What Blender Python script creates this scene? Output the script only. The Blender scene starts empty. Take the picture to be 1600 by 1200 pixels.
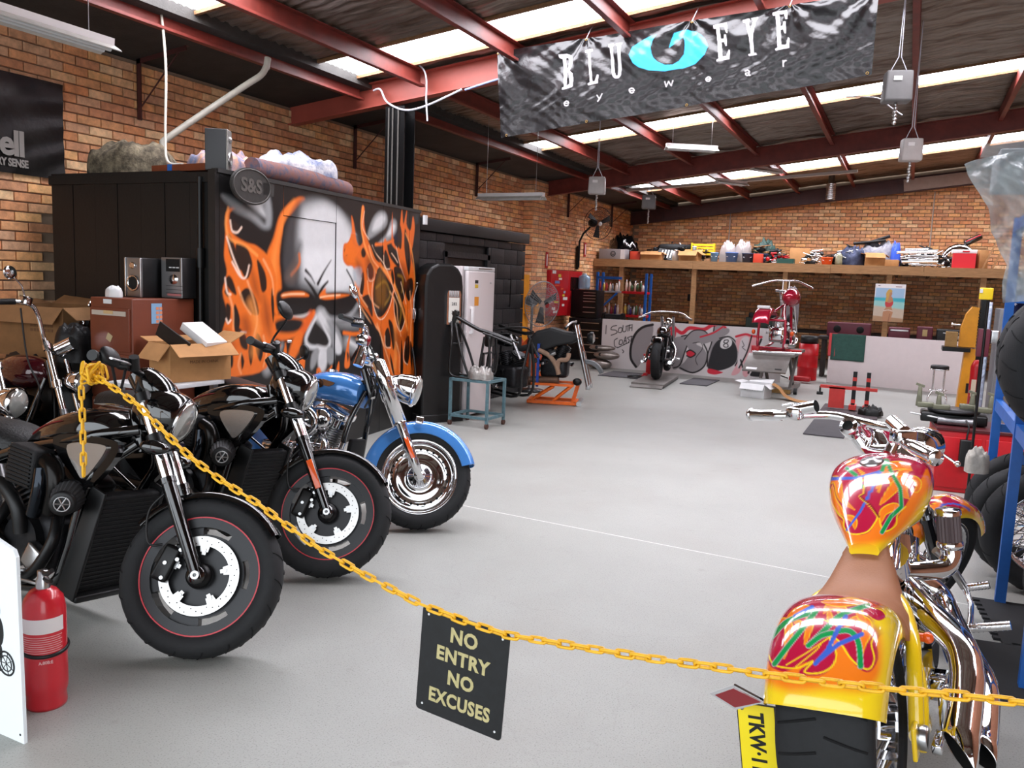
import bpy, bmesh, math, random
import numpy as np
from mathutils import Vector, Matrix, Euler
random.seed(7)
PI = math.pi
S = bpy.context.scene
COL = S.collection

# ---------------------------------------------------------------- camera, world, exposure
def rot_basis(yaw, pitch, roll):
    d = Vector((math.sin(yaw)*math.cos(pitch), math.cos(yaw)*math.cos(pitch), -math.sin(pitch)))
    r = Vector((math.cos(yaw), -math.sin(yaw), 0)); u = r.cross(d)
    r2 = r*math.cos(roll)+u*math.sin(roll); u2 = -r*math.sin(roll)+u*math.cos(roll)
    return r2, u2, d
cam_data = bpy.data.cameras.new('camera'); cam = bpy.data.objects.new('camera', cam_data); COL.objects.link(cam)
r_, u_, d_ = rot_basis(-0.4396287, 0.1247096, 0.0386858)
M = Matrix((r_, u_, -d_)).transposed().to_4x4(); M.translation = Vector((0, 0, 1.6)); cam.matrix_world = M
cam_data.sensor_fit = 'HORIZONTAL'; cam_data.sensor_width = 36; cam_data.lens = 1300/1600*36
cam_data.clip_start = 0.05; cam_data.clip_end = 200
S.camera = cam
S.view_settings.view_transform = 'Standard'; S.view_settings.look = 'None'
S.view_settings.exposure = 0.95; S.view_settings.gamma = 1.0; S.view_settings.use_curve_mapping = False
world = bpy.data.worlds.new('overcast_sky'); S.world = world; world.use_nodes = True
wn = world.node_tree.nodes; wl = world.node_tree.links
bg = wn['Background']; bg.inputs['Color'].default_value = (0.88, 0.94, 1.0, 1); bg.inputs['Strength'].default_value = 1.8
SKYLIGHT_STRENGTH = 9.0
pl_d = bpy.data.lights.new('door_portal', 'AREA'); pl_d.shape = 'RECTANGLE'; pl_d.size = 9.6; pl_d.size_y = 3.6
pl_d.cycles.is_portal = True
pl = bpy.data.objects.new('door_portal', pl_d); COL.objects.link(pl)
pl.location = (-1.9, -1.2, 1.85); pl.rotation_euler = (PI/2, 0, 0)

# ---------------------------------------------------------------- helpers
def lin(h):
    if isinstance(h, str):
        h = h.lstrip('#'); c = [int(h[i:i+2], 16)/255 for i in (0, 2, 4)]
    else: c = [v/255 for v in h]
    return tuple(x/12.92 if x <= .04045 else ((x+.055)/1.055)**2.4 for x in c)
MATS = {}
def mat(name, color='808080', rough=.5, metal=0., coat=0., noise=0., nscale=8., bump=0., bscale=60., attr=None,
        emit=None, estr=0., alpha=1., trans=0., c2=None, spec=.5, aniso=0., stretch=None, ior=1.45):
    if name in MATS: return MATS[name]
    m = bpy.data.materials.new(name); m.use_nodes = True; nt = m.node_tree; N = nt.nodes; L = nt.links
    b = N['Principled BSDF']; c = lin(color)
    b.inputs['Base Color'].default_value = (*c, 1); b.inputs['Roughness'].default_value = rough
    b.inputs['Metallic'].default_value = metal; b.inputs['Coat Weight'].default_value = coat
    b.inputs['Coat Roughness'].default_value = .04
    b.inputs['Specular IOR Level'].default_value = spec; b.inputs['IOR'].default_value = ior
    b.inputs['Alpha'].default_value = alpha; b.inputs['Transmission Weight'].default_value = trans
    tc = N.new('ShaderNodeTexCoord'); vec = tc.outputs['Object']
    if stretch:
        mp = N.new('ShaderNodeMapping'); mp.inputs['Scale'].default_value = stretch; L.new(vec, mp.inputs['Vector']); vec = mp.outputs['Vector']
    src = None
    if attr:
        a = N.new('ShaderNodeAttribute'); a.attribute_name = attr; src = a.outputs['Color']
    if noise > 0 or c2:
        nz = N.new('ShaderNodeTexNoise'); nz.inputs['Scale'].default_value = nscale; nz.inputs['Detail'].default_value = 6
        nz.inputs['Roughness'].default_value = .65; L.new(vec, nz.inputs['Vector'])
        if c2:
            rp = N.new('ShaderNodeValToRGB'); rp.color_ramp.elements[0].position = .38; rp.color_ramp.elements[1].position = .62
            L.new(nz.outputs['Fac'], rp.inputs['Fac'])
            mx = N.new('ShaderNodeMix'); mx.data_type = 'RGBA'; L.new(rp.outputs['Color'], mx.inputs[0])
            mx.inputs[6].default_value = (*c, 1); mx.inputs[7].default_value = (*lin(c2), 1); src = mx.outputs[2]
        if noise > 0:
            mr = N.new('ShaderNodeMapRange'); mr.inputs[1].default_value = .3; mr.inputs[2].default_value = .7
            mr.inputs[3].default_value = 1-noise; mr.inputs[4].default_value = 1+noise; L.new(nz.outputs['Fac'], mr.inputs[0])
            vm = N.new('ShaderNodeVectorMath'); vm.operation = 'SCALE'
            if src is None: vm.inputs[0].default_value = c
            else: L.new(src, vm.inputs[0])
            L.new(mr.outputs[0], vm.inputs['Scale']); src = vm.outputs[0]
    if src is not None: L.new(src, b.inputs['Base Color'])
    if bump > 0:
        n2 = N.new('ShaderNodeTexNoise'); n2.inputs['Scale'].default_value = bscale; n2.inputs['Detail'].default_value = 4
        L.new(vec, n2.inputs['Vector']); bp = N.new('ShaderNodeBump'); bp.inputs['Strength'].default_value = bump
        bp.inputs['Distance'].default_value = .01; L.new(n2.outputs['Fac'], bp.inputs['Height']); L.new(bp.outputs['Normal'], b.inputs['Normal'])
    if emit:
        b.inputs['Emission Color'].default_value = (*lin(emit), 1); b.inputs['Emission Strength'].default_value = estr
    MATS[name] = m; return m

def frame_of(p0, p1, up=None):
    z = (Vector(p1)-Vector(p0)); ln = z.length; z = z.normalized() if ln > 1e-9 else Vector((0, 0, 1))
    t = Vector(up) if up else (Vector((0, 0, 1)) if abs(z.z) < .95 else Vector((1, 0, 0)))
    x = t.cross(z)
    if x.length < 1e-6: x = Vector((1, 0, 0)).cross(z)
    x.normalize(); y = z.cross(x)
    m = Matrix((x, y, z)).transposed().to_4x4(); m.translation = Vector(p0); return m, ln

class MB:
    def __init__(s): s.v = []; s.f = []; s.sm = []; s.T = None
    def add(s, vs, fs, smooth=False, M=None):
        o = len(s.v)
        for p in vs:
            p = Vector(p)
            if M is not None: p = M @ p
            if s.T is not None: p = s.T @ p
            s.v.append(p[:])
        for f in fs: s.f.append(tuple(i+o for i in f)); s.sm.append(smooth)
        return s
    def box(s, c, d, rz=0, M=None, rx=0, ry=0, bev=0, taper=None):
        x, y, z = d[0]/2, d[1]/2, d[2]/2
        T = Matrix.Translation(Vector(c)) @ Euler((rx, ry, rz)).to_matrix().to_4x4()
        if M is not None: T = M @ T
        tx, ty = taper if taper else (1, 1)
        if bev <= 0:
            v = [(-x, -y, -z), (x, -y, -z), (x, y, -z), (-x, y, -z), (-x*tx, -y*ty, z), (x*tx, -y*ty, z), (x*tx, y*ty, z), (-x*tx, y*ty, z)]
            return s.add(v, [(0, 3, 2, 1), (4, 5, 6, 7), (0, 1, 5, 4), (1, 2, 6, 5), (2, 3, 7, 6), (3, 0, 4, 7)], False, T)
        b = min(bev, x*.9, y*.9, z*.9); bm = bmesh.new(); bmesh.ops.create_cube(bm, size=1)
        for q in bm.verts: q.co = Vector((q.co.x*2*x, q.co.y*2*y, q.co.z*2*z))
        if taper:
            for q in bm.verts:
                if q.co.z > 0: q.co.x *= tx; q.co.y *= ty
        bmesh.ops.bevel(bm, geom=bm.edges[:], offset=b, segments=2, profile=.6, affect='EDGES')
        bm.verts.index_update(); vs = [q.co[:] for q in bm.verts]; fs = [[l.vert.index for l in f.loops] for f in bm.faces]; bm.free()
        return s.add(vs, fs, True, T)
    def cyl(s, p0, p1, r0, r1=None, n=12, cap=True, up=None):
        r1 = r0 if r1 is None else r1; T, ln = frame_of(p0, p1, up); vs = []; fs = []
        for i in range(n):
            a = 2*PI*i/n; c, d = math.cos(a), math.sin(a); vs += [(r0*c, r0*d, 0), (r1*c, r1*d, ln)]
        for i in range(n): j = (i+1) % n; fs.append((2*i, 2*j, 2*j+1, 2*i+1))
        s.add(vs, fs, n > 6, T)
        if cap: s.add(vs, [tuple(2*i for i in reversed(range(n))), tuple(2*i+1 for i in range(n))], False, T)
        return s
    def lathe(s, prof, p0=(0, 0, 0), axis=(0, 0, 1), n=24, smooth=True, a0=0, a1=2*PI, sx=1, sy=1):
        T, _ = frame_of(p0, Vector(p0)+Vector(axis)); vs = []; fs = []; k = len(prof); full = abs(a1-a0-2*PI) < 1e-6
        m = n if full else n+1
        for i in range(m):
            a = a0+(a1-a0)*i/n; c, d = math.cos(a), math.sin(a)
            for r, h in prof: vs.append((r*c*sx, r*d*sy, h))
        for i in range(n):
            j = (i+1) % m if full else i+1
            for q in range(k-1): fs.append((i*k+q, j*k+q, j*k+q+1, i*k+q+1))
        return s.add(vs, fs, smooth, T)
    def ell(s, c, r, n=16, m=10, M=None):
        T = Matrix.Translation(Vector(c))
        if M is not None: T = M @ T
        vs = [(0, 0, -r[2])]; fs = []
        for j in range(1, m):
            t = -PI/2+PI*j/m
            for i in range(n):
                a = 2*PI*i/n; vs.append((r[0]*math.cos(t)*math.cos(a), r[1]*math.cos(t)*math.sin(a), r[2]*math.sin(t)))
        vs.append((0, 0, r[2])); L = len(vs)-1
        for i in range(n):
            k = (i+1) % n; fs.append((0, 1+k, 1+i)); fs.append((L, L-n+i, L-n+k))
            for j in range(m-2): a = 1+j*n; fs.append((a+i, a+k, a+n+k, a+n+i))
        return s.add(vs, fs, True, T)
    def tube(s, pts, r, n=8, closed=False, cap=True, smooth=True, flat=1.):
        P = [Vector(p) for p in pts]; k = len(P); R = r if isinstance(r, (list, tuple)) else [r]*k
        vs = []; fs = []; prev = None
        for i in range(k):
            if closed: t = P[(i+1) % k]-P[i-1]
            else: t = P[min(i+1, k-1)]-P[max(i-1, 0)]
            t.normalize()
            if prev is None:
                x = Vector((0, 0, 1)).cross(t)
                if x.length < .05: x = Vector((1, 0, 0)).cross(t)
            else: x = prev-t*prev.dot(t)
            x.normalize(); prev = x; y = t.cross(x)
            for j in range(n):
                a = 2*PI*j/n; vs.append(P[i]+x*(R[i]*math.cos(a))+y*(R[i]*flat*math.sin(a)))
        for i in range(k if closed else k-1):
            o, q = i*n, ((i+1) % k)*n
            for j in range(n): l = (j+1) % n; fs.append((o+j, o+l, q+l, q+j))
        s.add(vs, fs, smooth)
        if cap and not closed: s.add(vs, [tuple(reversed(range(n))), tuple(range((k-1)*n, k*n))], False)
        return s
    def prism(s, poly, h, M=None, smooth=False, base=0.):
        n = len(poly); vs = [(p[0], p[1], base) for p in poly]+[(p[0], p[1], base+h) for p in poly]
        fs = [tuple(reversed(range(n))), tuple(range(n, 2*n))]+[(i, (i+1) % n, (i+1) % n+n, i+n) for i in range(n)]
        return s.add(vs, fs, smooth, M)
    def grid(s, fn, nu, nv, smooth=True, closeu=False):
        vs = [fn(i/(nu if closeu else nu), j/nv) for i in range(nu if closeu else nu+1) for j in range(nv+1)]; w = nv+1; fs = []
        for i in range(nu):
            k = (i+1) % nu if closeu else i+1
            for j in range(nv): fs.append((i*w+j, k*w+j, k*w+j+1, i*w+j+1))
        return s.add(vs, fs, smooth)
    def torus(s, c, axis, R, r, n=32, m=8):
        T, _ = frame_of(c, Vector(c)+Vector(axis))
        pts = [T @ Vector((R*math.cos(2*PI*i/n), R*math.sin(2*PI*i/n), 0)) for i in range(n)]
        return s.tube(pts, r, m, closed=True)
    def build(s, name, m, parent=None, label=None):
        me = bpy.data.meshes.new(name); me.from_pydata(s.v, [], s.f); me.polygons.foreach_set('use_smooth', s.sm)
        me.update(); o = bpy.data.objects.new(name, me); COL.objects.link(o)
        if m is not None: me.materials.append(m)
        if parent is not None: o.parent = parent
        if label: o['label'] = label
        return o
def tag(o, label=None, cat=None, group=None, kind=None):
    if label: o['label'] = label
    if cat: o['category'] = cat
    if group: o['group'] = group
    if kind: o['kind'] = kind
    return o
def thing(name, label, cat, loc=(0, 0, 0), rz=0, group=None, rot=None):
    o = bpy.data.objects.new(name, None); o.empty_display_size = .1; COL.objects.link(o)
    o.location = loc; o.rotation_euler = rot if rot is not None else (0, 0, rz)
    return tag(o, label, cat, group)
def copy_tree(o, parent=None):
    c = o.copy(); COL.objects.link(c)
    if parent is not None: c.parent = parent
    for ch in [x for x in bpy.data.objects if x.parent == o]: copy_tree(ch, c)
    return c
def struct(o): o['kind'] = 'structure'; return o
def smooth_curve(pts, n=8, closed=False):
    P = [Vector(p) for p in pts]; k = len(P); out = []
    for i in range(k if closed else k-1):
        a, b, c, d = (P[(i-1) % k], P[i], P[(i+1) % k], P[(i+2) % k]) if closed else (P[max(i-1, 0)], P[i], P[i+1], P[min(i+2, k-1)])
        for j in range(n):
            t = j/n; out.append(.5*((2*b)+(c-a)*t+(2*a-5*b+4*c-d)*t*t+(3*b-a-3*c+d)*t**3))
    if not closed: out.append(P[-1])
    return out
def text_obj(name, body, size, m, parent=None, M=None, depth=.001, offset=0., spacing=1., sx=1., align='CENTER', shear=0.):
    cu = bpy.data.curves.new(name, 'FONT'); cu.body = body; cu.size = size; cu.extrude = depth; cu.offset = offset
    cu.space_character = spacing; cu.align_x = align; cu.align_y = 'CENTER'; cu.shear = shear
    cu.resolution_u = 3
    tmp = bpy.data.objects.new(name, cu); COL.objects.link(tmp); dg = bpy.context.evaluated_depsgraph_get()
    me = bpy.data.meshes.new_from_object(tmp.evaluated_get(dg)); bpy.data.objects.remove(tmp); bpy.data.curves.remove(cu)
    T = (M if M is not None else Matrix.Identity(4)) @ Matrix.Diagonal((sx, 1, 1, 1)); me.transform(T)
    me.materials.clear(); me.materials.append(m); me.name = name
    o = bpy.data.objects.new(name, me); COL.objects.link(o)
    if parent is not None: o.parent = parent
    return o
def axes(o, x, y, z=None):   # matrix with origin o and columns x,y,z
    x = Vector(x).normalized(); y = Vector(y).normalized(); z = x.cross(y).normalized(); y = z.cross(x)
    m = Matrix((x, y, z)).transposed().to_4x4(); m.translation = Vector(o); return m
# painter: colours per vertex of a flat or curved sheet, shapes in the sheet's own metres
def lerp3(a, b, t): return a+(b-a)*t[:, None]
class Paint:
    def __init__(s, U, V, base): s.U = U; s.V = V; s.c = np.tile(np.array(lin(base)), (len(U), 1))
    def _seg(s, P, closed, m):
        U, V = s.U[m], s.V[m]; d = np.full(len(U), 1e9); n = len(P); w = np.zeros(len(U)); acc = 0.; tot = n-1 if not closed else n
        for i in range(n if closed else n-1):
            ax, ay = P[i]; bx, by = P[(i+1) % n]; dx, dy = bx-ax, by-ay; L2 = dx*dx+dy*dy+1e-12
            t = np.clip(((U-ax)*dx+(V-ay)*dy)/L2, 0, 1); q = np.hypot(U-ax-t*dx, V-ay-t*dy)
            k = q < d; d = np.where(k, q, d); w = np.where(k, (i+t)/tot, w)
        return d, w
    def _box(s, P, pad):
        xs = [p[0] for p in P]; ys = [p[1] for p in P]
        return np.nonzero((s.U > min(xs)-pad) & (s.U < max(xs)+pad) & (s.V > min(ys)-pad) & (s.V < max(ys)+pad))[0]
    def poly(s, P, col, soft=.004, alpha=1., curve=True):
        if curve: P = [(p.x, p.y) for p in smooth_curve([(a, b, 0) for a, b in P], 4, True)]
        m = s._box(P, soft*2)
        if not len(m): return
        d, _ = s._seg(P, True, m); U, V = s.U[m], s.V[m]; ins = np.zeros(len(m), bool); n = len(P)
        for i in range(n):
            x0, y0 = P[i]; x1, y1 = P[(i+1) % n]
            c = ((y0 > V) != (y1 > V)) & (U < (x1-x0)*(V-y0)/((y1-y0) if y1 != y0 else 1e-9)+x0); ins ^= c
        a = np.clip(np.where(ins, d, -d)/(soft*2)+.5, 0, 1)*alpha; a = a*a*(3-2*a) if alpha == 1 else a
        s.c[m] = lerp3(s.c[m], np.array(lin(col)), a)
    def line(s, P, w, col, soft=.003, w2=None, alpha=1., curve=True, taper=False):
        if curve and len(P) > 2: P = [(p.x, p.y) for p in smooth_curve([(a, b, 0) for a, b in P], 5)]
        w2 = w if w2 is None else w2; m = s._box(P, max(w, w2)+soft*2)
        if not len(m): return
        d, t = s._seg(P, False, m); W = w+(w2-w)*t
        if taper: W = w*np.sin(PI*np.clip(t, .02, .98))**.7
        a = np.clip((W-d)/(soft*2)+.5, 0, 1)*alpha
        s.c[m] = lerp3(s.c[m], np.array(lin(col)), a)
    def apply(s, me, name='paint'):
        ca = me.color_attributes.new(name, 'FLOAT_COLOR', 'POINT')
        ca.data.foreach_set('color', np.hstack([s.c, np.ones((len(s.c), 1))]).astype(np.float32).ravel())

# ---------------------------------------------------------------- materials
BLACK = mat('black_gloss', '050506', .12, 0, 1.0, spec=.6)
BLACKP = mat('black_plastic', '0c0c0d', .45, 0, noise=.2)
BLACKM = mat('black_metal', '111112', .35, .3)
RUBBER = mat('tyre_rubber', '1a1b1d', .75, 0, noise=.15, nscale=30, bump=.1, bscale=200)
CHROME = mat('chrome', 'e6e6e8', .06, 1)
STEEL = mat('brushed_steel', 'b9b9ba', .28, 1, noise=.1, nscale=20)
ALU = mat('cast_alloy', '8d8d8f', .4, .9, noise=.25, nscale=30)
DARKM = mat('dark_engine_metal', '29292b', .4, .7, noise=.3, nscale=25)
REDP = mat('red_paint', 'b0101a', .35, noise=.1)
GRILL = mat('grille', '151517', .6, .2, bump=.5, bscale=250)
LEATHER = mat('black_leather', '151516', .5, 0, noise=.2, bump=.3, bscale=90)
GLASS = mat('lamp_glass', 'a8a9a4', .08, .35, coat=1.)
AMBER = mat('amber_lens', 'e0561a', .2, coat=.6)
REDLENS = mat('red_lens', '7c0a16', .15, coat=1.)
CARD = mat('cardboard', 'a87a4c', .85, noise=.15, nscale=6)
CARDD = mat('old_cardboard', '7d5a38', .85, noise=.2, nscale=5)
TIMBER = mat('pine_timber', 'a07850', .7, noise=.25, nscale=5, stretch=(1, 8, 8))
WHITEP = mat('white_enamel', 'e4e0e0', .35, noise=.04)
WHITES = mat('white_plastic', 'd9dadb', .5, noise=.05)
BOXBLK = mat('booth_black_paint', '0c0c0c', .55, noise=.3, nscale=4, bump=.15, bscale=40)
RUST = mat('red_oxide_steel', '6e2c24', .5, .0, noise=.25, nscale=6)
RUSTD = mat('red_oxide_dark', '43201e', .55, noise=.25, nscale=6)
BLUE = mat('rack_blue', '1558a8', .4, noise=.12, nscale=10)
YEL = mat('chain_yellow', 'e3ac22', .42, noise=.18, nscale=25)
ORG = mat('orange_enamel', 'e0661a', .4, noise=.15, nscale=12)
# ================================================================ the setting
WX, BY, RX, FY = -6.6, 21.07, 4.0, -1.2
def RZ(x): return 3.542+.12*(x+6.6)
# floor: pale painted concrete
def floor_mat():
    m = mat('painted_concrete_floor', '999a95', .42, noise=.06, nscale=1.2); nt = m.node_tree; N = nt.nodes; L = nt.links; b = N['Principled BSDF']
    tc = N.new('ShaderNodeTexCoord'); src = b.inputs['Base Color'].links[0].from_socket
    def layer(src, scale, lo, hi, col, amt, det=8):
        nz = N.new('ShaderNodeTexNoise'); nz.inputs['Scale'].default_value = scale; nz.inputs['Detail'].default_value = det
        L.new(tc.outputs['Object'], nz.inputs['Vector'])
        mr = N.new('ShaderNodeMapRange'); mr.inputs[1].default_value = lo; mr.inputs[2].default_value = hi; mr.inputs[4].default_value = amt
        L.new(nz.outputs['Fac'], mr.inputs[0]); mx = N.new('ShaderNodeMix'); mx.data_type = 'RGBA'
        L.new(mr.outputs[0], mx.inputs[0]); L.new(src, mx.inputs[6]); mx.inputs[7].default_value = (*lin(col), 1); return mx.outputs[2]
    src = layer(src, 160, .56, .72, '5a5955', .6, 2); src = layer(src, 9, .66, .74, '7a7771', .3); src = layer(src, 1.1, .5, .75, '8a857e', .4)
    vo = N.new('ShaderNodeTexVoronoi'); vo.feature = 'DISTANCE_TO_EDGE'; vo.inputs['Scale'].default_value = .42
    nz = N.new('ShaderNodeTexNoise'); nz.inputs['Scale'].default_value = 1.6; nz.inputs['Detail'].default_value = 7
    va = N.new('ShaderNodeVectorMath'); va.operation = 'MULTIPLY_ADD'; va.inputs[1].default_value = (.7, .7, .7)
    L.new(tc.outputs['Object'], nz.inputs['Vector']); L.new(nz.outputs['Color'], va.inputs[0]); L.new(tc.outputs['Object'], va.inputs[2]); L.new(va.outputs[0], vo.inputs['Vector'])
    mr = N.new('ShaderNodeMapRange'); mr.inputs[1].default_value = 0; mr.inputs[2].default_value = .0025; mr.inputs[3].default_value = .13; mr.inputs[4].default_value = 0
    L.new(vo.outputs['Distance'], mr.inputs[0]); mx = N.new('ShaderNodeMix'); mx.data_type = 'RGBA'; L.new(mr.outputs[0], mx.inputs[0]); L.new(src, mx.inputs[6]); mx.inputs[7].default_value = (*lin('6b6862'), 1)
    L.new(mx.outputs[2], b.inputs['Base Color'])
    n2 = N.new('ShaderNodeTexNoise'); n2.inputs['Scale'].default_value = 130; n2.inputs['Detail'].default_value = 3; L.new(tc.outputs['Object'], n2.inputs['Vector'])
    bp = N.new('ShaderNodeBump'); bp.inputs['Strength'].default_value = .35; bp.inputs['Distance'].default_value = .004
    L.new(n2.outputs['Fac'], bp.inputs['Height']); L.new(bp.outputs['Normal'], b.inputs['Normal']); return m
FLOORM = floor_mat()
struct(MB().box((-1.3, (FY+BY)/2, -.05), (10.8, BY-FY+.2, .1)).build('floor', FLOORM))
apron = MB().box((-1.3, FY-4.1, -.07), (16, 8, .1)).build('floor_forecourt', mat('forecourt_concrete', 'a5a39c', .8, noise=.1, nscale=2)); struct(apron)
jt = MB(); jt.box((-1.2, 4.95, .0008), (9.0, .007, .0016), rz=-.07); jt.build('floor_joint', mat('floor_joint', 'dcdcd8', .6), bpy.data.objects['floor'])

# walls: mortar body + bricks
MORT = mat('mortar', '8a7562', .9, noise=.15)
BRK = mat('brick_face', 'ffffff', .85, attr='col', noise=.28, nscale=14, bump=.35, bscale=70)
BH, BL = .0796, .236
cols = ['dca272', 'e6ac74', 'd6986c', 'dba67c', 'e8ba8a', 'cc906a', 'e0a274', 'eeb67c', 'd2a480', 'dc9868', 'eec698', 'cf9872']
def face_cols(me, cl):
    ca = me.color_attributes.new('col', 'FLOAT_COLOR', 'CORNER'); a = []
    for c in cl: a += list(lin(c))+[1.]
    ca.data.foreach_set('color', a)
def brick_mb(mb, M, l=BL-.011, h=BH-.011, d=.03):   # brick face, local x = along wall, z up, y out of the wall
    x, z, b = l/2, h/2, .004
    v = [(-x, 0, -z), (x, 0, -z), (x, 0, z), (-x, 0, z), (-x+b, d, -z+b), (x-b, d, -z+b), (x-b, d, z-b), (-x+b, d, z-b), (-x, d-b, -z), (x, d-b, -z), (x, d-b, z), (-x, d-b, z)]
    f = [(4, 7, 6, 5), (0, 8, 9, 1), (1, 9, 10, 2), (2, 10, 11, 3), (3, 11, 8, 0), (8, 4, 5, 9), (9, 5, 6, 10), (10, 6, 7, 11), (11, 7, 4, 8)]
    mb.add(v, f, False, M)
brick_meshes = []
for c in cols:
    mb = MB(); brick_mb(mb, None); o = mb.build('brick', BRK); me = o.data; face_cols(me, [c]*len(me.loops)); bpy.data.objects.remove(o); brick_meshes.append(me)
def brick_wall(wall, spots, nsingle):
    # spots: (centre, half?, matrix) sorted by nearness; nearest are single bricks, the rest one joined part
    rnd = random.Random(3)
    for (Mx, full) in [s for s in spots if s[1]][:nsingle]:
        o = bpy.data.objects.new('brick', rnd.choice(brick_meshes)); COL.objects.link(o); o.parent = wall
        o.matrix_local = Mx @ Matrix.Translation((0, rnd.uniform(-.003, .002), 0))
    done = set(id(s) for s in [s for s in spots if s[1]][:nsingle]); mb = MB(); cl = []
    for s in spots:
        if id(s) in done: continue
        brick_mb(mb, s[0] @ Matrix.Translation((0, rnd.uniform(-.003, .002), 0)), l=(BL-.011) if s[1] else s[2]); cl += [rnd.choice(cols)]*36
    if mb.v:
        o = mb.build('bricks_beyond', BRK, wall); face_cols(o.data, cl); o['kind'] = 'stuff'
wl_ = struct(MB().box((WX-.12, (FY+BY)/2, 1.74), (.2, BY-FY, 3.48)).build('wall_left', MORT))
cam0 = Vector((0, 0, 1.6)); spots = []
for k in range(1, 44):
    z = k*BH-.035; y = .2+(k % 2)*BL/2
    while y < BY-.2:
        hid = (4.8 < y < 10.9 and z < 2.0) or z > 3.48
        if not hid: spots.append((Matrix(((0, 1, 0, WX-.022), (-1, 0, 0, y), (0, 0, 1, z), (0, 0, 0, 1))), True))
        y += BL
spots = [s for s in spots if s[0].translation.y > 0.5 and s[0].translation.z < 3.46]
spots.sort(key=lambda s: (s[0].translation-cam0).length)
brick_wall(wl_, spots, 290)
wb_ = struct(MB().add([(WX-.1, BY+.02, 0), (RX, BY+.02, 0), (RX, BY+.02, RZ(RX)), (WX-.1, BY+.02, RZ(WX)), (WX-.1, BY+.2, 0), (RX, BY+.2, 0), (RX, BY+.2, RZ(RX)), (WX-.1, BY+.2, RZ(WX))],
    [(0, 1, 2, 3), (7, 6, 5, 4), (3, 2, 6, 7), (0, 4, 5, 1), (0, 3, 7, 4), (1, 5, 6, 2)]).build('wall_back', MORT))
spots = []
for k in range(1, 62):
    z = k*BH-.035; x = WX+.13+(k % 2)*BL/2
    while x < RX-.1:
        if z < RZ(x)-.15: spots.append((Matrix(((-1, 0, 0, x), (0, -1, 0, BY+.022), (0, 0, 1, z), (0, 0, 0, 1))), True))
        x += BL
brick_wall(wb_, spots, 0)
wr_ = struct(MB().box((RX+.1, (FY+BY)/2, 2.4), (.2, BY-FY, 4.8)).build('wall_right', mat('wall_right_brick', '8a5a42', .9, noise=.3, nscale=3)))
# brick pier on the left wall
def pier(y0, y1, d, n0):
    w = struct(MB().box((WX-.02+d/2-.02, (y0+y1)/2, 1.73), (d-.0, y1-y0-.02, 3.46)).build('wall_left_pier', MORT)); sp = []
    for k in range(1, 44):
        z = k*BH-.035; L = y1-y0; n = max(1, round(L/BL)); l = L/n
        for i in range(n):
            sp.append((Matrix(((0, 1, 0, WX-.042+d-.022), (-1, 0, 0, y0+l*(i+.5)), (0, 0, 1, z), (0, 0, 0, 1))), False, l-.011))
        sp.append((Matrix(((1, 0, 0, WX-.02+d/2-.02), (0, -1, 0, y0+.01), (0, 0, 1, z), (0, 0, 0, 1))) @ Matrix.Rotation(0, 4, 'Z'), False, d-.011))
    brick_wall(w, sp, 0)
pier(14.25, 15.0, .24, 0)

# roof sheets (foil faced insulation) with translucent sheets between
rows = [(4.45, 5.3), (6.87, 7.53), (11.75, 12.45), (17.2, 18.35)]
foil = mat('foil_insulation', 'a3968b', .38, .6, c2='5e4c40', noise=.35, nscale=3, bump=1.0, bscale=9, stretch=(.5, 3.5, 1))
dirt = foil.node_tree
def roofpart(y0, y1):
    mb = MB(); ny = max(4, int((y1-y0)/.028)); nx = 56
    rnd = random.Random(int(y0*100)); ph = [rnd.uniform(0, 6.28) for _ in range(8)]
    def fn(u, v):
        x = -5.6+(RX+5.6)*u; y = y0+(y1-y0)*v
        z = RZ(x)+.014*math.sin(y*2*PI/.12+1.2*math.sin(x*3+ph[0]))+.008*math.sin(x*7+ph[1]+3*math.sin(y*1.7))+.008*math.sin(x*17+y*9+ph[2])-.02*abs(math.sin((x+5.6)*PI/1.18))+.02
        e = min(1, min(y-y0, y1-y)/.06); return (x, y, RZ(x)+(z-RZ(x))*e)
    mb.grid(fn, nx, ny); return struct(mb.build('ceiling', foil))
ys = [FY]+[v for r in rows for v in r]+[BY]
for i in range(0, len(ys), 2): roofpart(ys[i], ys[i+1])
struct(MB().box(((WX-5.6)/2-.03, (FY+BY)/2, RZ(-6.13)-.03), (1.30, BY-FY+.3, .10), ry=-.12).box((RX+.02, (FY+BY)/2, RZ(RX)-.02), (.3, BY-FY+.3, .1)).build('ceiling_eave_lining', mat('eave_lining', '34322f', .8, noise=.3, nscale=3, bump=.3)))
struct(MB().add([(WX-.2, FY, RZ(WX)+.2), (RX+.2, FY, RZ(RX)+.25), (RX+.2, BY+.2, RZ(RX)+.25), (WX-.2, BY+.2, RZ(WX)+.2)], [(0, 1, 2, 3)]).build('ceiling_outer', RUSTD)) if False else None
SKY = mat('translucent_sheet', 'ffffff', .4, emit='f7f6ff', estr=SKYLIGHT_STRENGTH)
PX = [-5.6, -4.83, -3.68, -2.57, -1.39, -.2, .97, 2.12, 3.3, RX]
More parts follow.
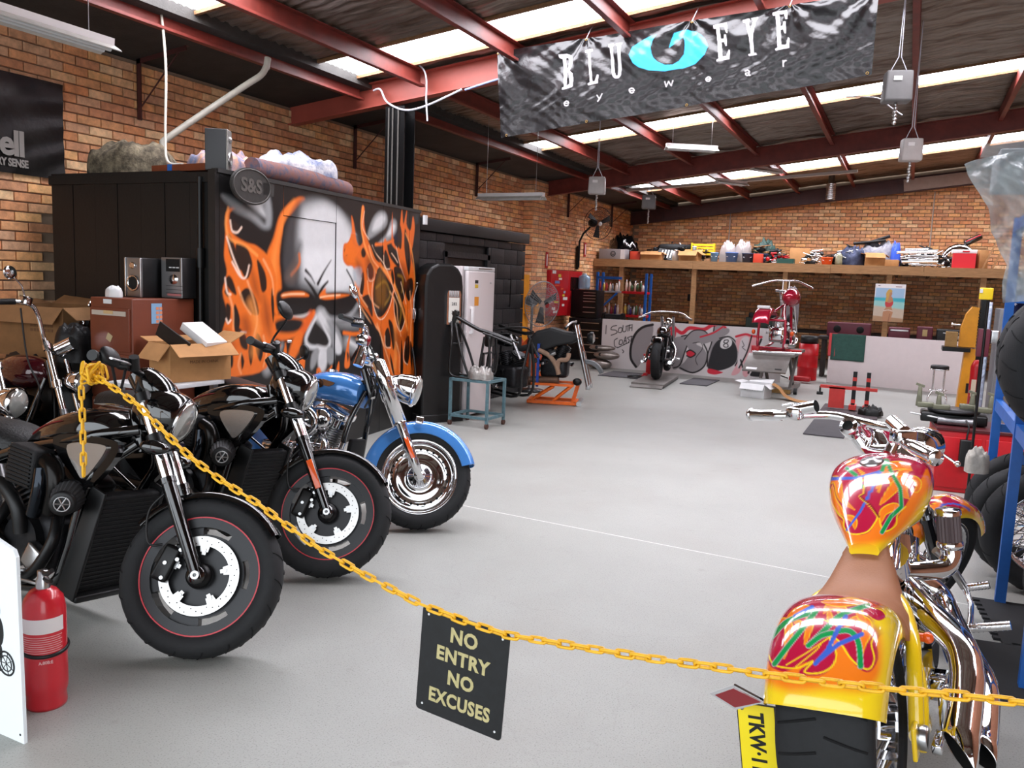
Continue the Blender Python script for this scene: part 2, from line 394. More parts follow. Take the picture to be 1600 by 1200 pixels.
for j, (a, b) in enumerate(rows):
    w = struct(bpy.data.objects.new('window_%d' % (j+1), None)); COL.objects.link(w)
    for i in range(len(PX)-1):
        x0, x1 = PX[i]+.02, PX[i+1]-.02
        mb = MB(); mb.grid(lambda u, v: (x0+(x1-x0)*v, a+(b-a)*u, RZ(x0+(x1-x0)*v)+.02+.008*math.sin(u*(b-a)*2*PI/.075)), int((b-a)/.0125), 1)
        mb.build('sheet', SKY, w)
    ed = MB()
    for y in (a, b): ed.box(((PX[0]+RX)/2, y, RZ((PX[0]+RX)/2)-.012), (RX-PX[0], .035, .03), ry=-.1194)
    ed.build('frayed_foil_edge', mat('foil_edge', '7b5a3c', .6, .2, noise=.3, nscale=20, bump=.5), w)
# purlins, lipped C-sections in red oxide
for i, x in enumerate(PX[:-1]):
    z = RZ(x)-.02
    for (a, b) in ((FY, 7.72), (7.86, 14.82), (14.98, 20.75)):
        m = MB(); L = b-a; c = (a+b)/2
        m.box((x, c, z-.085), (.006, L, .165)).box((x+.03, c, z-.004), (.06, L, .006)).box((x+.03, c, z-.168), (.06, L, .006)).box((x+.058, c, z-.158), (.006, L, .018))
        struct(m.build('trim_purlin', RUST if i < 7 else RUSTD))
def rafter(y, dep, off, m, x0=WX, x1=RX, w=.12):
    sl = math.atan(.12); L = (x1-x0)/math.cos(sl); cx = (x0+x1)/2; zt = RZ(cx)-off
    mb = MB(); mb.box((cx, y, zt-dep/2), (L, .012, dep), ry=-sl); mb.box((cx, y, zt), (L, w, .014), ry=-sl); mb.box((cx, y, zt-dep), (L, w, .014), ry=-sl)
    return struct(mb.build('trim_rafter', m))
rafter(7.79, .25, .03, mat('rafter_primer', '9b4a3e', .45, noise=.12, nscale=3)); rafter(14.9, .3, .05, RUST); rafter(20.72, .31, .14, RUSTD); rafter(.4, .25, 0, RUST)
# pale extension on the last rafter, right side
struct(MB().box((1.2, 20.66, RZ(1.2)-.30), (3.1, .03, .26), ry=-.12).build('trim_rafter_cover', mat('pale_board', '9d8a80', .7, noise=.1)))
# front wall either side of the open roller door, and lintel
struct(MB().box((-6.45, FY, 1.8), (.5, .2, 3.6)).box((3.75, FY, 2.3), (.5, .2, 4.6)).box((-1.3, FY, 4.1), (10.6, .2, .7)).build('wall_front', mat('wall_front_brick', '8a5a42', .9, noise=.3, nscale=3)))

# steel wall brackets with a strut
def bracket(y, zt=3.47, zb=2.93, reach=.62):
    t = thing('wall_bracket', None, 'bracket', (WX+.03, y, 0))
    m = MB(); m.box((.025, 0, (zt+zb)/2), (.05, .006, zt-zb)).box((.003, .022, (zt+zb)/2), (.006, .05, zt-zb)); m.build('upright', RUSTD, t)
    m = MB(); m.box((reach/2, 0, zt-.02+.035), (reach, .006, .05), ry=-.12).box((reach/2, .02, zt+.035), (reach, .045, .006), ry=-.12); m.build('arm', RUSTD, t)
    MB().cyl((.03, 0, zb+.09), (reach*.85, 0, zt+.02), .007, n=8).build('brace', RUSTD, t)
    t['group'] = 'steel brackets under the eave'
    return t
for y, l in ((5.64, 'red oxide wall bracket above the hanging white cable by the banner'), (8.95, 'red oxide wall bracket half hidden behind the black column'), (12.27, 'red oxide wall bracket above the hanging fluorescent batten'),
             (16.33, 'red oxide wall bracket left of the wall fan'), (19.12, 'red oxide wall bracket right behind the wall fan')):
    bracket(y)['label'] = l
# black column with conduits
t = thing('steel_column', 'black steel column with white conduits rising behind the painted booth', 'column', (-5.11, 7.79, 2.32))
m = MB(); H = 1.06; m.box((0, -.1, H/2), (.24, .014, H)).box((0, .1, H/2), (.24, .014, H)).box((0, 0, H/2), (.012, .2, H)); m.build('i_section', BLACKM, t)
for dx in (-.07, -.02, .05): MB().cyl((dx, -.118, 0), (dx, -.118, H-.02), .009, n=8).build('conduit', mat('grey_conduit', '55534f', .5), t)
# cables on the first rafter
CW = mat('white_cable', 'c9cbd6', .4); CB = mat('blue_cable', '8fa3d8', .4)
Y0 = 7.70
tag(MB().tube(smooth_curve([(-5.40, Y0, 3.56), (-5.30, Y0-.02, 3.56), (-5.2, Y0-.03, 3.42), (-4.98, Y0-.03, 3.33), (-4.72, Y0-.03, 3.36), (-4.3, Y0-.03, 3.50)], 8), .011, 8).build('power_cable', CW), 'white cable drooping in a loop under the first rafter', 'cable')
tag(MB().tube(smooth_curve([(-4.28, Y0-.0, 3.5), (-3.8, Y0, 3.6), (-3.1, Y0, 3.69), (-2.6, Y0, 3.75)], 6), .011, 8).build('power_cable', CB), 'pale blue cable strapped along the first rafter towards the banner', 'cable')
tag(MB().tube(smooth_curve([(-4.95, Y0-.06, 3.78), (-4.85, Y0-.1, 3.8), (-4.72, Y0-.06, 3.68), (-4.7, Y0-.06, 3.4), (-4.68, Y0-.06, 3.2)], 8), .009, 8).build('power_cable', CW), 'cream cable looping over the rafter top beside the column', 'cable')
# ================================================================ motorcycles
AXY = (0, 1, 0)
def annulus(mb, c, r0, r1, y0, y1, a0=0., a1=2*PI, n=32):
    full = abs(a1-a0) > 2*PI-1e-4; vs = []; fs = []; m = n if full else n+1
    for i in range(m):
        a = a0+(a1-a0)*i/n; ca, sa = math.cos(a), math.sin(a)
        for r, y in ((r0, y0), (r1, y0), (r1, y1), (r0, y1)): vs.append((c[0]+r*ca, c[1]+y, c[2]+r*sa))
    for i in range(n):
        j = (i+1) % m if full else i+1
        for q in range(4): k = (q+1) % 4; fs.append((i*4+q, j*4+q, j*4+k, i*4+k))
    if not full: fs += [(0, 1, 2, 3), (m*4-1, m*4-2, m*4-3, m*4-4)]
    mb.add(vs, fs, False)
def tyre_prof(R, w, rr, n=10):
    # outer tyre section from rim edge (rr) round over the tread, along y
    pr = [(rr, -w*.36), (rr+.012, -w*.44)]
    for i in range(n+1):
        a = -PI/2+PI*i/n; h = (R-rr)*.62
        pr.append((R-h+h*math.cos(a)**.8 if math.cos(a) > 1e-6 else R-h, w/2*math.sin(a)))
    return pr+[(rr+.012, w*.44), (rr, w*.36), (rr, -w*.36)]
def tyre(c, R, w, rr, parent, T=None, m=None, grooves=18, slick=.0):
    mb = MB(); mb.T = T; mb.lathe(tyre_prof(R, w, rr), c, AXY, 56); o = mb.build('tyre', m or RUBBER, parent)
    if grooves:
        g = MB(); g.T = T
        for i in range(grooves):
            for s in (-1, 1):
                pts = []
                for k in range(5):
                    t = k/4; yy = s*w*(.04+.4*t); a = 2*PI*(i+(.5 if s > 0 else 0))/grooves+t*2.0/grooves
                    h = (R-rr)*.62; q = abs(yy)/(w/2); rad = R-h+h*max(.0, 1-q*q)**.4+.0006
                    pts.append((c[0]+rad*math.cos(a), c[1]+yy, c[2]+rad*math.sin(a)))
                g.tube(pts, .0028 if w < .2 else .0042, 4, cap=False)
        gr = g.build('tread_groove', mat('groove', '08080a', .9), o); gr['kind'] = 'stuff'
    return o
def fender(c, R, w, a0, a1, depth, n=30, k=10, th=.004, flare=None, pw=3.):
    mb = MB()
    def pt(u, v, off):
        a = a0+(a1-a0)*u; s = v*2-1; ww = w*(flare(u) if flare else 1); e = abs(s)**pw
        r = R+off-depth*e; y = (ww/2+off)*(math.sin(s*PI/2)**1 if True else s)
        return (c[0]+r*math.cos(a), c[1]+y, c[2]+r*math.sin(a))
    mb.grid(lambda u, v: pt(u, v, 0), n, k); mb.grid(lambda u, v: pt(1-u, v, -th), n, k)
    for v in (0, 1): mb.grid(lambda u, q, v=v: pt(u if v else 1-u, v, -th*q), n, 1)
    for u in (0, 1): mb.grid(lambda q, v, u=u: pt(u, q if u == 0 else 1-q, -th*v), k, 1)
    return mb
def steer_matrix(H, rake, ang):
    a = Vector((-math.sin(rake), 0, math.cos(rake))); return Matrix.Translation(H) @ Matrix.Rotation(ang, 4, a) @ Matrix.Translation(-Vector(H))
def finned(mb, p0, p1, r, n=10, rf=1.5, core=.75):
    T, ln = frame_of(p0, p1); mb.cyl(p0, p1, r*core, n=16); d = (Vector(p1)-Vector(p0)).normalized()
    for i in range(n):
        a = Vector(p0)+d*(ln*(i+.3)/n); mb.cyl(a, a+d*(ln/n*.38), r*rf*.66, n=20)
def vtwin(parent, cx, cz, s=1., fin=ALU, case=CHROME, y0=0., cover=CHROME, ang=22.5):
    mb = MB(); mb.box((cx, y0, cz), (.24*s, .2*s, .2*s), bev=.04*s); mb.cyl((cx-.02, y0-.13*s, cz), (cx-.02, y0+.13*s, cz), .085*s, n=24); mb.build('crankcase', case, parent)
    mb = MB(); mb.box((cx-.28*s, y0, cz-.01), (.26*s, .17*s, .17*s), bev=.035*s); mb.build('gearbox', case, parent)
    for q, a in enumerate((-ang, ang)):
        d = Vector((math.sin(math.radians(a)), 0, math.cos(math.radians(a)))); b = Vector((cx, y0, cz))+d*.08*s
        mb = MB(); finned(mb, b, b+d*.16*s, .085*s, 11); mb.build('cylinder', fin, parent)
        mb = MB(); t = b+d*.155*s; finned(mb, t, t+d*.05*s, .09*s, 3, core=1.0); f, _ = frame_of(t+d*.05*s, t+d*.1*s)
        mb.box((0, 0, .025*s), (.13*s, .17*s, .055*s), M=f, bev=.02*s); mb.build('rocker_box', cover, parent)
        mb = MB()
        for o in (-.02, .02): mb.cyl((cx+o+d.x*.02, y0-.085*s, cz+.02*s), (cx+o+d.x*.24*s, y0-.07*s, cz+d.z*.24*s), .009*s, n=8)
        mb.build('pushrod_tube', cover, parent)
def rot_about(c, axis, ang): return Matrix.Translation(c) @ Matrix.Rotation(ang, 4, axis) @ Matrix.Translation(-Vector(c))

DISCS = mat('brake_disc_steel', 'c6c4c2', .3, .85, noise=.05)
HOLE = mat('hole_black', '0a0a0a', .8)
RIMB = mat('rim_satin_black', '242426', .32, .5, spec=.6)
REDLINE = mat('red_pinstripe', 'c22634', .35)
BADGE = mat('badge_silver', 'd8d2cc', .2, .9)
REDTXT = mat('deep_red_lettering', '6e1616', .35)

def roadster(origin, head, lean, steer, label, reflector, mirror, sx=1.0):
    """low black power cruiser with a slotted disc front wheel; origin = front wheel contact, x forward, -y towards the viewer"""
    t = thing('motorcycle', label, 'motorcycle', origin, rot=(-math.radians(lean), 0, math.radians(head)), group='bikes parked along the left side')
    rake = math.radians(30); H = Vector((-.47, 0, .95)); T = steer_matrix(H, rake, math.radians(steer))
    A = Vector((-.05, 0, .33)); fd = Vector((-math.sin(rake), 0, math.cos(rake)))
    # front wheel
    ty = tyre(A, .33, .145, .24, t, T)
    m = MB(); m.T = T; annulus(m, A, .2, .243, -.05, .05); annulus(m, A, .05, .172, -.022, .022); annulus(m, A, .0, .05, -.045, .045, n=20)
    for i in range(5): a = 2*PI*i/5+.5; annulus(m, A, .168, .204, -.03, .03, a, a+.62, n=6)
    m.build('rim', RIMB, t)
    m = MB(); m.T = T
    for y in (-.0525, .0525): annulus(m, A, .237, .243, y-.002, y+.002, n=64)
    m.build('rim_pinstripe', REDLINE, t)
    m = MB(); m.T = T; y = -.062; annulus(m, A, .122, .161, y-.0025, y+.0025, n=60)
    for i in range(5):
        a = 2*PI*i/5+.35; annulus(m, A, .098, .124, y-.002, y+.002, a-.16, a+.16, n=5)
        annulus(m, A, .085, .1, y-.002, y+.002, a-.09, a+.09, n=3)
    d = m.build('brake_disc', DISCS, t)
    m = MB(); m.T = T
    for i in range(40):
        a = 2*PI*i/40; r = (.132, .142, .151)[i % 3]; p = A+Vector((r*math.cos(a), y-.0028, r*math.sin(a))); m.cyl(p, p+Vector((0, -.0006, 0)), .0028, n=6)
    m.build('drilled_hole', HOLE, d)['kind'] = 'stuff'
    m = MB(); m.T = T
    for i in range(5): a = 2*PI*i/5+.35; p = A+Vector((.104*math.cos(a), y-.003, .104*math.sin(a))); m.cyl(p, p+Vector((0, -.006, 0)), .009, n=12)
    m.build('rotor_bolt', STEEL, d)['kind'] = 'stuff'
    m = MB(); m.T = T; m.lathe([(.03, -.09), (.05, -.08), (.055, -.05), (.03, -.03)], A, AXY, 20); m.cyl(A+Vector((0, -.115, 0)), A+Vector((0, .115, 0)), .02, n=16); m.build('hub', BLACKM, t)
    m = MB(); m.T = T; p = A+Vector((0, -.128, 0)); annulus(m, A, .008, .017, -.135, -.118, n=16); m.build('axle_nut', STEEL, t)
    # caliper, brake line
    m = MB(); m.T = T; ca = A+Vector((-.135, -.075, .03))
    m.box(ca, (.07, .05, .15), ry=.25, bev=.015); m.box(ca+Vector((.05, .0, .06)), (.06, .03, .05), bev=.01); cl = m.build('brake_caliper', BLACKM, t)
    m = MB(); m.T = T
    for dx, dz in ((-.0, -.06), (.0, .0), (.05, .06), (.045, .02)): p = ca+Vector((dx, -.025, dz)); m.cyl(p, p+Vector((0, -.008, 0)), .008, n=10)
    m.build('caliper_bolt', STEEL, cl)['kind'] = 'stuff'
    m = MB(); m.T = T; m.tube(smooth_curve([ca+Vector((-.03, -.02, .07)), (-.27, -.11, .43), (-.3, -.1, .56), (-.24, -.09, .68), (-.3, -.06, .78)]), .0055, 6); m.build('brake_hose', BLACKP, t)
    # fork
    for s in (-1, 1):
        o = Vector((0, s*.105, 0)); b = A+o
        m = MB(); m.T = T; m.cyl(b-fd*.02, b+fd*.40, .027, .03, n=18); m.cyl(b+fd*.40, b+fd*.425, .034, n=18); m.lathe([(0, -.02), (.034, -.02), (.04, 0), (.034, .02), (0, .02)], b, AXY, 16); m.build('fork_slider', BLACK, t)
        m = MB(); m.T = T; m.cyl(b+fd*.42, b+fd*.80, .0255, n=20); m.build('fork_stanchion', CHROME, t)
        if s < 0:
            for hh in (.60, .79):
                m = MB(); m.T = T; m.cyl(b+fd*(hh-.02), b+fd*(hh+.02), .036, n=16); m.cyl(b+Vector((0, .21, 0))+fd*(hh-.02), b+Vector((0, .21, 0))+fd*(hh+.02), .036, n=16)
                m.box(b+fd*hh+Vector((0, .105, 0)), (.08, .22, .03), ry=-.5, bev=.01); m.build('triple_clamp', BLACKM, t)
    if reflector:
        m = MB(); m.T = T; q = A+Vector((0, -.105-.03, 0))+fd*.19; f, _ = frame_of(q-fd*.08, q+fd*.08, (0, 1, 0)); m.box((0, 0, .1), (.03, .008, .16), M=f, bev=.003); m.build('fork_reflector', AMBER, t)
    m = fender(A, .352, .135, math.radians(38), math.radians(150), .028); m.T = None
    m.v = [(T @ Vector(v))[:] for v in m.v]; m.build('front_fender', BLACK, t)
    # headlight shell and lens
    m = MB(); hx = Matrix.Translation((-.395, 0, .985)) @ Matrix.Rotation(math.radians(14), 4, 'Y'); hx = T @ hx
    pr = [(0, -.11), (.05, -.105), (.09, -.08), (.115, -.02), (.12, .05), (.112, .10), (.1, .11)]
    m2 = MB(); m2.lathe(pr, (0, 0, 0), (1, 0, 0), 24, sx=1.12, sy=.95); m.add(m2.v, m2.f, True, hx); m.build('headlight_shell', BLACK, t)
    m = MB(); m2 = MB(); m2.lathe([(.1, .108), (.103, .118), (.096, .122)], (0, 0, 0), (1, 0, 0), 24, sx=1.12, sy=.95); m.add(m2.v, m2.f, True, hx); m.build('headlight_rim', CHROME, t)
    m = MB(); m2 = MB(); m2.lathe([(.097, .115), (.08, .128), (.04, .138), (0, .14)], (0, 0, 0), (1, 0, 0), 24, sx=1.12, sy=.95); m.add(m2.v, m2.f, True, hx); m.build('headlight_lens', GLASS, t)
    # flyscreen / instrument pod between the bars
    m = MB(); m.T = T; m.ell((-.43, 0, 1.08), (.13, .10, .07), M=rot_about((-.43, 0, 1.08), (0, 1, 0), .6)); m.cyl((-.47, 0, 1.07), (-.52, 0, 1.14), .055, .06, n=18); m.build('instrument_pod', BLACK, t)
    # bars, grips, levers, mirrors
    bars = smooth_curve([(-.56, .42, 1.09), (-.53, .25, 1.12), (-.49, .1, 1.12), (-.49, -.1, 1.12), (-.53, -.25, 1.12), (-.56, -.42, 1.09)], 6)
    m = MB(); m.T = T; m.tube(bars, .0135, 10); m.cyl((-.49, .06, 1.05), (-.49, .06, 1.13), .018, n=10); m.cyl((-.49, -.06, 1.05), (-.49, -.06, 1.13), .018, n=10); m.build('handlebar', BLACKM, t)
    for s in (-1, 1):
        g0, g1 = Vector((-.558, s*.40, 1.093)), Vector((-.54, s*.275, 1.113))
        m = MB(); m.T = T; m.cyl(g0+(g0-g1)*.15, g1, .019, n=14); m.cyl(g0+(g0-g1)*.1, g0+(g0-g1)*.2, .022, n=14); m.build('grip', BLACKP, t)
        m = MB(); m.T = T; m.tube(smooth_curve([(-.515, s*.25, 1.118), (-.47, s*.29, 1.11), (-.475, s*.36, 1.1), (-.49, s*.42, 1.09)], 4), [.014]*4+[.011]*4+[.009]*4+[.009], 8, flat=.5); m.build('lever', STEEL if s < 0 else BLACKM, t)
        m = MB(); m.T = T; m.box((-.51, s*.235, 1.118), (.06, .05, .045), bev=.01); m.cyl((-.47, s*.215, 1.11), (-.47, s*.26, 1.15), .02, n=12); m.build('switch_pod', BLACKP, t)
        mx, my, mz = mirror
        m = MB(); m.T = T; m.tube(smooth_curve([(-.5, s*.24, 1.13), (-.49, s*.25, mz-.12), (mx+.01, s*(my-.03), mz-.04), (mx, s*my, mz-.01)], 5), .006, 8); ms = m.build('mirror_stem', BLACKM, t)
        m = MB(); m.T = T; f = Matrix.Translation((mx, s*my, mz)) @ Euler((.25*s, -.35, .5*s)).to_matrix().to_4x4()
        m.ell((0, 0, 0), (.022, .052, .040) if mz < 1.2 else (.022, .06, .048), M=f); m.build('mirror', BLACKP, t)
        m = MB(); m.T = T; b = A+fd*.55; m.cyl(b+Vector((.02, s*.12, 0)), b+Vector((.02, s*.15, 0)), .012, n=10); m.ell(b+Vector((.0, s*.17, 0)), (.062, .03, .03)); m.build('turn_signal', BLACK, t)
    # tank cover: cross sections along x
    def tank(u, v):
        x = -1.13+.66*u; a = 2*PI*v
        top = .765+.2*math.sin(PI*min(1, u*.62+.02))**.9 if u < .8 else None
        zt = .765+.205*math.sin(min(1, u/.72)*PI/2)**.85-(.075*((u-.78)/.22)**2 if u > .78 else 0)
        zb = .765+.07*u-.03*math.sin(u*PI); w = .155*(.35+.65*math.sin(min(1, u/.55)*PI/2))*(1-.35*max(0, u-.7)/.3)
        cz = (zt+zb)/2; hz = (zt-zb)/2; ca, sa = math.cos(a), math.sin(a)
        return (x, w*math.copysign(abs(ca)**.8, ca), cz+hz*math.copysign(abs(sa)**.85, sa))
    m = MB(); m.grid(tank, 26, 24); m.add([tank(0, i/24) for i in range(24)], [tuple(range(24))]); m.add([tank(1, i/24) for i in range(24)], [tuple(reversed(range(24)))])
    tk = m.build('tank_cover', BLACK, t)
    for s in (-1, 1):
        m = MB(); pts = []
        for i in range(13):
            u = .12+.42*i/12; p = Vector(tank(u, .44))
            pts.append(Vector((p.x, -abs(p.y)-.001 if s < 0 else abs(p.y)+.001, Vector(tank(u, .44)).z)))
        m.tube(pts, [.002]+[.006]*11+[.002], 6, flat=.6); m.build('tank_stripe', REDTXT, tk)
    # seat
    m = MB()
    def seat(u, v):
        x = -1.1-.62*u; a = PI*v; w = .105+.07*math.sin(min(1, u*2.2)*PI/2)-.03*u; zt = .785+.06*math.sin(u*PI)+.11*max(0, u-.55)
        return (x, w*math.cos(a), zt-.08+.085*math.sin(a)**.6)
    m.grid(seat, 20, 12); m.add([(-1.1-.62*k/20, s*.12, .70) for k in (0, 20) for s in (-1, 1)], [(0, 1, 3, 2)]); m.build('seat', LEATHER, t)
    m = MB()
    def base(u, v):
        x = -1.05-.7*u; a = PI*v; return (x, (.12+.03*math.sin(u*PI))*math.cos(a), .66+.07*math.sin(a)+.02*u)
    m.grid(base, 12, 10); m.build('seat_pan', BLACK, t)
    # frame tubes
    m = MB()
    for s in (-1, 1):
        y = s*.15
        m.tube(smooth_curve([(-.42, s*.05, .90), (-.55, y, .865), (-.8, y, .80), (-1.12, y, .72), (-1.35, s*.14, .62)], 6), .024, 12)
        m.tube(smooth_curve([(-.43, s*.05, .84), (-.52, y, .72), (-.60, y, .58), (-.66, y, .35), (-.75, y, .19), (-1.1, y, .16), (-1.45, y, .3)], 6), .024, 12)
        m.tube([(-1.0, s*.17, .77), (-.66, s*.17, .60)], .007, 8)
    m.cyl((-.45, 0, .80), (-.50, 0, .98), .035, n=16); m.build('frame', BLACK, t)
    # side cover with silver insert
    for s in (-1, 1):
        f = Matrix.Translation((0, s*.145, 0)) @ Matrix(((1, 0, 0, 0), (0, 0, s, 0), (0, 1, 0, 0), (0, 0, 0, 1)))
        poly = [(p.x, p.y) for p in smooth_curve([(-.79, .83, 0), (-.43, .86, 0), (-.40, .79, 0), (-.54, .645, 0), (-.60, .65, 0)], 5, True)]
        m = MB(); m.prism(poly, .03, f); sc = m.build('airbox_cover', BLACK, t)
        poly = [(p.x, p.y) for p in smooth_curve([(-.68, .81, 0), (-.47, .835, 0), (-.455, .80, 0), (-.55, .69, 0), (-.60, .70, 0)], 5, True)]
        m = MB(); m.prism(poly, .012, f, base=.03); m.build('silver_insert', BADGE, sc)
    # engine: block, V cylinders, radiator, filters, pipes
    m = MB(); m.box((-.95, 0, .36), (.42, .3, .26), bev=.05); m.cyl((-.92, -.19, .36), (-.92, .19, .36), .11, n=28); m.cyl((-1.12, -.18, .36), (-1.12, .18, .36), .08, n=24); m.build('crankcase', DARKM, t)
    for a, cx in ((30, -.86), (-30, -1.02)):
        d = Vector((math.sin(math.radians(a)), 0, math.cos(math.radians(a)))); b = Vector((cx, 0, .46)); m = MB(); finned(m, b, b+d*.17, .1, 7); f, _ = frame_of(b+d*.17, b+d*.25); m.box((0, 0, .04), (.15, .2, .08), M=f, bev=.025); m.build('cylinder', DARKM, t)
    m = MB(); m.box((-.87, -.21, .70), (.17, .1, .17), rx=0, ry=.12, bev=.012); bx = m.build('air_box', GRILL, t)
    m = MB()
    for k in range(9): m.box((-.87, -.262, .63+.017*k), (.15, .008, .006), ry=.12)
    m.build('cooling_fin', BLACKM, bx)
    m = MB(); m.tube(smooth_curve([(-.77, -.21, .73), (-.70, -.22, .70), (-.68, -.22, .62), (-.72, -.2, .52)], 5), .038, 14); m.build('intake_elbow', mat('bronze_black', '1c1a19', .25, .7), t)
    m = MB(); m.tube(smooth_curve([(-.79, -.23, .50), (-.74, -.25, .62), (-.75, -.24, .70)], 5), .03, 12); m.build('chrome_elbow', mat('blued_chrome', '2c3036', .12, .9), t)
    # cone filter
    f, _ = frame_of((-.62, -.2, .60), (-.53, -.30, .585)); m = MB(); vs = []; n = 44
    for i in range(n):
        a = 2*PI*i/n; q = 1 if i % 2 else .93
        for r, z in ((.07*q, 0), (.05*q, .11)): vs.append((r*math.cos(a), r*math.sin(a), z))
    m.add(vs, [(2*i, 2*((i+1) % n), 2*((i+1) % n)+1, 2*i+1) for i in range(n)], False, f); cf = m.build('cone_filter', mat('filter_gauze', '3a3a3c', .7, .1), t)
    m = MB(); m.lathe([(.052, .105), (.053, .115), (.04, .121), (0, .122)], f @ Vector((0, 0, 0)), f.to_3x3() @ Vector((0, 0, 1)), 24); m.lathe([(.072, -.012), (.072, .01)], f @ Vector((0, 0, 0)), f.to_3x3() @ Vector((0, 0, 1)), 20); fc = m.build('filter_cap', BLACKP, cf)
    m = MB(); m.torus(f @ Vector((0, 0, .127)), f.to_3x3() @ Vector((0, 0, 1)), .03, .003, 20, 6)
    for i in range(3):
        a = i*PI/3; d = f.to_3x3() @ Vector((math.cos(a)*.033, math.sin(a)*.033, 0)); c = f @ Vector((0, 0, .127)); m.cyl(c-d, c+d, .003, n=6)
    m.build('filter_emblem', STEEL, cf)
    # radiator
    f = Matrix.Translation((-.56, 0, .40)) @ Matrix.Rotation(math.radians(17), 4, 'Y'); m = MB(); m.box((0, 0, 0), (.05, .3, .46), M=f, bev=.01); rd = m.build('radiator', GRILL, t)
    m = MB()
    for s in (-1, 1): m.box((-.01, s*.155, -.0), (.12, .014, .50), M=f, bev=.006, taper=(.75, 1))
    m.box((0, 0, -.24), (.12, .31, .03), M=f, bev=.01); m.build('radiator_shroud', BLACKP, rd)
    m = MB()
    for k in range(22): m.box((.027, 0, -.21+.02*k), (.004, .28, .004), M=f)
    m.build('radiator_fins', BLACKM, rd)['kind'] = 'stuff'
    # exhaust, pegs, stand, rear end
    m = MB(); m.tube(smooth_curve([(-.75, -.14, .50), (-.7, -.2, .38), (-.82, -.22, .22), (-1.1, -.22, .2), (-1.4, -.22, .24)], 6), .026, 12); m.tube(smooth_curve([(-1.06, -.14, .52), (-1.05, -.22, .42), (-1.15, -.25, .30), (-1.4, -.25, .28)], 6), .026, 12)
    m.cyl((-1.35, -.24, .26), (-1.95, -.26, .34), .048, .055, n=20); m.build('exhaust', BLACKM, t)
    m = MB(); m.tube(smooth_curve([(-1.2, -.22, .55), (-1.05, -.22, .60), (-.92, -.22, .52), (-.9, -.2, .4)], 5), .03, 12); m.tube([(-1.2, -.2, .45), (-.98, -.22, .33)], .022, 10); m.build('intake_pipe', BLACKP, t)
    m = MB(); m.box((-.80, -.2, .31), (.10, .05, .11), ry=.5, bev=.015); m.cyl((-.83, -.15, .24), (-.83, -.31, .25), .014, n=12); m.box((-.75, -.24, .22), (.14, .02, .015), bev=.005); m.build('foot_control', STEEL, t)
    m = MB(); m.cyl((-1.0, .13, .16), (-1.12, .26, .01+.03), .01, n=8); m.build('side_stand', BLACKM, t)
    B = Vector((-1.75, 0, .325)); tyre(B, .325, .2, .235, t, grooves=14)
    m = MB(); annulus(m, B, .2, .24, -.08, .08); annulus(m, B, .03, .205, -.03, .03); m.cyl(B+Vector((0, -.14, 0)), B+Vector((0, .14, 0)), .02, n=12); m.build('rear_rim', RIMB, t)
    m = MB()
    for s in (-1, 1): m.tube([(-1.2, s*.15, .33), (-1.75, s*.15, .325)], .03, 10)
    m.build('swingarm', BLACKM, t)
    fender(B, .37, .23, math.radians(55), math.radians(155), .06).build('rear_fender', BLACK, t)
    return t
bikeA = roadster((-2.51, 2.42, 0), 0, 8, 33, 'nearest black power cruiser, bare black fork lowers, yellow chain tied to its grip', False, (-.52, .36, 1.11))
bikeB = roadster((-2.64, 3.43, 0), 0, 8, 33, 'second black power cruiser, amber reflector on its fork, beside the blue cruiser', True, (-.44, .36, 1.30))
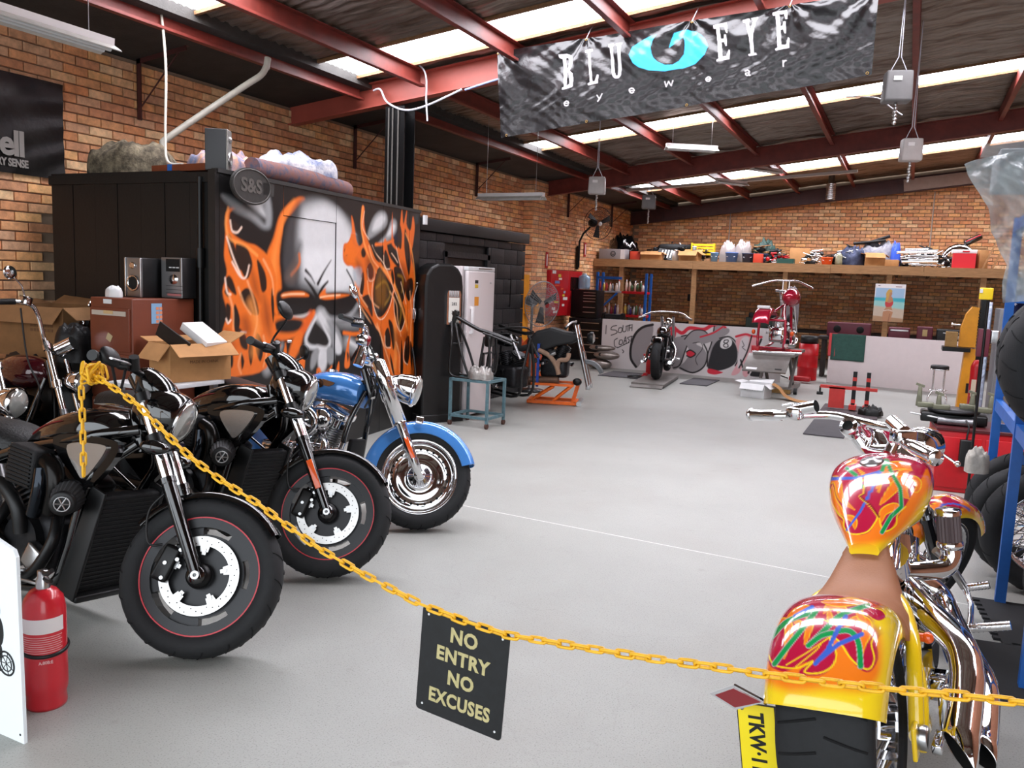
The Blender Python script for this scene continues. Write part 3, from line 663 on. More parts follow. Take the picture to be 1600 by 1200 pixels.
# ---------------------------------------------------------------- blue cruiser
BLUEP = mat('metallic_blue_paint', '4583ca', .2, .2, 1., noise=.05)
AIRC = CHROME
def blue_cruiser(origin, head, lean, steer):
    t = thing('motorcycle', 'blue cruiser with chrome fork, deep blue front fender and winged tank badge', 'motorcycle', origin, rot=(-math.radians(lean), 0, math.radians(head)), group='bikes parked along the left side')
    rake = math.radians(30); H = Vector((-.44, 0, .95)); T = steer_matrix(H, rake, math.radians(steer)); A = Vector((0, 0, .33)); fd = Vector((-math.sin(rake), 0, math.cos(rake)))
    tyre(A, .33, .14, .235, t, T, grooves=22)
    m = MB(); m.T = T
    m.lathe([(.238, -.052), (.244, -.058), (.238, -.062), (.222, -.052), (.214, -.03), (.205, -.024), (.19, -.036), (.165, -.03), (.15, -.02), (.14, -.028), (.1, -.012), (.075, -.02), (.06, -.05), (.035, -.075), (.03, -.09), (0, -.09)], A, AXY, 56)
    m.lathe([(.238, .052), (.244, .058), (.238, .062), (.222, .052), (.2, .03), (.1, .02), (0, .06)], A, AXY, 56); rim = m.build('disc_rim', CHROME, t)
    m = MB(); m.T = T
    for i in range(26): a = 2*PI*i/26; p = A+Vector((.178*math.cos(a), -.0335, .178*math.sin(a))); m.cyl(p, p+Vector((0, -.002, 0)), .0085, n=10)
    m.build('rim_hole', HOLE, rim)['kind'] = 'stuff'
    m = MB(); m.T = T; m.lathe([(.013, -.128), (.024, -.128), (.03, -.11), (.03, -.09)], A, AXY, 20); m.build('axle_cap', CHROME, t)
    for s in (-1, 1):
        b = A+Vector((0, s*.115, 0))
        m = MB(); m.T = T; m.lathe([(0, -.03), (.03, -.03), (.031, .2), (.035, .34), (.041, .345), (.041, .37), (0, .37)], b, fd, 20); m.ell(b, (.04, .028, .035)); m.build('fork_slider', CHROME, t)
        m = MB(); m.T = T; m.lathe([(0, .36), (.043, .36), (.043, .58), (.05, .585), (.05, .78), (.036, .8), (0, .8)], b, fd, 22); m.build('fork_cover', CHROME, t)
        q = b+Vector((.03, -.0, 0)) if s > 0 else b+Vector((0, -.028, 0)); f, _ = frame_of(q+fd*.1, q+fd*.26, (0, 1, 0)); m = MB(); m.T = T; m.box((0, 0, .08), (.026, .008, .14), M=f, bev=.003)
        if s < 0: m.build('fork_reflector', AMBER, t)
    m = MB(); m.T = T; m.box(A+fd*.6+Vector((.0, 0, 0)), (.08, .3, .05), ry=-.5, bev=.012); m.build('triple_clamp', CHROME, t)
    fm = fender(A, .365, .17, math.radians(22), math.radians(182), .085, n=40, pw=4.); fm.v = [(T @ Vector(v))[:] for v in fm.v]; ff = fm.build('front_fender', BLUEP, t)
    m = MB(); m.T = T
    for x, z in ((-.09, .655), (-.13, .645), (.13, .64), (.17, .625)): m.ell((x, -.088, z), (.006, .003, .006), 8, 6)
    m.build('fender_rivet', CHROME, ff)['kind'] = 'stuff'
    m = MB(); m.T = T; m.box((-.06, -.1, .68), (.05, .02, .05), bev=.01); m.build('fender_bracket', CHROME, t)
    # headlight
    hx = T @ Matrix.Translation((-.19, 0, .90)) @ Matrix.Rotation(math.radians(8), 4, 'Y')
    def lat(pr, name, mm, par=t):
        a = MB(); a.lathe(pr, (0, 0, 0), (1, 0, 0), 28); b = MB(); b.add(a.v, a.f, True, hx); return b.build(name, mm, par)
    hs = lat([(0, -.13), (.03, -.125), (.06, -.1), (.085, -.05), (.098, .01), (.1, .05)], 'headlight_shell', CHROME); lat([(.1, .045), (.108, .055), (.108, .07), (.098, .075)], 'headlight_rim', CHROME, hs)
    lat([(.1, .07), (.085, .09), (.05, .1), (0, .104)], 'headlight_lens', GLASS, hs)
    # risers, bars
    m = MB(); m.T = T; m.box((-.47, 0, 1.07), (.13, .1, .05), bev=.02); m.cyl((-.42, 0, .98), (-.30, 0, .93), .04, n=12); m.build('riser', CHROME, t)
    for s in (-1, 1):
        m = MB(); m.T = T; m.cyl((-.52, s*.06, .98), (-.50, s*.06, 1.12), .034, n=20); m.build('chrome_canister', CHROME, t) if s < 0 else None
    m = MB(); m.T = T; m.tube(smooth_curve([(-.62, .42, 1.17), (-.58, .3, 1.2), (-.50, .2, 1.2), (-.47, .1, 1.08), (-.47, 0, 1.06), (-.47, -.1, 1.08), (-.50, -.2, 1.2), (-.58, -.3, 1.2), (-.62, -.42, 1.17)], 6), .0135, 10); m.build('handlebar', CHROME, t)
    for s in (-1, 1):
        m = MB(); m.T = T; m.cyl((-.632, s*.45, 1.165), (-.585, s*.31, 1.2), .019, n=14); m.build('grip', BLACKP, t)
        m = MB(); m.T = T; m.box((-.55, s*.27, 1.205), (.08, .07, .05), bev=.01); m.build('switch_pod', BLACKP, t)
        m = MB(); m.T = T; m.tube(smooth_curve([(-.53, s*.27, 1.2), (-.51, s*.34, 1.19), (-.55, s*.42, 1.16)], 5), .009, 8); m.build('lever', CHROME, t)
        m = MB(); m.T = T; m.tube(smooth_curve([(-.54, s*.26, 1.23), (-.56, s*.25, 1.32), (-.58, s*.30, 1.37), (-.6, s*.34, 1.38)], 5), .006, 8); m.build('mirror_stem', CHROME, t)
        m = MB(); m.T = T; m.ell((0, 0, 0), (.02, .052, .042), M=Matrix.Translation((-.6, s*.37, 1.37)) @ Euler((.4*s, -.3, .4*s)).to_matrix().to_4x4()); m.build('mirror', CHROME, t)
        m = MB(); m.T = T; m.lathe([(0, -.05), (.03, -.04), (.038, 0), (.038, .03), (0, .03)], (-.50, s*.22, 1.11), (1, 0, 0), 18); ts = m.build('turn_signal', CHROME, t)
        m = MB(); m.T = T; m.lathe([(.036, .0), (.03, .015), (0, .02)], (-.47, s*.22, 1.11), (1, 0, 0), 18); m.build('signal_lens', REDLENS, ts)
    m = MB(); m.T = T; m.tube(smooth_curve([(-.5, -.2, 1.15), (-.4, -.16, 1.0), (-.38, -.12, .85), (-.42, -.1, .7)], 6), .007, 6); m.build('cable', BLACKP, t)
    m = MB(); m.T = T; m.tube(smooth_curve([(-.5, .0, 1.1), (-.38, -.05, .95), (-.36, -.1, .75), (-.38, -.08, .55)], 6), .007, 6); m.build('cable', BLACKP, t)
    # tank
    def tank(u, v):
        x = -1.06+.60*u; a = 2*PI*v; q = math.sin(min(1, u/.6)*PI/2); zt = .80+.15*q**.9-(.05*((u-.7)/.3)**2 if u > .7 else 0); zb = .775-.05*u
        w = .03+.115*q-(.05*((u-.75)/.25)**2 if u > .75 else 0); cz = (zt+zb)/2; hz = (zt-zb)/2; ca, sa = math.cos(a), math.sin(a)
        return (x, w*math.copysign(abs(ca)**.7, ca), cz+hz*math.copysign(abs(sa)**.9, sa))
    m = MB(); m.grid(tank, 24, 24); m.add([tank(0, i/24) for i in range(24)], [tuple(range(24))]); m.add([tank(1, i/24) for i in range(24)], [tuple(reversed(range(24)))]); tk = m.build('tank', BLUEP, t)
    for s in (-1, 1):   # winged badge
        f = Matrix.Translation((-.70, s*.1475, .865)) @ Matrix(((1, 0, 0, 0), (0, 0, s, 0), (0, 1, 0, 0), (0, 0, 0, 1)))
        m = MB(); m.prism([(-.03, .0), (-.065, .02), (-.03, .014), (.0, .03), (.10, .012), (.085, -.004), (.05, -.016), (.0, -.012)], .006, f); m.build('tank_badge', mat('badge_bronze', '8a6d58', .25, 1), tk)
        m = MB(); m.lathe([(0, 0), (.028, 0), (.03, .006), (.022, .01), (.018, .006), (0, .006)], f @ Vector((-.02, 0, 0)), (0, s, 0), 20); m.build('badge_roundel', mat('badge_dark', '3a2a22', .3, .8), tk)
        pl = [tank(u, .5+.02*s) for u in (0,)]
    m = MB(); m.cyl((-.72, -.03, .945), (-.72, -.03, .962), .035, n=20); m.build('tank_cap', CHROME, tk)
    # seat, rear fender, wheel
    m = MB()
    def seat(u, v):
        x = -1.0-.62*u; a = PI*v; w = .09+.09*math.sin(min(1, u*2)*PI/2); return (x, w*math.cos(a), .69+.10*math.sin(a)**.5+.05*u*u)
    m.grid(seat, 16, 12); m.build('seat', LEATHER, t)
    B = Vector((-1.66, 0, .33)); fender(B, .39, .24, math.radians(-5), math.radians(140), .1, pw=4.).build('rear_fender', BLUEP, t); tyre(B, .33, .15, .235, t, grooves=0)
    m = MB(); annulus(m, B, .0, .24, -.05, .05); m.build('rear_rim', CHROME, t)
    # frame
    m = MB()
    for s in (-1, 1):
        m.tube(smooth_curve([(-.44, s*.03, .84), (-.50, s*.11, .6), (-.54, s*.12, .3), (-.62, s*.12, .17), (-1.2, s*.12, .17), (-1.5, s*.12, .3)], 6), .018, 10); m.tube([(-.45, s*.03, .9), (-.9, s*.05, .78), (-1.3, s*.1, .62)], .016, 10)
    m.cyl((-.40, 0, .80), (-.48, 0, .98), .034, n=14); m.build('frame', BLACK, t)
    vtwin(t, -.78, .36, 1.12, STEEL, CHROME, 0, CHROME)
    m = MB(); m.lathe([(0, .0), (.1, 0), (.108, .02), (.1, .05), (.075, .06), (.07, .052), (.05, .06), (.03, .075), (0, .078)], (-.80, -.13, .60), (0, -1, 0), 32); ac = m.build('air_cleaner', CHROME, t)
    m = MB(); m.torus((-.80, -.188, .60), (0, 1, 0), .055, .004, 28, 6); m.build('cleaner_ring', BLACKP, ac)
    m = MB(); m.ell((-.70, -.12, .63), (.08, .05, .075)); m.build('intake_cover', CHROME, t)
    m = MB(); m.tube(smooth_curve([(-.70, -.1, .52), (-.62, -.17, .46), (-.66, -.2, .34), (-.8, -.2, .24), (-1.2, -.2, .2), (-1.9, -.2, .22)], 6), .028, 12); m.build('exhaust', CHROME, t)
    m = MB(); m.tube(smooth_curve([(-.98, -.1, .52), (-.96, -.19, .42), (-1.1, -.22, .33), (-1.9, -.22, .33)], 6), .028, 12); m.build('exhaust', CHROME, t)
    m = MB(); m.cyl((-.55, -.13, .36), (-.50, -.13, .50), .022, n=14); m.build('oil_filter', CHROME, t)
    m = MB(); m.box((-.50, 0, .42), (.03, .16, .2), ry=.15, bev=.01); m.build('oil_cooler', GRILL, t)
    m = MB(); m.box((-.68, -.25, .25), (.22, .07, .02), bev=.01); m.build('footboard', BLACKP, t)
    m = MB(); m.cyl((-.8, -.1, .25), (-.5, -.28, .3), .011, n=8); m.build('brake_pedal', CHROME, t)
    m = MB(); m.cyl((-1.0, .1, .17), (-1.1, .24, .035), .01, n=8); m.build('side_stand', BLACKM, t)
    return t
bikeC = blue_cruiser((-2.73, 4.40, 0), 0, 8, 33)
# ---------------------------------------------------------------- flame painted chopper
YELP = mat('chopper_yellow', 'edc41c', .18, 0, .8)
ART = mat('flame_artwork', 'ffffff', .16, 0, 1., attr='paint')
CRIM, OR1, YL1, GRN, BLU, LIL = 'b3153c', 'f07a1c', 'f6d21e', '12924a', '3c62c4', 'c9b6c6'
def flame(P, pts, w, taper=True):
    P.line(pts, w+.0028, YL1, .0015, taper=taper); P.line(pts, w, OR1, .0015, taper=taper)
def bulb(P, pts):
    P.poly(pts, YL1, .001); c = np.mean(np.array(pts), 0); P.poly([((x-c[0])*.9+c[0], (y-c[1])*.9+c[1]) for x, y in pts], CRIM, .001)
def chopper():
    head, lean = 82.5, 9
    t = thing('motorcycle', 'flame painted chopper with brown seat, seen from behind its fat rear tyre', 'motorcycle', (-.03, 2.5, 0), rot=(-math.radians(lean), 0, math.radians(head)))
    # Euler XYZ applies lean about local x first, then heading
    C0 = Vector((.1, 0, .31))
    tyre(C0, .31, .27, .235, t, grooves=22)
    m = MB(); annulus(m, C0, .19, .237, -.12, .12, n=40)
    m.build('rear_rim', CHROME, t)
    m = MB()
    for i in range(6):
        a = 2*PI*i/6; p = C0+Vector((.05*math.cos(a), 0, .05*math.sin(a))); q = C0+Vector((.2*math.cos(a+.5), 0, .2*math.sin(a+.5)))
        for s in (-1, 1): m.tube([p+Vector((0, s*.03, 0)), (p+q)/2+Vector((0, s*.06, 0)), q+Vector((0, s*.09, 0))], .014, 8)
    m.cyl(C0+Vector((0, -.09, 0)), C0+Vector((0, .09, 0)), .06, n=24); m.build('rear_wheel_centre', CHROME, t)
    m = MB(); m.lathe([(.0, 0), (.02, 0), (.034, .004), (.036, .04), (.03, .045), (0, .045)], (.1, -.185, .30), (0, -1, 0), 24); m.build('axle_nut', STEEL, t)
    # rear fender with artwork
    R = .375; a0, a1 = math.radians(152), math.radians(48); W = .325
    fm = MB(); nu, nv = 220, 150
    def fpt(u, v):
        a = a0+(a1-a0)*u; s = v*2-1; drop = .11*abs(s)**2.5; w = W*(1+.05*math.sin(u*PI))
        r = R-drop; return (C0.x+r*math.cos(a), w/2*math.sin(s*PI/2), C0.z+r*math.sin(a))
    fm.grid(fpt, nu, nv); fo = fm.build('rear_fender', ART, t)
    # artwork sprayed on along one fixed direction of the fender's own space, drawn in stencil units (K per metre)
    K = 2250.; co = np.array([v[:] for v in fm.v]); h1 = np.c_[co, np.ones(len(co))]
    U = h1 @ np.array([548.3, -2267.8, -261.7, 552.5])/K; V = h1 @ np.array([-729.0, -265.8, -2219.0, 1735.3])/K
    def F(*pts): return [(x/K, y/K) for x, y in pts]
    P = Paint(U, V, CRIM)
    P.poly(F((-20, 560), (30, 580), (120, 600), (250, 540), (200, 610), (330, 620), (410, 560), (425, 480), (385, 390), (470, 440), (540, 560), (620, 600), (680, 520), (700, 380), (1000, 380), (1000, 1000), (-80, 1000)), OR1, .002)
    P.line(F((-10, 470), (30, 550), (100, 575), (200, 575), (285, 535), (235, 600), (330, 605), (405, 560), (424, 480), (384, 390), (440, 410), (505, 510), (570, 570), (625, 580), (655, 520), (640, 430), (670, 375)), .0022, YL1, .001)
    P.poly(F((-60, 690), (150, 720), (385, 700), (600, 710), (700, 620), (790, 500), (900, 1000), (-80, 1000)), YL1, .022)
    P.poly(F((650, 300), (700, 380), (700, 700), (720, 1100), (1000, 1000), (1000, 200), (740, 200)), YL1, .02)
    for pts, w in ((((20, 330), (60, 280), (120, 300), (125, 400), (105, 520)), .010), (((110, 260), (170, 210), (240, 200), (265, 260), (250, 350), (232, 430)), .011), (((160, 290), (200, 300), (200, 370)), .006),
                   (((350, 230), (380, 190), (450, 180), (470, 240), (440, 300), (420, 260)), .012), (((380, 200), (395, 290), (410, 310)), .007), (((480, 330), (540, 280), (610, 290), (620, 350), (585, 430), (580, 500)), .012),
                   (((340, 150), (450, 160), (560, 150), (640, 190)), .012), (((560, 230), (610, 290)), .008)):
        flame(P, F(*pts), w)
    bulb(P, F((590, 215), (650, 195), (730, 215), (755, 265), (700, 290), (640, 260)))
    for pts in (((10, 390), (100, 290), (200, 245), (290, 225)), ((45, 555), (120, 450), (190, 360), (300, 215)), ((260, 435), (350, 345), (450, 250), (560, 205), (640, 180)), ((430, 350), (510, 350), (560, 420), (570, 565)), ((255, 438), (330, 380), (400, 360))):
        P.line(F(*pts), .0085, LIL, .001); P.line(F(*pts), .0072, GRN, .001)
    for pts in (((300, 550), (370, 470), (440, 330), (490, 255)), ((330, 520), (440, 430), (585, 370)), ((165, 245), (275, 185))): P.line(F(*pts), .0062, BLU, .001, curve=False)
    for pts in (((120, 560), (250, 480), (380, 390)), ((270, 290), (330, 270), (400, 300)), ((180, 570), (300, 470), (330, 430))): P.line(F(*pts), .0015, YL1, .001)
    P.apply(fo.data)
    m = MB()
    def fin(u, v): p = Vector(fpt(1-u, v)); d = (p-Vector((C0.x, p.y*.6, C0.z))).normalized(); return tuple(p-d*.006)
    m.grid(fin, 24, 16); m.build('fender_lining', mat('fender_lining', '6d5a10', .5), fo)
    # seat
    m = MB()
    def seat(u, v):
        x = .66-.42*u; s = v*2-1; w = .042+.115*min(1, u/.75)**.85; zt = .745-.06*math.sin(u*PI)-.115*u; return (x, w*math.sin(s*PI/2), zt-.10*abs(s)**2.6*min(1, .35+u)-.02*(1 if u < .03 else 0))
    m.grid(seat, 24, 18); so = m.build('seat', mat('tan_leather', '9a6544', .55, noise=.06, nscale=8, bump=.15, bscale=150), t)
    mod = so.modifiers.new('thick', 'SOLIDIFY'); mod.thickness = .02; mod.offset = -1
    # tank
    nu, nv = 210, 190
    def tank(u, v):
        x = .57+.60*u; a = 2*PI*v; w = .05+.135*math.sin(min(1, u/.68)*PI/2)**1.15; w -= .075*max(0, (u-.68)/.32)**2
        zt = .735+.25*math.sin(min(1, (u+.02)/.80)*PI/2)**1.05-.035*max(0, (u-.8)/.2)**2; zb = zt-.05-.16*min(1, u*2.2)*(1-.35*max(0, u-.6)/.4)
        cz = (zt+zb)/2; hz = (zt-zb)/2; ca, sa = math.cos(a), math.sin(a); return (x, w*math.copysign(abs(ca)**.8, ca), cz+hz*math.copysign(abs(sa)**.8, sa))
    m = MB(); m.grid(tank, nu, nv); m.add([tank(0, i/40) for i in range(40)], [tuple(range(40))]); m.add([tank(1, i/40) for i in range(40)], [tuple(reversed(range(40)))]); to = m.build('tank', ART, t)
    K2 = 1760.; co = np.array([v[:] for v in to.data.vertices and [q.co[:] for q in to.data.vertices]]); h1 = np.c_[co, np.ones(len(co))]
    U = h1 @ np.array([323.4, -1763.0, -152.9, 529.7])/K2; V = h1 @ np.array([-303.1, -17.3, -1722.5, 2439.5])/K2; P = Paint(U, V, CRIM)
    def G(*pts): return [(x/K2, y/K2) for x, y in pts]
    P.poly(G((340, 560), (380, 700), (440, 830), (480, 870), (500, 930), (570, 940), (640, 915), (690, 820), (715, 900), (760, 900), (805, 830), (850, 760), (900, 680), (950, 600), (1010, 560), (1010, 1100), (300, 1100), (300, 560)), OR1, .002)
    P.poly(G((300, 700), (380, 820), (470, 970), (560, 1000), (680, 985), (800, 940), (900, 830), (980, 700), (1040, 700), (1040, 1120), (300, 1120)), YL1, .02)
    P.line(G((375, 640), (405, 740), (440, 815), (480, 850), (485, 900), (530, 935), (620, 920), (670, 860), (690, 820), (700, 880), (730, 915), (790, 880), (800, 820), (850, 770)), .0022, YL1, .001)
    for pts, w in ((((365, 680), (375, 620), (420, 600), (440, 640), (460, 720), (545, 790)), .012), (((400, 640), (410, 730), (450, 790), (480, 830)), .010), (((480, 830), (540, 850), (550, 905)), .008), (((490, 500), (520, 480), (560, 475)), .008),
                   (((690, 680), (700, 590), (760, 520), (850, 510), (895, 540)), .015), (((890, 540), (830, 560), (780, 600), (730, 620)), .010), (((700, 755), (760, 680), (830, 610), (840, 680), (870, 720)), .016),
                   (((705, 860), (720, 800), (790, 770), (800, 820)), .012), (((865, 615), (900, 590), (935, 620), (920, 670), (880, 660)), .008), (((600, 690), (610, 590), (560, 530)), .004)):
        flame(P, G(*pts), w)
    for pts in (((490, 525), (550, 570), (575, 650), (600, 640), (675, 575)), ((715, 540), (745, 470), (765, 540), (820, 655), (825, 770), (760, 830), (708, 920))):
        P.line(G(*pts), .0078, LIL, .001, curve=False); P.line(G(*pts), .0066, GRN, .001, curve=False)
    for pts in (((380, 595), (560, 590), (700, 545)), ((700, 560), (650, 660), (580, 800), (500, 915))): P.line(G(*pts), .007, BLU, .001, w2=.003, curve=False)
    P.line(G((600, 600), (610, 680), (580, 710), (640, 760), (690, 830)), .0035, '7c1020', .001); P.line(G((593, 600), (603, 680), (573, 710), (634, 765), (684, 835)), .0012, YL1, .001)
    P.apply(to.data)
    m = MB(); f, _ = frame_of(Vector(tank(.62, .25))+Vector((0, .02, -.004)), Vector(tank(.62, .25))+Vector((-.005, .021, .02))); c = f.translation; ax = f.to_3x3() @ Vector((0, 0, 1))
    m.lathe([(0, .016), (.018, .016), (.02, .012), (.04, .01), (.044, .004), (.046, -.02)], c, ax, 28); m.build('fuel_cap', STEEL, to)
    # frame
    def tb(name, pts, r, mm, n=12, k=6, **kw): m = MB(); m.tube(smooth_curve(pts, k), r, n, **kw); return m.build(name, mm, t)
    tb('frame_tube', [(1.22, 0, .86), (1.0, 0, .80), (.75, 0, .70), (.6, 0, .62), (.55, 0, .45)], .024, YELP)
    for s in (-1, 1):
        tb('frame_tube', [(1.2, 0, .80), (1.12, s*.08, .55), (1.05, s*.12, .25), (.9, s*.13, .15), (.5, s*.14, .16), (.32, s*.17, .22)], .018, YELP)
        tb('seat_stay', [(.58, s*.05, .60), (.44, s*.13, .58), (.28, s*.178, .53), (.2, s*.19, .46), (.12, s*.195, .30)], .022, YELP)
        tb('seat_stay', [(.48, s*.10, .52), (.36, s*.17, .44), (.24, s*.2, .34), (.14, s*.2, .24)], .017, YELP)
        tb('chain_stay', [(.5, s*.15, .22), (.3, s*.19, .25), (.1, s*.2, .30)], .024, YELP)
        m = MB(); m.box((.12, s*.195, .29), (.12, .014, .10), bev=.01); m.build('axle_plate', YELP, t)
    m = MB(); m.ell((.33, -.215, .515), (.018, .018, .018)); m.cyl((.33, -.19, .515), (.33, -.215, .515), .014, n=10); m.build('turn_signal', AMBER, t)
    # tail lamp, number plate
    m = MB(); rh = [(.255, .455), (.315, .425), (.255, .395), (.195, .425)]
    f = Matrix(((0, 0, -1, -.10), (1, 0, 0, 0), (0, 1, 0, 0), (0, 0, 0, 1)))
    m.prism([(.34, .432), (.262, .47), (.17, .432), (.262, .394)], .012, f); tl = m.build('tail_lamp', CHROME, t)
    m = MB(); m.prism([(.322, .432), (.262, .461), (.18, .432), (.262, .403)], .016, f); m.build('lamp_lens', REDLENS, tl)
    m = MB(); m.box((-.04, .225, .235), (.004, .112, .30), bev=.0015); pz = m.build('number_plate', mat('plate_yellow', 'f0d81a', .4), t); blk = mat('plate_black', '121212', .5)
    m = MB(); m.box((-.0375, .225, .235), (.004, .12, .308), bev=.0015); m.build('plate_rim', blk, pz)
    Mt = Matrix(((0, 0, -1, -.0425), (0, -1, 0, .228), (-1, 0, 0, .268), (0, 0, 0, 1)))
    text_obj('plate_lettering', 'TKW\u00b711', .064, blk, pz, Mt, .0006, .0022, 1.05, .80)
    for z in (.37, .105):
        m = MB(); m.lathe([(0, .003), (.005, .003), (.006, 0)], (-.042, .267, z), (-1, 0, 0), 10); m.build('plate_screw', STEEL, pz)
    m = MB(); m.tube([(.1, .2, .3), (-.02, .22, .28)], .012, 8); m.build('plate_bracket', CHROME, t)
    # engine
    vtwin(t, .84, .34, 1.25, CHROME, CHROME, -.01, CHROME)
    m = MB(); m.box((.80, .14, .34), (.42, .07, .17), bev=.05); m.build('primary_cover', CHROME, t)
    m = MB(); m.lathe([(0, 0), (.07, 0), (.08, .015), (.05, .03), (0, .035)], (.84, -.135, .33), (0, -1, 0), 28); m.build('cam_cover', CHROME, t)
    m = MB(); m.box((.55, 0, .52), (.13, .16, .2), bev=.04); m.build('oil_tank', YELP, t)
    m = MB(); m.lathe([(0, -.01), (.043, -.01), (.047, 0), (.047, .012), (.042, .018)], (.98, -.225, .645), (0, 0, 1), 24); m.lathe([(.047, .118), (.047, .13), (.04, .14), (0, .142)], (.98, -.225, .645), (0, 0, 1), 24); m.build('filter_band', CHROME, t)
    m = MB(); n = 40; vs = []
    for i in range(n):
        a = 2*PI*i/n; q = .042 if i % 2 else .0375; vs += [(.98+q*math.cos(a), -.225+q*math.sin(a), .66), (.98+q*math.cos(a), -.225+q*math.sin(a), .765)]
    m.add(vs, [(2*i, 2*((i+1) % n), 2*((i+1) % n)+1, 2*i+1) for i in range(n)]); m.build('air_filter', mat('filter_pleats', '5d5052', .6, .3), t)
    tb('intake_elbow', [(.98, -.225, .645), (.975, -.225, .60), (.95, -.20, .565), (.90, -.13, .565), (.86, -.06, .57)], .036, CHROME, 20)
    # pipes
    def pipe(pts, r, slash):
        P_ = smooth_curve(pts, 7); m = MB(); m.tube(P_, r, 24, cap=False); o = m.build('exhaust_pipe', CHROME, t)
        e, d = P_[-1], (P_[-1]-P_[-2]).normalized(); f, _ = frame_of(e, e+d)
        m = MB(); ring = []; inner = []
        for i in range(24):
            a = 2*PI*i/24; q = .5*slash*(1+math.cos(a)) ; ring.append((r*math.cos(a), r*math.sin(a), q)); inner.append((r*.93*math.cos(a), r*.93*math.sin(a), q))
        b = [(r*math.cos(2*PI*i/24), r*math.sin(2*PI*i/24), 0) for i in range(24)]
        m.add(b+ring+inner, [(i, (i+1) % 24, 24+(i+1) % 24, 24+i) for i in range(24)]+[(24+i, 24+(i+1) % 24, 48+(i+1) % 24, 48+i) for i in range(24)], True, f); m.build('pipe_tip', CHROME, o)
        m = MB(); dd = [(r*.93*math.cos(2*PI*i/24), r*.93*math.sin(2*PI*i/24), -.12) for i in range(24)]
        m.add(inner+dd, [(i, (i+1) % 24, 24+(i+1) % 24, 24+i) for i in range(24)]+[tuple(range(24, 48))], True, f); m.build('pipe_bore', HOLE, o)
    pipe([(.78, -.09, .53), (.66, -.16, .50), (.50, -.28, .445), (.40, -.31, .39), (.30, -.31, .335), (.18, -.305, .28)], .05, .12)
    pipe([(1.0, -.09, .52), (1.02, -.17, .44), (.9, -.22, .38), (.62, -.30, .35), (.48, -.345, .32), (.30, -.35, .25), (.24, -.35, .235)], .044, .07)
    tb('front_pipe_run', [(1.06, -.08, .5), (1.05, -.16, .42), (.9, -.2, .33), (.7, -.25, .3)], .03, CHROME)
    # forward controls
    for a, b, r in (((1.05, -.262, .31), (1.05, -.40, .335), .017), ((1.25, -.232, .405), (1.25, -.325, .425), .015)):
        m = MB(); m.cyl(a, b, r, n=14)
        for k in range(8): p = Vector(a).lerp(Vector(b), (k+.7)/8.5); m.torus(p, Vector(b)-Vector(a), r, .0022, 14, 5)
        m.build('foot_peg', CHROME, t)
    tb('control_rod', [(1.25, -.235, .41), (1.18, -.262, .36), (1.05, -.262, .31)], .011, CHROME, k=2); tb('control_arm', [(1.05, -.10, .30), (1.05, -.262, .31)], .018, CHROME, k=2)
    tb('down_tube', [(1.25, -.235, .41), (1.12, -.2, .54), (1.08, -.16, .60)], .016, STEEL, k=3)
    m = MB(); m.ell((.72, -.27, .30), (.04, .04, .045)); m.box((.62, -.2, .25), (.1, .06, .08), bev=.01); m.build('gear_linkage', CHROME, t)
    m = MB(); m.box((.42, -.24, .26), (.09, .035, .13), bev=.01); m.box((.36, -.22, .17), (.12, .03, .03), bev=.005); m.build('rear_caliper', CHROME, t)
    # front end
    rake = math.radians(45); H = Vector((1.22, 0, .98)); T = steer_matrix(H, rake, math.radians(-38)); fd = Vector((-math.sin(rake), 0, math.cos(rake))); sg = -1
    fd = Vector((-math.sin(rake), 0, math.cos(rake)))
    A = Vector((1.88, 0, .33)); fw = Vector((-.7071, 0, .7071))
    tyre(A, .33, .11, .255, t, T, grooves=0)
    m = MB(); m.T = T; m.lathe([(.255, -.038), (.262, -.044), (.25, -.045), (.238, -.03), (.228, 0), (.238, .03), (.25, .045), (.262, .044), (.255, .038)], A, AXY, 48)
    m.build('front_rim', CHROME, t)
    m = MB(); m.T = T
    for i in range(5):
        a = 2*PI*i/5; p = A+Vector((.03*math.cos(a), 0, .03*math.sin(a))); q = A+Vector((.235*math.cos(a+.35), 0, .235*math.sin(a+.35))); m.tube([p, (p+q)/2+Vector((.02*math.sin(a), 0, -.02*math.cos(a))), q], [.024, .018, .022], 8)
    m.cyl(A+Vector((0, -.06, 0)), A+Vector((0, .06, 0)), .035, n=16); m.build('front_wheel_centre', CHROME, t)
    for s in (-1, 1):
        b = A+Vector((0, s*.10, 0))
        m = MB(); m.T = T; m.cyl(b-fw*.02, b+fw*.5, .033, .034, n=20); m.cyl(b+fw*.5, b+fw*.53, .039, n=20); m.build('fork_slider', mat('polished_dark_steel', '6f7074', .15, 1), t)
        m = MB(); m.T = T; m.cyl(b+fw*.52, b+fw*.98, .028, n=20); m.build('fork_stanchion', CHROME, t)
    for q, zz in ((.74, 0), (.92, 0)):
        m = MB(); m.T = T; m.box(A+fw*q, (.10, .28, .035), ry=-rake, bev=.015); m.build('triple_tree', CHROME, t)
    ft = MB(); nu2, nv2 = 60, 30
    def fp(u, v):
        a = math.radians(35)+math.radians(120)*u; s = v*2-1; r = .36-.06*abs(s)**3; return (T @ Vector((A.x+r*math.cos(a), .075*math.sin(s*PI/2), A.z+r*math.sin(a))))[:]
    ft.grid(fp, nu2, nv2); fo2 = ft.build('front_fender', ART, t)
    U = np.array([-(.075)*math.sin((j/nv2*2-1)*PI/2)-.03*abs(j/nv2*2-1)**3*np.sign(j/nv2*2-1) for i in range(nu2+1) for j in range(nv2+1)]); V = np.array([(i/nu2)*.75 for i in range(nu2+1) for j in range(nv2+1)])
    P = Paint(U, V, OR1)
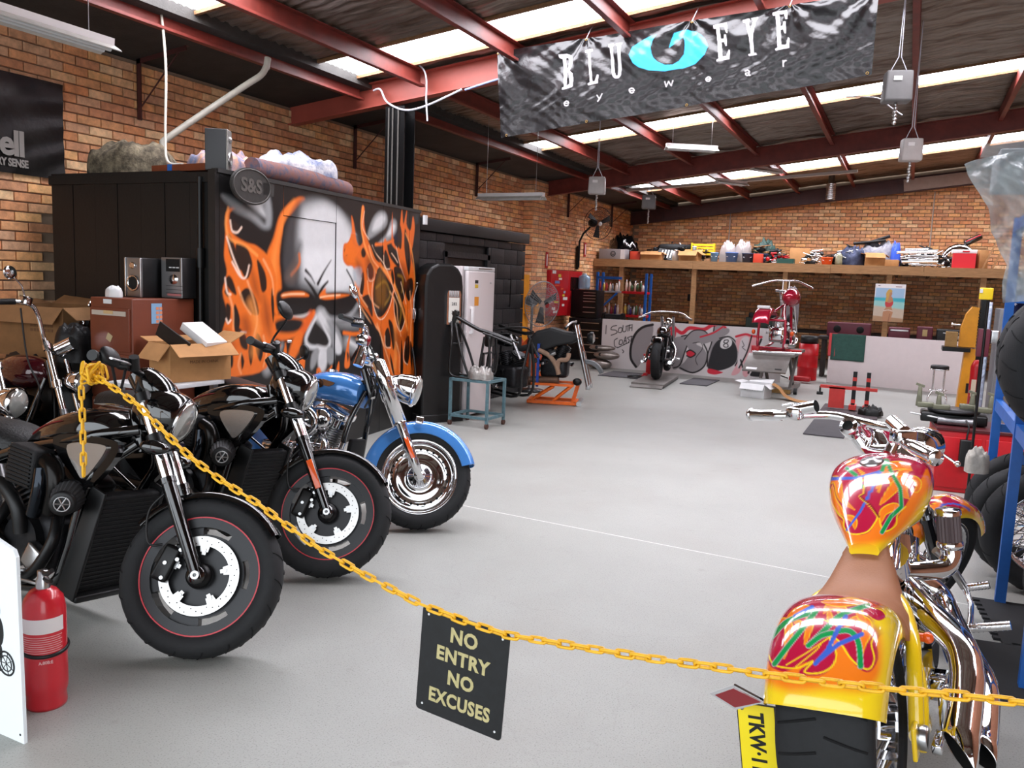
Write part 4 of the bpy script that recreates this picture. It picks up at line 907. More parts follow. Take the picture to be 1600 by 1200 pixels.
    for c in (.06, .22, .38, .55):
        bulb(P, [(.09, c), (.045, c+.07), (-.02, c+.05), (-.03, c-.01), (.03, c-.04)]); bulb(P, [(-.09, c+.05), (-.045, c+.12), (.0, c+.11), (-.05, c+.03)])
    P.line([(.02, .05), (.09, .14), (.02, .22)], .006, GRN, .001); P.line([(.08, .3), (.02, .45), (.09, .6)], .006, BLU, .001); P.line([(.105, 0), (.105, .8)], .012, YL1, .01); P.line([(-.105, 0), (-.105, .8)], .012, YL1, .01)
    P.apply(fo2.data)
    T2 = steer_matrix(H, math.radians(14), math.radians(-33))
    m = MB(); m.T = T2; bars = smooth_curve([(.90, .44, 1.075), (.94, .30, 1.09), (1.08, .19, 1.10), (1.12, .06, 1.09), (1.12, -.06, 1.09), (1.08, -.19, 1.10), (.94, -.30, 1.09), (.90, -.44, 1.075)], 8); m.tube(bars, .018, 14); m.build('handlebar', CHROME, t)
    for s in (-1, 1):
        m = MB(); m.T = T2; m.tube(smooth_curve([(1.15, s*.06, .98), (1.17, s*.06, 1.03), (1.12, s*.06, 1.09)], 4), [.024]*8+[.022], 14); m.build('riser', CHROME, t)
        g0, g1 = Vector((.896, s*.46, 1.073)), Vector((.935, s*.32, 1.088))
        m = MB(); m.T = T2; m.tube([g1, g1.lerp(g0, .3), g1.lerp(g0, .7), g0], [.022, .026, .023, .026], 16); m.lathe([(.026, 0), (.03, .004), (.028, .014), (0, .016)], g0, g0-g1, 16); m.build('grip', CHROME, t)
        m = MB(); m.T = T2; m.tube(smooth_curve([(.95, s*.29, 1.085), (1.0, s*.34, 1.08), (.99, s*.41, 1.07), (.97, s*.49, 1.05)], 6), [.011]*6+[.009]*6+[.008]*6+[.009], 10, flat=.5); m.ell((.97, s*.495, 1.05), (.011, .011, .011), 10, 8); m.build('lever', CHROME, t)
        m = MB(); m.T = T2; m.box((.97, s*.27, 1.105), (.08, .065, .055), rz=.3*s, bev=.012); m.cyl((.97, s*.27, 1.12), (1.0, s*.19, 1.145), .026, n=18); m.build('master_cylinder', CHROME, t)
    m = MB(); m.T = T2; m.tube(smooth_curve([(.98, .3, 1.1), (1.02, .34, 1.13), (.99, .38, 1.12)], 4), .005, 6); m.build('switch_lead', CHROME, t)
    m = MB(); m.T = T; m.lathe([(0, -.09), (.04, -.085), (.068, -.06), (.078, -.01), (.08, .04), (.074, .05)], (1.40, -.02, 1.0), (1, 0, -.1), 28); hl = m.build('headlight', CHROME, t)
    m = MB(); m.T = T; m.lathe([(.078, .045), (.05, .06), (0, .065)], (1.40, -.02, 1.0), (1, 0, -.1), 28); m.build('headlight_lens', GLASS, hl)
    m = MB(); m.lathe([(.022, -.004), (.022, 0), (.036, 0), (.038, .01), (.036, .05), (.028, .09), (0, .12)], (1.13, .135, 1.09), (.75, -.1, -.5), 24); gp = m.build('gauge_housing', CHROME, t)
    m = MB(); m.lathe([(0, .004), (.026, .003)], (1.13, .135, 1.09), (.75, -.1, -.5), 24); m.build('gauge_face', HOLE, gp)
    m = MB(); m.tube(smooth_curve([(1.2, .12, 1.04), (1.2, .08, .98), (1.22, .0, .97), (1.25, -.06, 1.0)], 5), .03, 12); m.build('neck_clamp', CHROME, t)
    m = MB(); m.box((1.19, .0, .955), (.05, .15, .02), bev=.008); m.build('neck_trim', REDP, t)
    tb('side_stand', [(.7, .14, .16), (.72, .3, .06), (.72, .33, .052)], .010, CHROME, k=3)
    return t
chop = chopper()
# ================================================================ chain, hanging sign, extinguisher, board
def chain(name, label, path, pitch, wire, parent_group=None, start=0):
    wire *= 1.22
    """plastic chain: alternate links turned a quarter about the run of the chain"""
    t = thing(name, label, 'chain', path[0], group=parent_group); o0 = Vector(path[0])
    def link_mesh():
        m = MB(); pts = []; L, W = pitch*.5+wire*1.15, wire*1.9
        for i in range(16):
            a = 2*PI*i/16; x = math.cos(a); pts.append(((L-W)*(1 if x > 1e-6 else -1 if x < -1e-6 else 0)+W*math.cos(a), W*math.sin(a), 0))
        m.tube(pts, wire, 6, closed=True); o = m.build('chain_link', YEL); me = o.data; bpy.data.objects.remove(o); return me
    me = link_mesh(); P = [Vector(p) for p in path]; i = 0; d = 0.; n = 0; pos = P[0].copy(); acc = 0.
    # walk the path by arc length
    cum = [0.]
    for a, b in zip(P, P[1:]): cum.append(cum[-1]+(b-a).length)
    def at(s):
        k = 0
        while k < len(cum)-2 and cum[k+1] < s: k += 1
        q = (s-cum[k])/max(1e-9, cum[k+1]-cum[k]); return P[k].lerp(P[k+1], q), (P[k+1]-P[k]).normalized()
    s = pitch*.5
    while s < cum[-1]:
        p, tg = at(s); f, _ = frame_of((0, 0, 0), tg); X = f.to_3x3() @ Vector((0, 0, 1)); Yv = f.to_3x3() @ Vector((1, 0, 0)); Z = X.cross(Yv)
        a = (PI/4 if n % 2 else -PI/4)+.25*math.sin(n*1.7)
        Y2 = Yv*math.cos(a)+Z*math.sin(a); Z2 = X.cross(Y2); Mx = Matrix((X, Y2, Z2)).transposed().to_4x4(); Mx.translation = p-o0
        o = bpy.data.objects.new('chain_link', me); COL.objects.link(o); o.parent = t; o.matrix_local = Mx; n += 1; s += pitch
    return t
CH = [(-2.686, 2.075, 1.201), (-2.572, 2.069, 1.167), (-2.425, 2.061, 1.112), (-2.272, 2.053, 1.021), (-2.153, 2.047, 0.956), (-2.017, 2.040, 0.901), (-1.857, 2.032, 0.851), (-1.719, 2.025, 0.796), (-1.586, 2.018, 0.746), (-1.435, 2.010, 0.705), (-1.291, 2.002, 0.672), (-1.200, 1.997, 0.653), (-1.068, 1.990, 0.639), (-0.923, 1.983, 0.630), (-0.786, 1.976, 0.643), (-0.640, 1.968, 0.657), (-0.503, 1.961, 0.670), (-0.358, 1.953, 0.689), (-0.208, 1.946, 0.705), (-0.082, 1.939, 0.722), (0.048, 1.932, 0.742), (0.170, 1.926, 0.763), (0.284, 1.920, 0.780), (0.370, 1.915, 0.793)]
chain('barrier_chain', 'yellow plastic barrier chain sagging from bike grip across to the right', CH, .0415, .0036)
CG = Vector(CH[0])
# wrapped turns and the loose tail at the grip
wrap = []
for k in range(60):
    a = k*.42; wrap.append(CG+Vector((.012+.024*math.sin(k*.27), .015*math.cos(k*.19)+.028*math.cos(a)*.8, .028*math.sin(a))))
chain('chain_wrap', 'bunched turns of yellow chain wound round the nearest bike grip', wrap, .0415, .0036)
tail = [(-2.721, 2.070, 1.187), (-2.726, 2.070, 1.134), (-2.724, 2.070, 1.015), (-2.724, 2.070, 0.918), (-2.725, 2.070, 0.816)]
chain('chain_tail', 'loose end of yellow chain dangling in front of the black tank', tail, .0415, .0036)
# sign
SL, SR = Vector((-1.204, 1.998, 0.648)), Vector((-0.913, 1.982, 0.630))
xh = (SR-SL); wd = math.hypot(xh.x, xh.y); ang = math.atan2(xh.y, xh.x)
BLP, BRP = Vector((-1.222, 1.999, 0.329)), Vector((-0.931, 1.983, 0.305))
t = thing('hanging_sign', 'black hanging sign reading no entry no excuses in gold capitals', 'sign', SL)
xa = xh.normalized(); za = ((BLP-SL)+(BRP-SR)).normalized()*-1; ya = za.cross(xa).normalized()
Ms = Matrix((xa, ya, za)).transposed().to_4x4(); W = xh.length; Hh = ((BLP-SL).length+(BRP-SR).length)/2
SH = (xa.dot(BLP-SL)+xa.dot(BRP-SR))/2
def rrect(w, h, r, n=4):
    out = []
    for cx, cy, a0 in ((w-r, h-r, 0), (r, h-r, PI/2), (r, r, PI), (w-r, r, 1.5*PI)):
        for i in range(n+1): a = a0+PI/2*i/n; out.append((cx+r*math.cos(a), cy+r*math.sin(a)))
    return out
f = Ms @ Matrix(((1, 0, 0, 0), (0, 0, -1, .014), (0, 1, 0, -Hh), (0, 0, 0, 1)))
sp = MB().prism(rrect(W, Hh, .012), .003, f).build('sign_panel', mat('sign_black', '0f1114', .3, noise=.5, nscale=40, coat=.4), t)
GOLD = mat('sign_gold', 'b3a878', .5, noise=.15, nscale=60)
for txt, yy, sz in (('NO', .805, .060), ('ENTRY', .605, .058), ('NO', .40, .058), ('EXCUSES', .185, .058)):
    Mt = f @ Matrix.Translation((W*.5, Hh*yy, .0035)); text_obj('sign_lettering', txt, sz, GOLD, sp, Mt, .0004, .0022, 1.08, .84 if len(txt) == 7 else .94)
for x, y in ((.022, .022), (W-.022, .022), (.022, Hh-.022), (W-.022, Hh-.022)):
    MB().cyl(f @ Vector((x, y, .003)), f @ Vector((x, y, .004)), .0035, n=10).build('sign_hole', WHITES, sp)
# fire extinguisher
t = thing('fire_extinguisher', 'red fire extinguisher standing behind the white board', 'extinguisher', (-2.715, 1.888, 0)); t.scale = (.8, .8, .9)
EXR = mat('extinguisher_red', 'c21f2c', .28, coat=.5, noise=.05)
m = MB(); m.lathe([(0, .0), (.083, 0), (.085, .012), (.082, .05), (.089, .07), (.091, .10), (.09, .40), (.08, .45), (.055, .48), (.03, .49), (0, .49)], n=36); m.build('cylinder_body', EXR, t)
m = MB(); m.torus((0, 0, .245), (0.12, -.08, 1), .093, .008, 36, 8); m.build('rubber_band', BLACKP, t)
m = MB(); m.lathe([(.03, .485), (.03, .52), (.022, .53), (.022, .56), (0, .56)], n=16); m.build('valve', STEEL, t)
m = MB(); m.tube([(0, 0, .55), (.06, -.02, .56), (.12, -.04, .59)], .01, 8); m.tube([(0, 0, .53), (.06, -.02, .53), (.10, -.03, .54)], .008, 8); m.build('squeeze_handle', BLACKP, t)
m = MB(); m.lathe([(.0915, .325), (.0915, .385)], n=20, a0=-.5, a1=1.9); m.build('white_label_band', mat('label_white', 'dcd6d4', .5), t)
m = MB()
for k in range(9): m.lathe([(.0912, .312-.009*k), (.0912, .309-.009*k)], n=16, a0=-.3+.03*(k % 3), a1=1.8-.1*(k % 2))
m.build('label_print', mat('label_print', 'd9a0a0', .5), t)['kind'] = 'stuff'
Mt = Matrix.Translation((.078, -.053, .208)) @ Euler((PI/2, 0, .96)).to_matrix().to_4x4()
text_obj('rating_lettering', 'A:80B:E', .018, mat('label_pale', 'e2b4b4', .5), t, Mt, .0002, .0004)
# white board with a motorcycle emblem, corner in view
b0, b1 = Vector((-2.535, 1.69, .0)), Vector((-2.70, 1.70, 0))
t = thing('sign_board', 'white board with black rider emblem leaning at bottom left', 'sign', (-2.535, 1.69, 0.0))
xa = Vector((-.998, .02, 0)).normalized(); za = Vector((.035, -.03, 1)).normalized(); ya = za.cross(xa)
# outline: right edge plumb, lower edge rising to the left
poly = [(0, 0), (0, .66), (.02, .70), (.075, .745), (.5, .86), (.5, .0)]
f = Matrix((xa, za, xa.cross(za))).transposed().to_4x4(); f.translation = Vector((0, 0, .0))
bm_ = MB().prism([(0.0, 0.0), (0.0, .655), (.012, .678), (.5, .81), (.5, .0)], -.012, f).build('board_panel', mat('board_white', 'e6ecef', .4, coat=.2), t)
INK = mat('emblem_ink', '16181a', .5)
def blob(name, pts, par, M, d=.0012, closed=True):
    pts = [(p.x, p.y) for p in smooth_curve([(a, b, 0) for a, b in pts], 4, True)]; return MB().prism(pts, d, M).build(name, INK, par)
fe = f @ Matrix.Translation((0, 0, -.0135))
m = MB()
e = f @ Vector((.075, .272, -.013)); nrm = (f.to_3x3() @ Vector((0, 0, 1)))
for r, w in ((.041, .0035), (.027, .0022)): m.torus(e, nrm, r, w, 30, 4)
for i in range(7): a = i*PI/3.5; m.cyl(e, e+f.to_3x3() @ Vector((.038*math.cos(a), .038*math.sin(a), 0)), .0012, n=5)
m.build('emblem_wheel', INK, bm_)
for pts in (((.115, .48), (.098, .47), (.098, .44), (.11, .43), (.125, .445), (.13, .47)), ((.10, .43), (.085, .40), (.085, .36), (.10, .33), (.12, .34), (.135, .37), (.15, .41), (.13, .44)), ((.10, .33), (.095, .30), (.11, .28), (.125, .30), (.13, .33)), ((.11, .31), (.15, .33), (.2, .32), (.2, .27), (.15, .25), (.11, .27)), ((.10, .24), (.16, .23), (.22, .235), (.22, .25), (.15, .255))):
    blob('emblem_rider', pts, bm_, fe)
MB().cyl(f @ Vector((.018, .03, -.012)), f @ Vector((.018, .03, -.0135)), .004, n=10).build('screw_hole', INK, bm_)
# ================================================================ painted booth
MUR = [
('p',[(97,220),(75,206),(65,186),(56,171),(55,151),(61,133),(71,124),(76,146),(73,172),(80,198),(95,210),(109,220)],'e06a18',2,1),
('p',[(93,217),(77,202),(69,184),(63,169),(62,151),(66,138),(69,151),(70,174),(77,197)],'f59a4a',4,0.6),
('p',[(102,218),(116,221),(134,222),(155,219),(177,211),(191,197),(201,180),(207,165),(202,149),(190,137),(143,133),(117,138),(87,146),(80,159),(80,177),(84,195),(91,209)],'3a3a3c',5,1),
('p',[(109,218),(134,222),(160,216),(182,207),(195,191),(201,174),(203,159),(190,143),(156,141),(135,141),(117,146),(103,151),(103,165),(98,173),(98,192),(102,210)],'8b8d8e',6,1),
('p',[(112,212),(139,219),(163,214),(180,202),(189,187),(192,169),(190,149),(167,143),(145,146),(120,152),(108,157),(107,173),(104,189),(106,205)],'c9cacb',7,1),
('p',[(110,176),(124,179),(166,181),(184,169),(187,152),(162,145),(140,148),(120,154),(110,162)],'d6d7d8',6,1),
('l',[(82,168),(96,173),(103,182)],'3a3a3c',3,4,3,0.7),
('l',[(91,157),(102,166),(102,174)],'e06a18',1.5,1.2,1.5,1),
('p',[(82,154),(93,167),(101,175),(101,163),(94,151)],'6b5a52',4,0.7),
('l',[(112,161),(120,156),(126,150)],'0b0a0a',1.6,1,0.3,1),
('l',[(152,171),(140,160),(131,150)],'0b0a0a',0.4,1,1.8,1),
('l',[(111,154),(122,146),(130,138)],'0b0a0a',1,1,2.5,1),
('l',[(147,152),(138,146),(133,139)],'0b0a0a',1,1,2.5,1),
('l',[(178,163),(190,151),(190,140),(179,137)],'0b0a0a',1,0.8,1,1),
('p',[(71,143),(87,146),(117,143),(130,136),(143,141),(167,143),(190,140),(196,131),(179,123),(154,119),(135,124),(128,127),(110,123),(87,121),(74,125),(69,134)],'0b0a0a',2,1),
('p',[(76,141),(91,143),(108,143),(117,139),(91,139),(78,138)],'e06a18',1.5,1),
('l',[(77,140),(91,141),(110,141)],'f5c9a0',0.6,0.8,0.6,1),
('p',[(133,139),(143,146),(145,141),(162,141),(184,140),(162,137),(143,136)],'e06a18',1.5,1),
('l',[(135,138),(146,139),(167,140)],'f5c9a0',0.6,0.8,0.6,1),
('l',[(76,128),(87,122),(106,122),(118,124)],'cfc8c2',1.2,1.5,1.2,1),
('l',[(141,126),(151,119),(171,118),(188,122),(202,133)],'8b8d8e',2.5,2,2.5,1),
('p',[(56,118),(63,124),(82,124),(110,120),(120,125),(118,114),(101,106),(78,103),(63,108),(56,112)],'e06a18',2,1),
('p',[(71,120),(87,121),(106,119),(108,113),(94,109),(74,110),(65,114)],'0b0a0a',2.5,1),
('l',[(125,124),(111,111),(96,98),(91,87)],'e06a18',3,1.5,1,1),
('l',[(120,123),(106,108),(94,92)],'d9530f',4,2,4,0.7),
('p',[(96,106),(108,108),(104,95),(94,86),(87,90)],'e06a18',2.5,1),
('l',[(83,100),(82,92),(78,84)],'e06a18',1,1,0.3,1),
('l',[(129,121),(118,110),(113,102),(118,96),(131,94),(146,92),(152,99),(143,109),(134,122)],'c9cacb',2.2,1.6,2.2,1),
('p',[(130,118),(120,107),(117,100),(128,97),(132,100),(141,96),(148,100),(141,109)],'0b0a0a',1.5,1),
('l',[(135,122),(149,112),(163,102),(168,93)],'c9cacb',6,4,2,1),
('p',[(146,118),(162,110),(171,96),(169,86),(157,91),(152,106)],'8b8d8e',3,1),
('p',[(160,106),(170,93),(169,86),(160,88)],'c9cacb',2,1),
('p',[(128,93),(133,92),(130,81),(123,75),(120,78),(122,88)],'8b8d8e',2,1),
('p',[(135,92),(146,91),(148,83),(144,73),(136,72),(132,81)],'c9cacb',2.5,1),
('p',[(148,93),(159,90),(158,79),(152,77),(147,82)],'8b8d8e',2,1),
('l',[(134,74),(139,69),(147,70),(155,75)],'e06a18',2,1,1,1),
('p',[(191,122),(179,118),(162,114),(174,109),(203,108),(209,119)],'8b8d8e',4,0.8),
('l',[(180,96),(204,86),(236,73)],'8b8d8e',7,4,5,1),
('l',[(183,97),(207,87)],'c9cacb',2,2,2,1),
('l',[(57,82),(67,93),(78,99)],'8b8d8e',6,3,2,1),
('l',[(54,85),(63,93),(74,99)],'e06a18',3,1.5,1,1),
('l',[(174,105),(191,103),(206,103)],'e06a18',1.8,1,1.8,1),
('p',[(80,93),(84,99),(85,90),(83,83)],'e06a18',0.8,1),
('p',[(93,75),(91,85),(96,90),(95,79)],'e06a18',0.8,1),
('p',[(104,74),(102,82),(110,94),(112,83),(109,72)],'e06a18',0.8,1),
('p',[(114,65),(118,70),(124,65)],'e06a18',0.8,1),
('p',[(129,64),(131,76),(134,63)],'e06a18',0.8,1),
('p',[(136,62),(144,70),(147,61)],'e06a18',0.8,1),
('p',[(176,75),(180,93),(187,106),(184,89),(186,74),(180,71)],'e06a18',0.8,1),
('p',[(161,69),(166,79),(167,70)],'e06a18',0.8,1),
('p',[(216,199),(225,213),(237,221),(250,222),(256,215),(251,207),(231,198),(219,194)],'8b8d8e',2.5,1),
('p',[(225,202),(231,213),(244,219),(251,215),(241,206)],'c9cacb',3,1),
('p',[(238,191),(254,201),(264,215),(275,215),(276,206),(265,197),(245,190)],'8b8d8e',2.5,1),
('p',[(255,199),(266,211),(273,210),(268,202)],'c9cacb',2.5,1),
('l',[(232,189),(252,191),(269,195)],'e06a18',1.6,1,1.6,1),
('p',[(190,143),(196,155),(189,166),(178,167),(171,173),(172,186),(180,189),(186,200),(185,213),(190,206),(195,191),(201,186),(207,192),(203,207),(204,223),(209,222),(209,207),(216,193),(226,184),(239,175),(253,166),(266,165),(252,175),(248,190),(253,196),(259,182),(270,173),(284,168),(280,183),(269,189),(265,195),(266,223),(269,196),(280,188),(282,203),(287,229),(291,213),(299,231),(298,214),(308,208),(313,223),(318,212),(315,195),(311,181),(320,161),(318,129),(321,103),(321,77),(325,43),(279,47),(256,71),(248,98),(231,109),(218,122),(202,131)],'d9641a',1.2,1),
('p',[(204,181),(208,185),(213,180),(211,176),(206,176)],'241208',1,1),
('p',[(217,168),(223,171),(228,165),(227,156),(220,156),(215,162)],'241208',1,1),
('p',[(202,153),(208,162),(211,153),(208,140),(202,143)],'241208',1,1),
('p',[(231,153),(239,167),(249,163),(263,153),(271,147),(264,130),(248,118),(234,121),(229,137)],'241208',1,1),
('p',[(250,179),(253,185),(261,176),(263,168),(254,169)],'241208',1,1),
('p',[(272,168),(288,167),(300,154),(298,140),(290,130),(278,143),(274,157)],'241208',1,1),
('p',[(274,143),(287,137),(299,123),(298,109),(289,101),(279,113),(273,130)],'241208',1,1),
('p',[(282,213),(288,203),(287,188),(281,190),(279,203)],'241208',1,1),
('p',[(295,209),(303,197),(310,178),(307,160),(299,174),(294,192)],'241208',1,1),
('p',[(301,154),(315,157),(317,143),(308,133),(300,140)],'241208',1,1),
('p',[(255,101),(262,106),(268,94),(266,86),(257,88)],'241208',1,1),
('p',[(262,114),(272,109),(278,92),(274,82),(268,97)],'241208',1,1),
('p',[(301,90),(310,95),(313,77),(308,64),(300,71)],'241208',1,1),
('p',[(173,181),(179,184),(180,179),(176,176)],'241208',1,1),
('p',[(182,186),(189,184),(189,176),(185,177)],'241208',1,1),
('p',[(221,140),(227,131),(228,118),(218,128),(208,137)],'241208',1,1),
('p',[(180,87),(184,83),(182,77)],'241208',1,1),
('p',[(236,156),(243,164),(253,156),(257,140),(251,127),(237,131),(233,143)],'8c5a14',4,0.55),
('l',[(228,156),(227,137),(238,118),(251,116),(264,127),(271,143)],'f3c8a8',0.5,0.6,0.5,1),
('l',[(273,137),(276,117),(289,101),(300,113)],'f3c8a8',0.5,0.6,0.5,1),
('l',[(217,165),(220,154),(230,155),(231,164)],'f3c8a8',0.5,0.6,0.5,1),
('l',[(249,179),(252,167),(263,166)],'f3c8a8',0.5,0.6,0.5,1),
('l',[(205,156),(202,143),(207,139)],'f3c8a8',0.5,0.6,0.5,1),
('l',[(255,98),(257,87),(268,85)],'f3c8a8',0.5,0.6,0.5,1),
('l',[(266,182),(273,178),(280,173)],'f3c8a8',0.5,0.6,0.5,1),
('l',[(225,188),(232,181),(252,169),(271,147),(290,127)],'f3c8a8',0.5,0.6,0.5,1),
('l',[(276,189),(284,173),(300,154)],'f3c8a8',0.5,0.6,0.5,1),
('l',[(301,89),(298,71),(308,64)],'f3c8a8',0.5,0.6,0.5,1),
('l',[(209,219),(206,204),(219,193)],'f3c8a8',0.5,0.6,0.5,1),
('l',[(288,153),(294,143),(301,130)],'f3c8a8',0.5,0.6,0.5,1),
('l',[(206,223),(203,207),(208,192),(219,177),(234,162)],'f59a4a',1.2,0.8,1.2,0.8),
('l',[(276,113),(280,88),(278,63)],'f59a4a',3,3,3,0.6),
('l',[(297,204),(311,188),(321,157),(319,119)],'f59a4a',1,1,1,0.8),
('l',[(246,167),(270,153),(290,130),(306,102)],'f59a4a',1.6,1.5,1.6,0.8),
('p',[(177,186),(186,191),(189,187),(201,183),(195,176),(201,172),(189,170),(178,171),(180,177),(173,176)],'e06a18',0.8,1),
('p',[(190,163),(201,166),(206,162),(202,148),(194,151)],'aab2b8',2,0.9),
('p',[(202,140),(215,131),(228,115),(221,122)],'6b2a0a',4,0.6),
('p',[(276,103),(291,96),(292,79),(281,80)],'6b2a0a',4,0.6),
('p',[(213,174),(226,175),(233,159),(220,153)],'6b2a0a',4,0.6),
('p',[(287,173),(299,169),(307,154),(296,147)],'6b2a0a',4,0.6),
('p',[(248,105),(256,85),(267,71),(256,71)],'6b2a0a',4,0.6),
('p',[(293,96),(302,102),(310,95),(303,85)],'6b2a0a',4,0.6),
('p',[(195,173),(204,168),(208,156),(198,162)],'6b2a0a',4,0.6),
('l',[(217,153),(221,140),(231,131),(241,127)],'f7b27c',0.7,1.2,0.4,0.85),
('l',[(202,131),(222,115),(241,105),(252,88)],'f7b27c',0.7,1.2,0.4,0.85),
('l',[(264,143),(279,130),(283,113),(291,96)],'f7b27c',0.7,1.2,0.4,0.85),
('l',[(280,90),(288,76),(289,58)],'f7b27c',0.7,1.2,0.4,0.85),
('l',[(310,143),(315,119),(314,95),(319,66)],'f7b27c',0.7,1.2,0.4,0.85),
('l',[(238,111),(249,95),(263,74),(275,56)],'f7b27c',0.7,1.2,0.4,0.85),
('l',[(219,187),(226,175),(239,167)],'f7b27c',0.7,1.2,0.4,0.85),
('l',[(193,152),(202,140),(218,128)],'f7b27c',0.7,1.2,0.4,0.85),
('p',[(202,133),(221,117),(235,102),(245,89),(242,98),(228,115)],'1a0e08',0.8,1),
('p',[(293,92),(298,61),(293,46),(291,69)],'1a0e08',0.8,1),
('p',[(267,79),(274,67),(278,54),(271,63)],'1a0e08',0.8,1),
('p',[(314,90),(320,77),(318,59),(314,74)],'1a0e08',0.8,1),
('p',[(219,193),(232,181),(242,172),(231,176)],'1a0e08',0.8,1),
('p',[(268,166),(273,157),(271,150),(266,160)],'1a0e08',0.8,1),
('l',[(235,147),(253,153),(264,140),(254,130)],'b98a2a',0.8,2,0.8,0.6),
('l',[(281,160),(292,157),(291,143)],'b98a2a',0.8,2,0.8,0.6),
('l',[(282,137),(290,123),(287,110)],'b98a2a',0.8,2,0.8,0.6),
('p',[(7,200),(14,205),(19,205),(12,201),(11,195),(14,187),(21,183),(32,180),(44,178),(60,169),(69,151),(65,125),(69,107),(54,82),(21,79),(2,81),(2,111),(8,127),(3,143),(8,157),(5,169),(6,181),(7,192)],'df6a1c',1.2,1),
('p',[(9,185),(14,182),(21,170),(28,163),(23,159),(15,165),(10,174)],'241208',1,1),
('p',[(19,179),(30,177),(36,170),(38,162),(32,153),(25,158),(19,170)],'241208',1,1),
('p',[(10,155),(15,151),(19,141),(13,143),(6,150)],'241208',1,1),
('p',[(14,196),(21,193),(23,189),(17,187),(13,190)],'241208',1,1),
('p',[(23,141),(32,146),(42,138),(46,126),(38,126),(28,134)],'241208',1,1),
('p',[(7,134),(12,132),(11,122),(7,121)],'241208',1,1),
('p',[(44,168),(54,158),(56,146),(50,143),(46,156)],'241208',1,1),
('p',[(21,116),(30,109),(32,99),(24,102)],'241208',1,1),
('p',[(5,143),(9,146),(10,139)],'241208',1,1),
('l',[(12,195),(14,188),(20,187),(25,191)],'f3d4c0',0.8,0.7,0.8,1),
('l',[(14,165),(23,155),(30,154),(34,163)],'f3d4c0',0.8,0.7,0.8,1),
('l',[(6,153),(8,143),(12,141)],'f3d4c0',0.8,0.7,0.8,1),
('l',[(7,123),(9,120),(12,122)],'f3d4c0',0.8,0.7,0.8,1),
('l',[(8,183),(15,169),(21,160),(25,154)],'f3d4c0',0.8,0.7,0.8,1),
('l',[(21,110),(24,112),(30,112)],'f3d4c0',0.8,0.7,0.8,1),
('p',[(36,161),(44,151),(48,136),(38,146)],'7a300c',4,0.65),
('p',[(6,115),(13,110),(15,98),(8,103)],'7a300c',4,0.65),
('p',[(52,141),(61,126),(61,108),(52,121)],'7a300c',4,0.65),
('p',[(32,124),(36,114),(28,109),(25,122)],'7a300c',4,0.65),
('p',[(17,134),(23,122),(19,110),(15,122)],'1a0e08',0.8,1),
('p',[(44,111),(52,100),(48,88),(42,99)],'1a0e08',0.8,1),
('p',[(36,106),(39,96),(36,86),(33,97)],'1a0e08',0.8,1),
('p',[(63,146),(66,133),(65,118),(62,133)],'1a0e08',0.8,1),
('p',[(11,103),(15,93),(13,86),(9,94)],'1a0e08',0.8,1),
('p',[(24,97),(28,90),(25,84)],'1a0e08',0.8,1),
('l',[(32,151),(40,136),(44,121),(40,109)],'f7b27c',0.7,1.3,0.4,0.85),
('l',[(10,141),(15,129),(15,115)],'f7b27c',0.7,1.3,0.4,0.85),
('l',[(52,168),(63,154),(65,141)],'f7b27c',0.7,1.3,0.4,0.85),
('l',[(21,146),(28,134),(36,126)],'f7b27c',0.7,1.3,0.4,0.85),
('l',[(24,96),(21,88),(24,81)],'f7b27c',0.7,1.3,0.4,0.85),
('l',[(52,108),(56,95),(52,84)],'f7b27c',0.7,1.3,0.4,0.85),
('l',[(10,204),(7,192),(12,182),(29,178),(44,171)],'f59a4a',1.2,1,1.2,0.8),
('l',[(36,134),(44,115),(40,96)],'f59a4a',4,4,4,0.6),
('p',[(3,212),(14,211),(29,206),(44,201),(54,196),(52,209),(36,215),(44,222),(60,216),(62,196),(52,192),(36,198),(16,203)],'8b8d8e',3,1),
('p',[(36,216),(48,212),(54,202),(44,205),(32,211)],'c9cacb',4,1)]
A_, B_ = Vector((-4.55, 4.59, 0)), Vector((-4.90, 7.88, 0)); LB = (B_-A_).length; dirB = (B_-A_).normalized(); nB = Vector((dirB.y, -dirB.x, 0))
booth = thing('painted_booth', 'black booth with an orange flaming skull mural on its front', 'booth', A_, math.atan2(dirB.y, dirB.x))
MURM = mat('mural_paint', 'ffffff', .38, attr='paint', noise=.05, nscale=9, coat=.15)
def mural_panel(name, u0, u1, z0, z1, off, parent):
    nu, nv = max(2, int((u1-u0)/.0085)), max(2, int((z1-z0)/.0085)); mb = MB()
    mb.grid(lambda a, b: (u0+(u1-u0)*a, -off, z0+(z1-z0)*b), nu, nv, smooth=False)
    for p, q in (((u0, z0), (u0, z1)), ((u1, z1), (u1, z0)), ((u0, z1), (u1, z1))):
        mb.add([(p[0], -off, p[1]), (q[0], -off, q[1]), (q[0], 0, q[1]), (p[0], 0, p[1])], [(0, 1, 2, 3)])
    o = mb.build(name, MURM, parent); co = np.array(mb.v); P = Paint(co[:, 0]*100, co[:, 2]*100, '0b0a0a')
    for s in MUR:
        if s[0] == 'p': P.poly(s[1], s[2], s[3], s[4])
        else: P.line(s[1], s[3], s[2], s[4], s[5], s[6])
    P.apply(o.data); return o
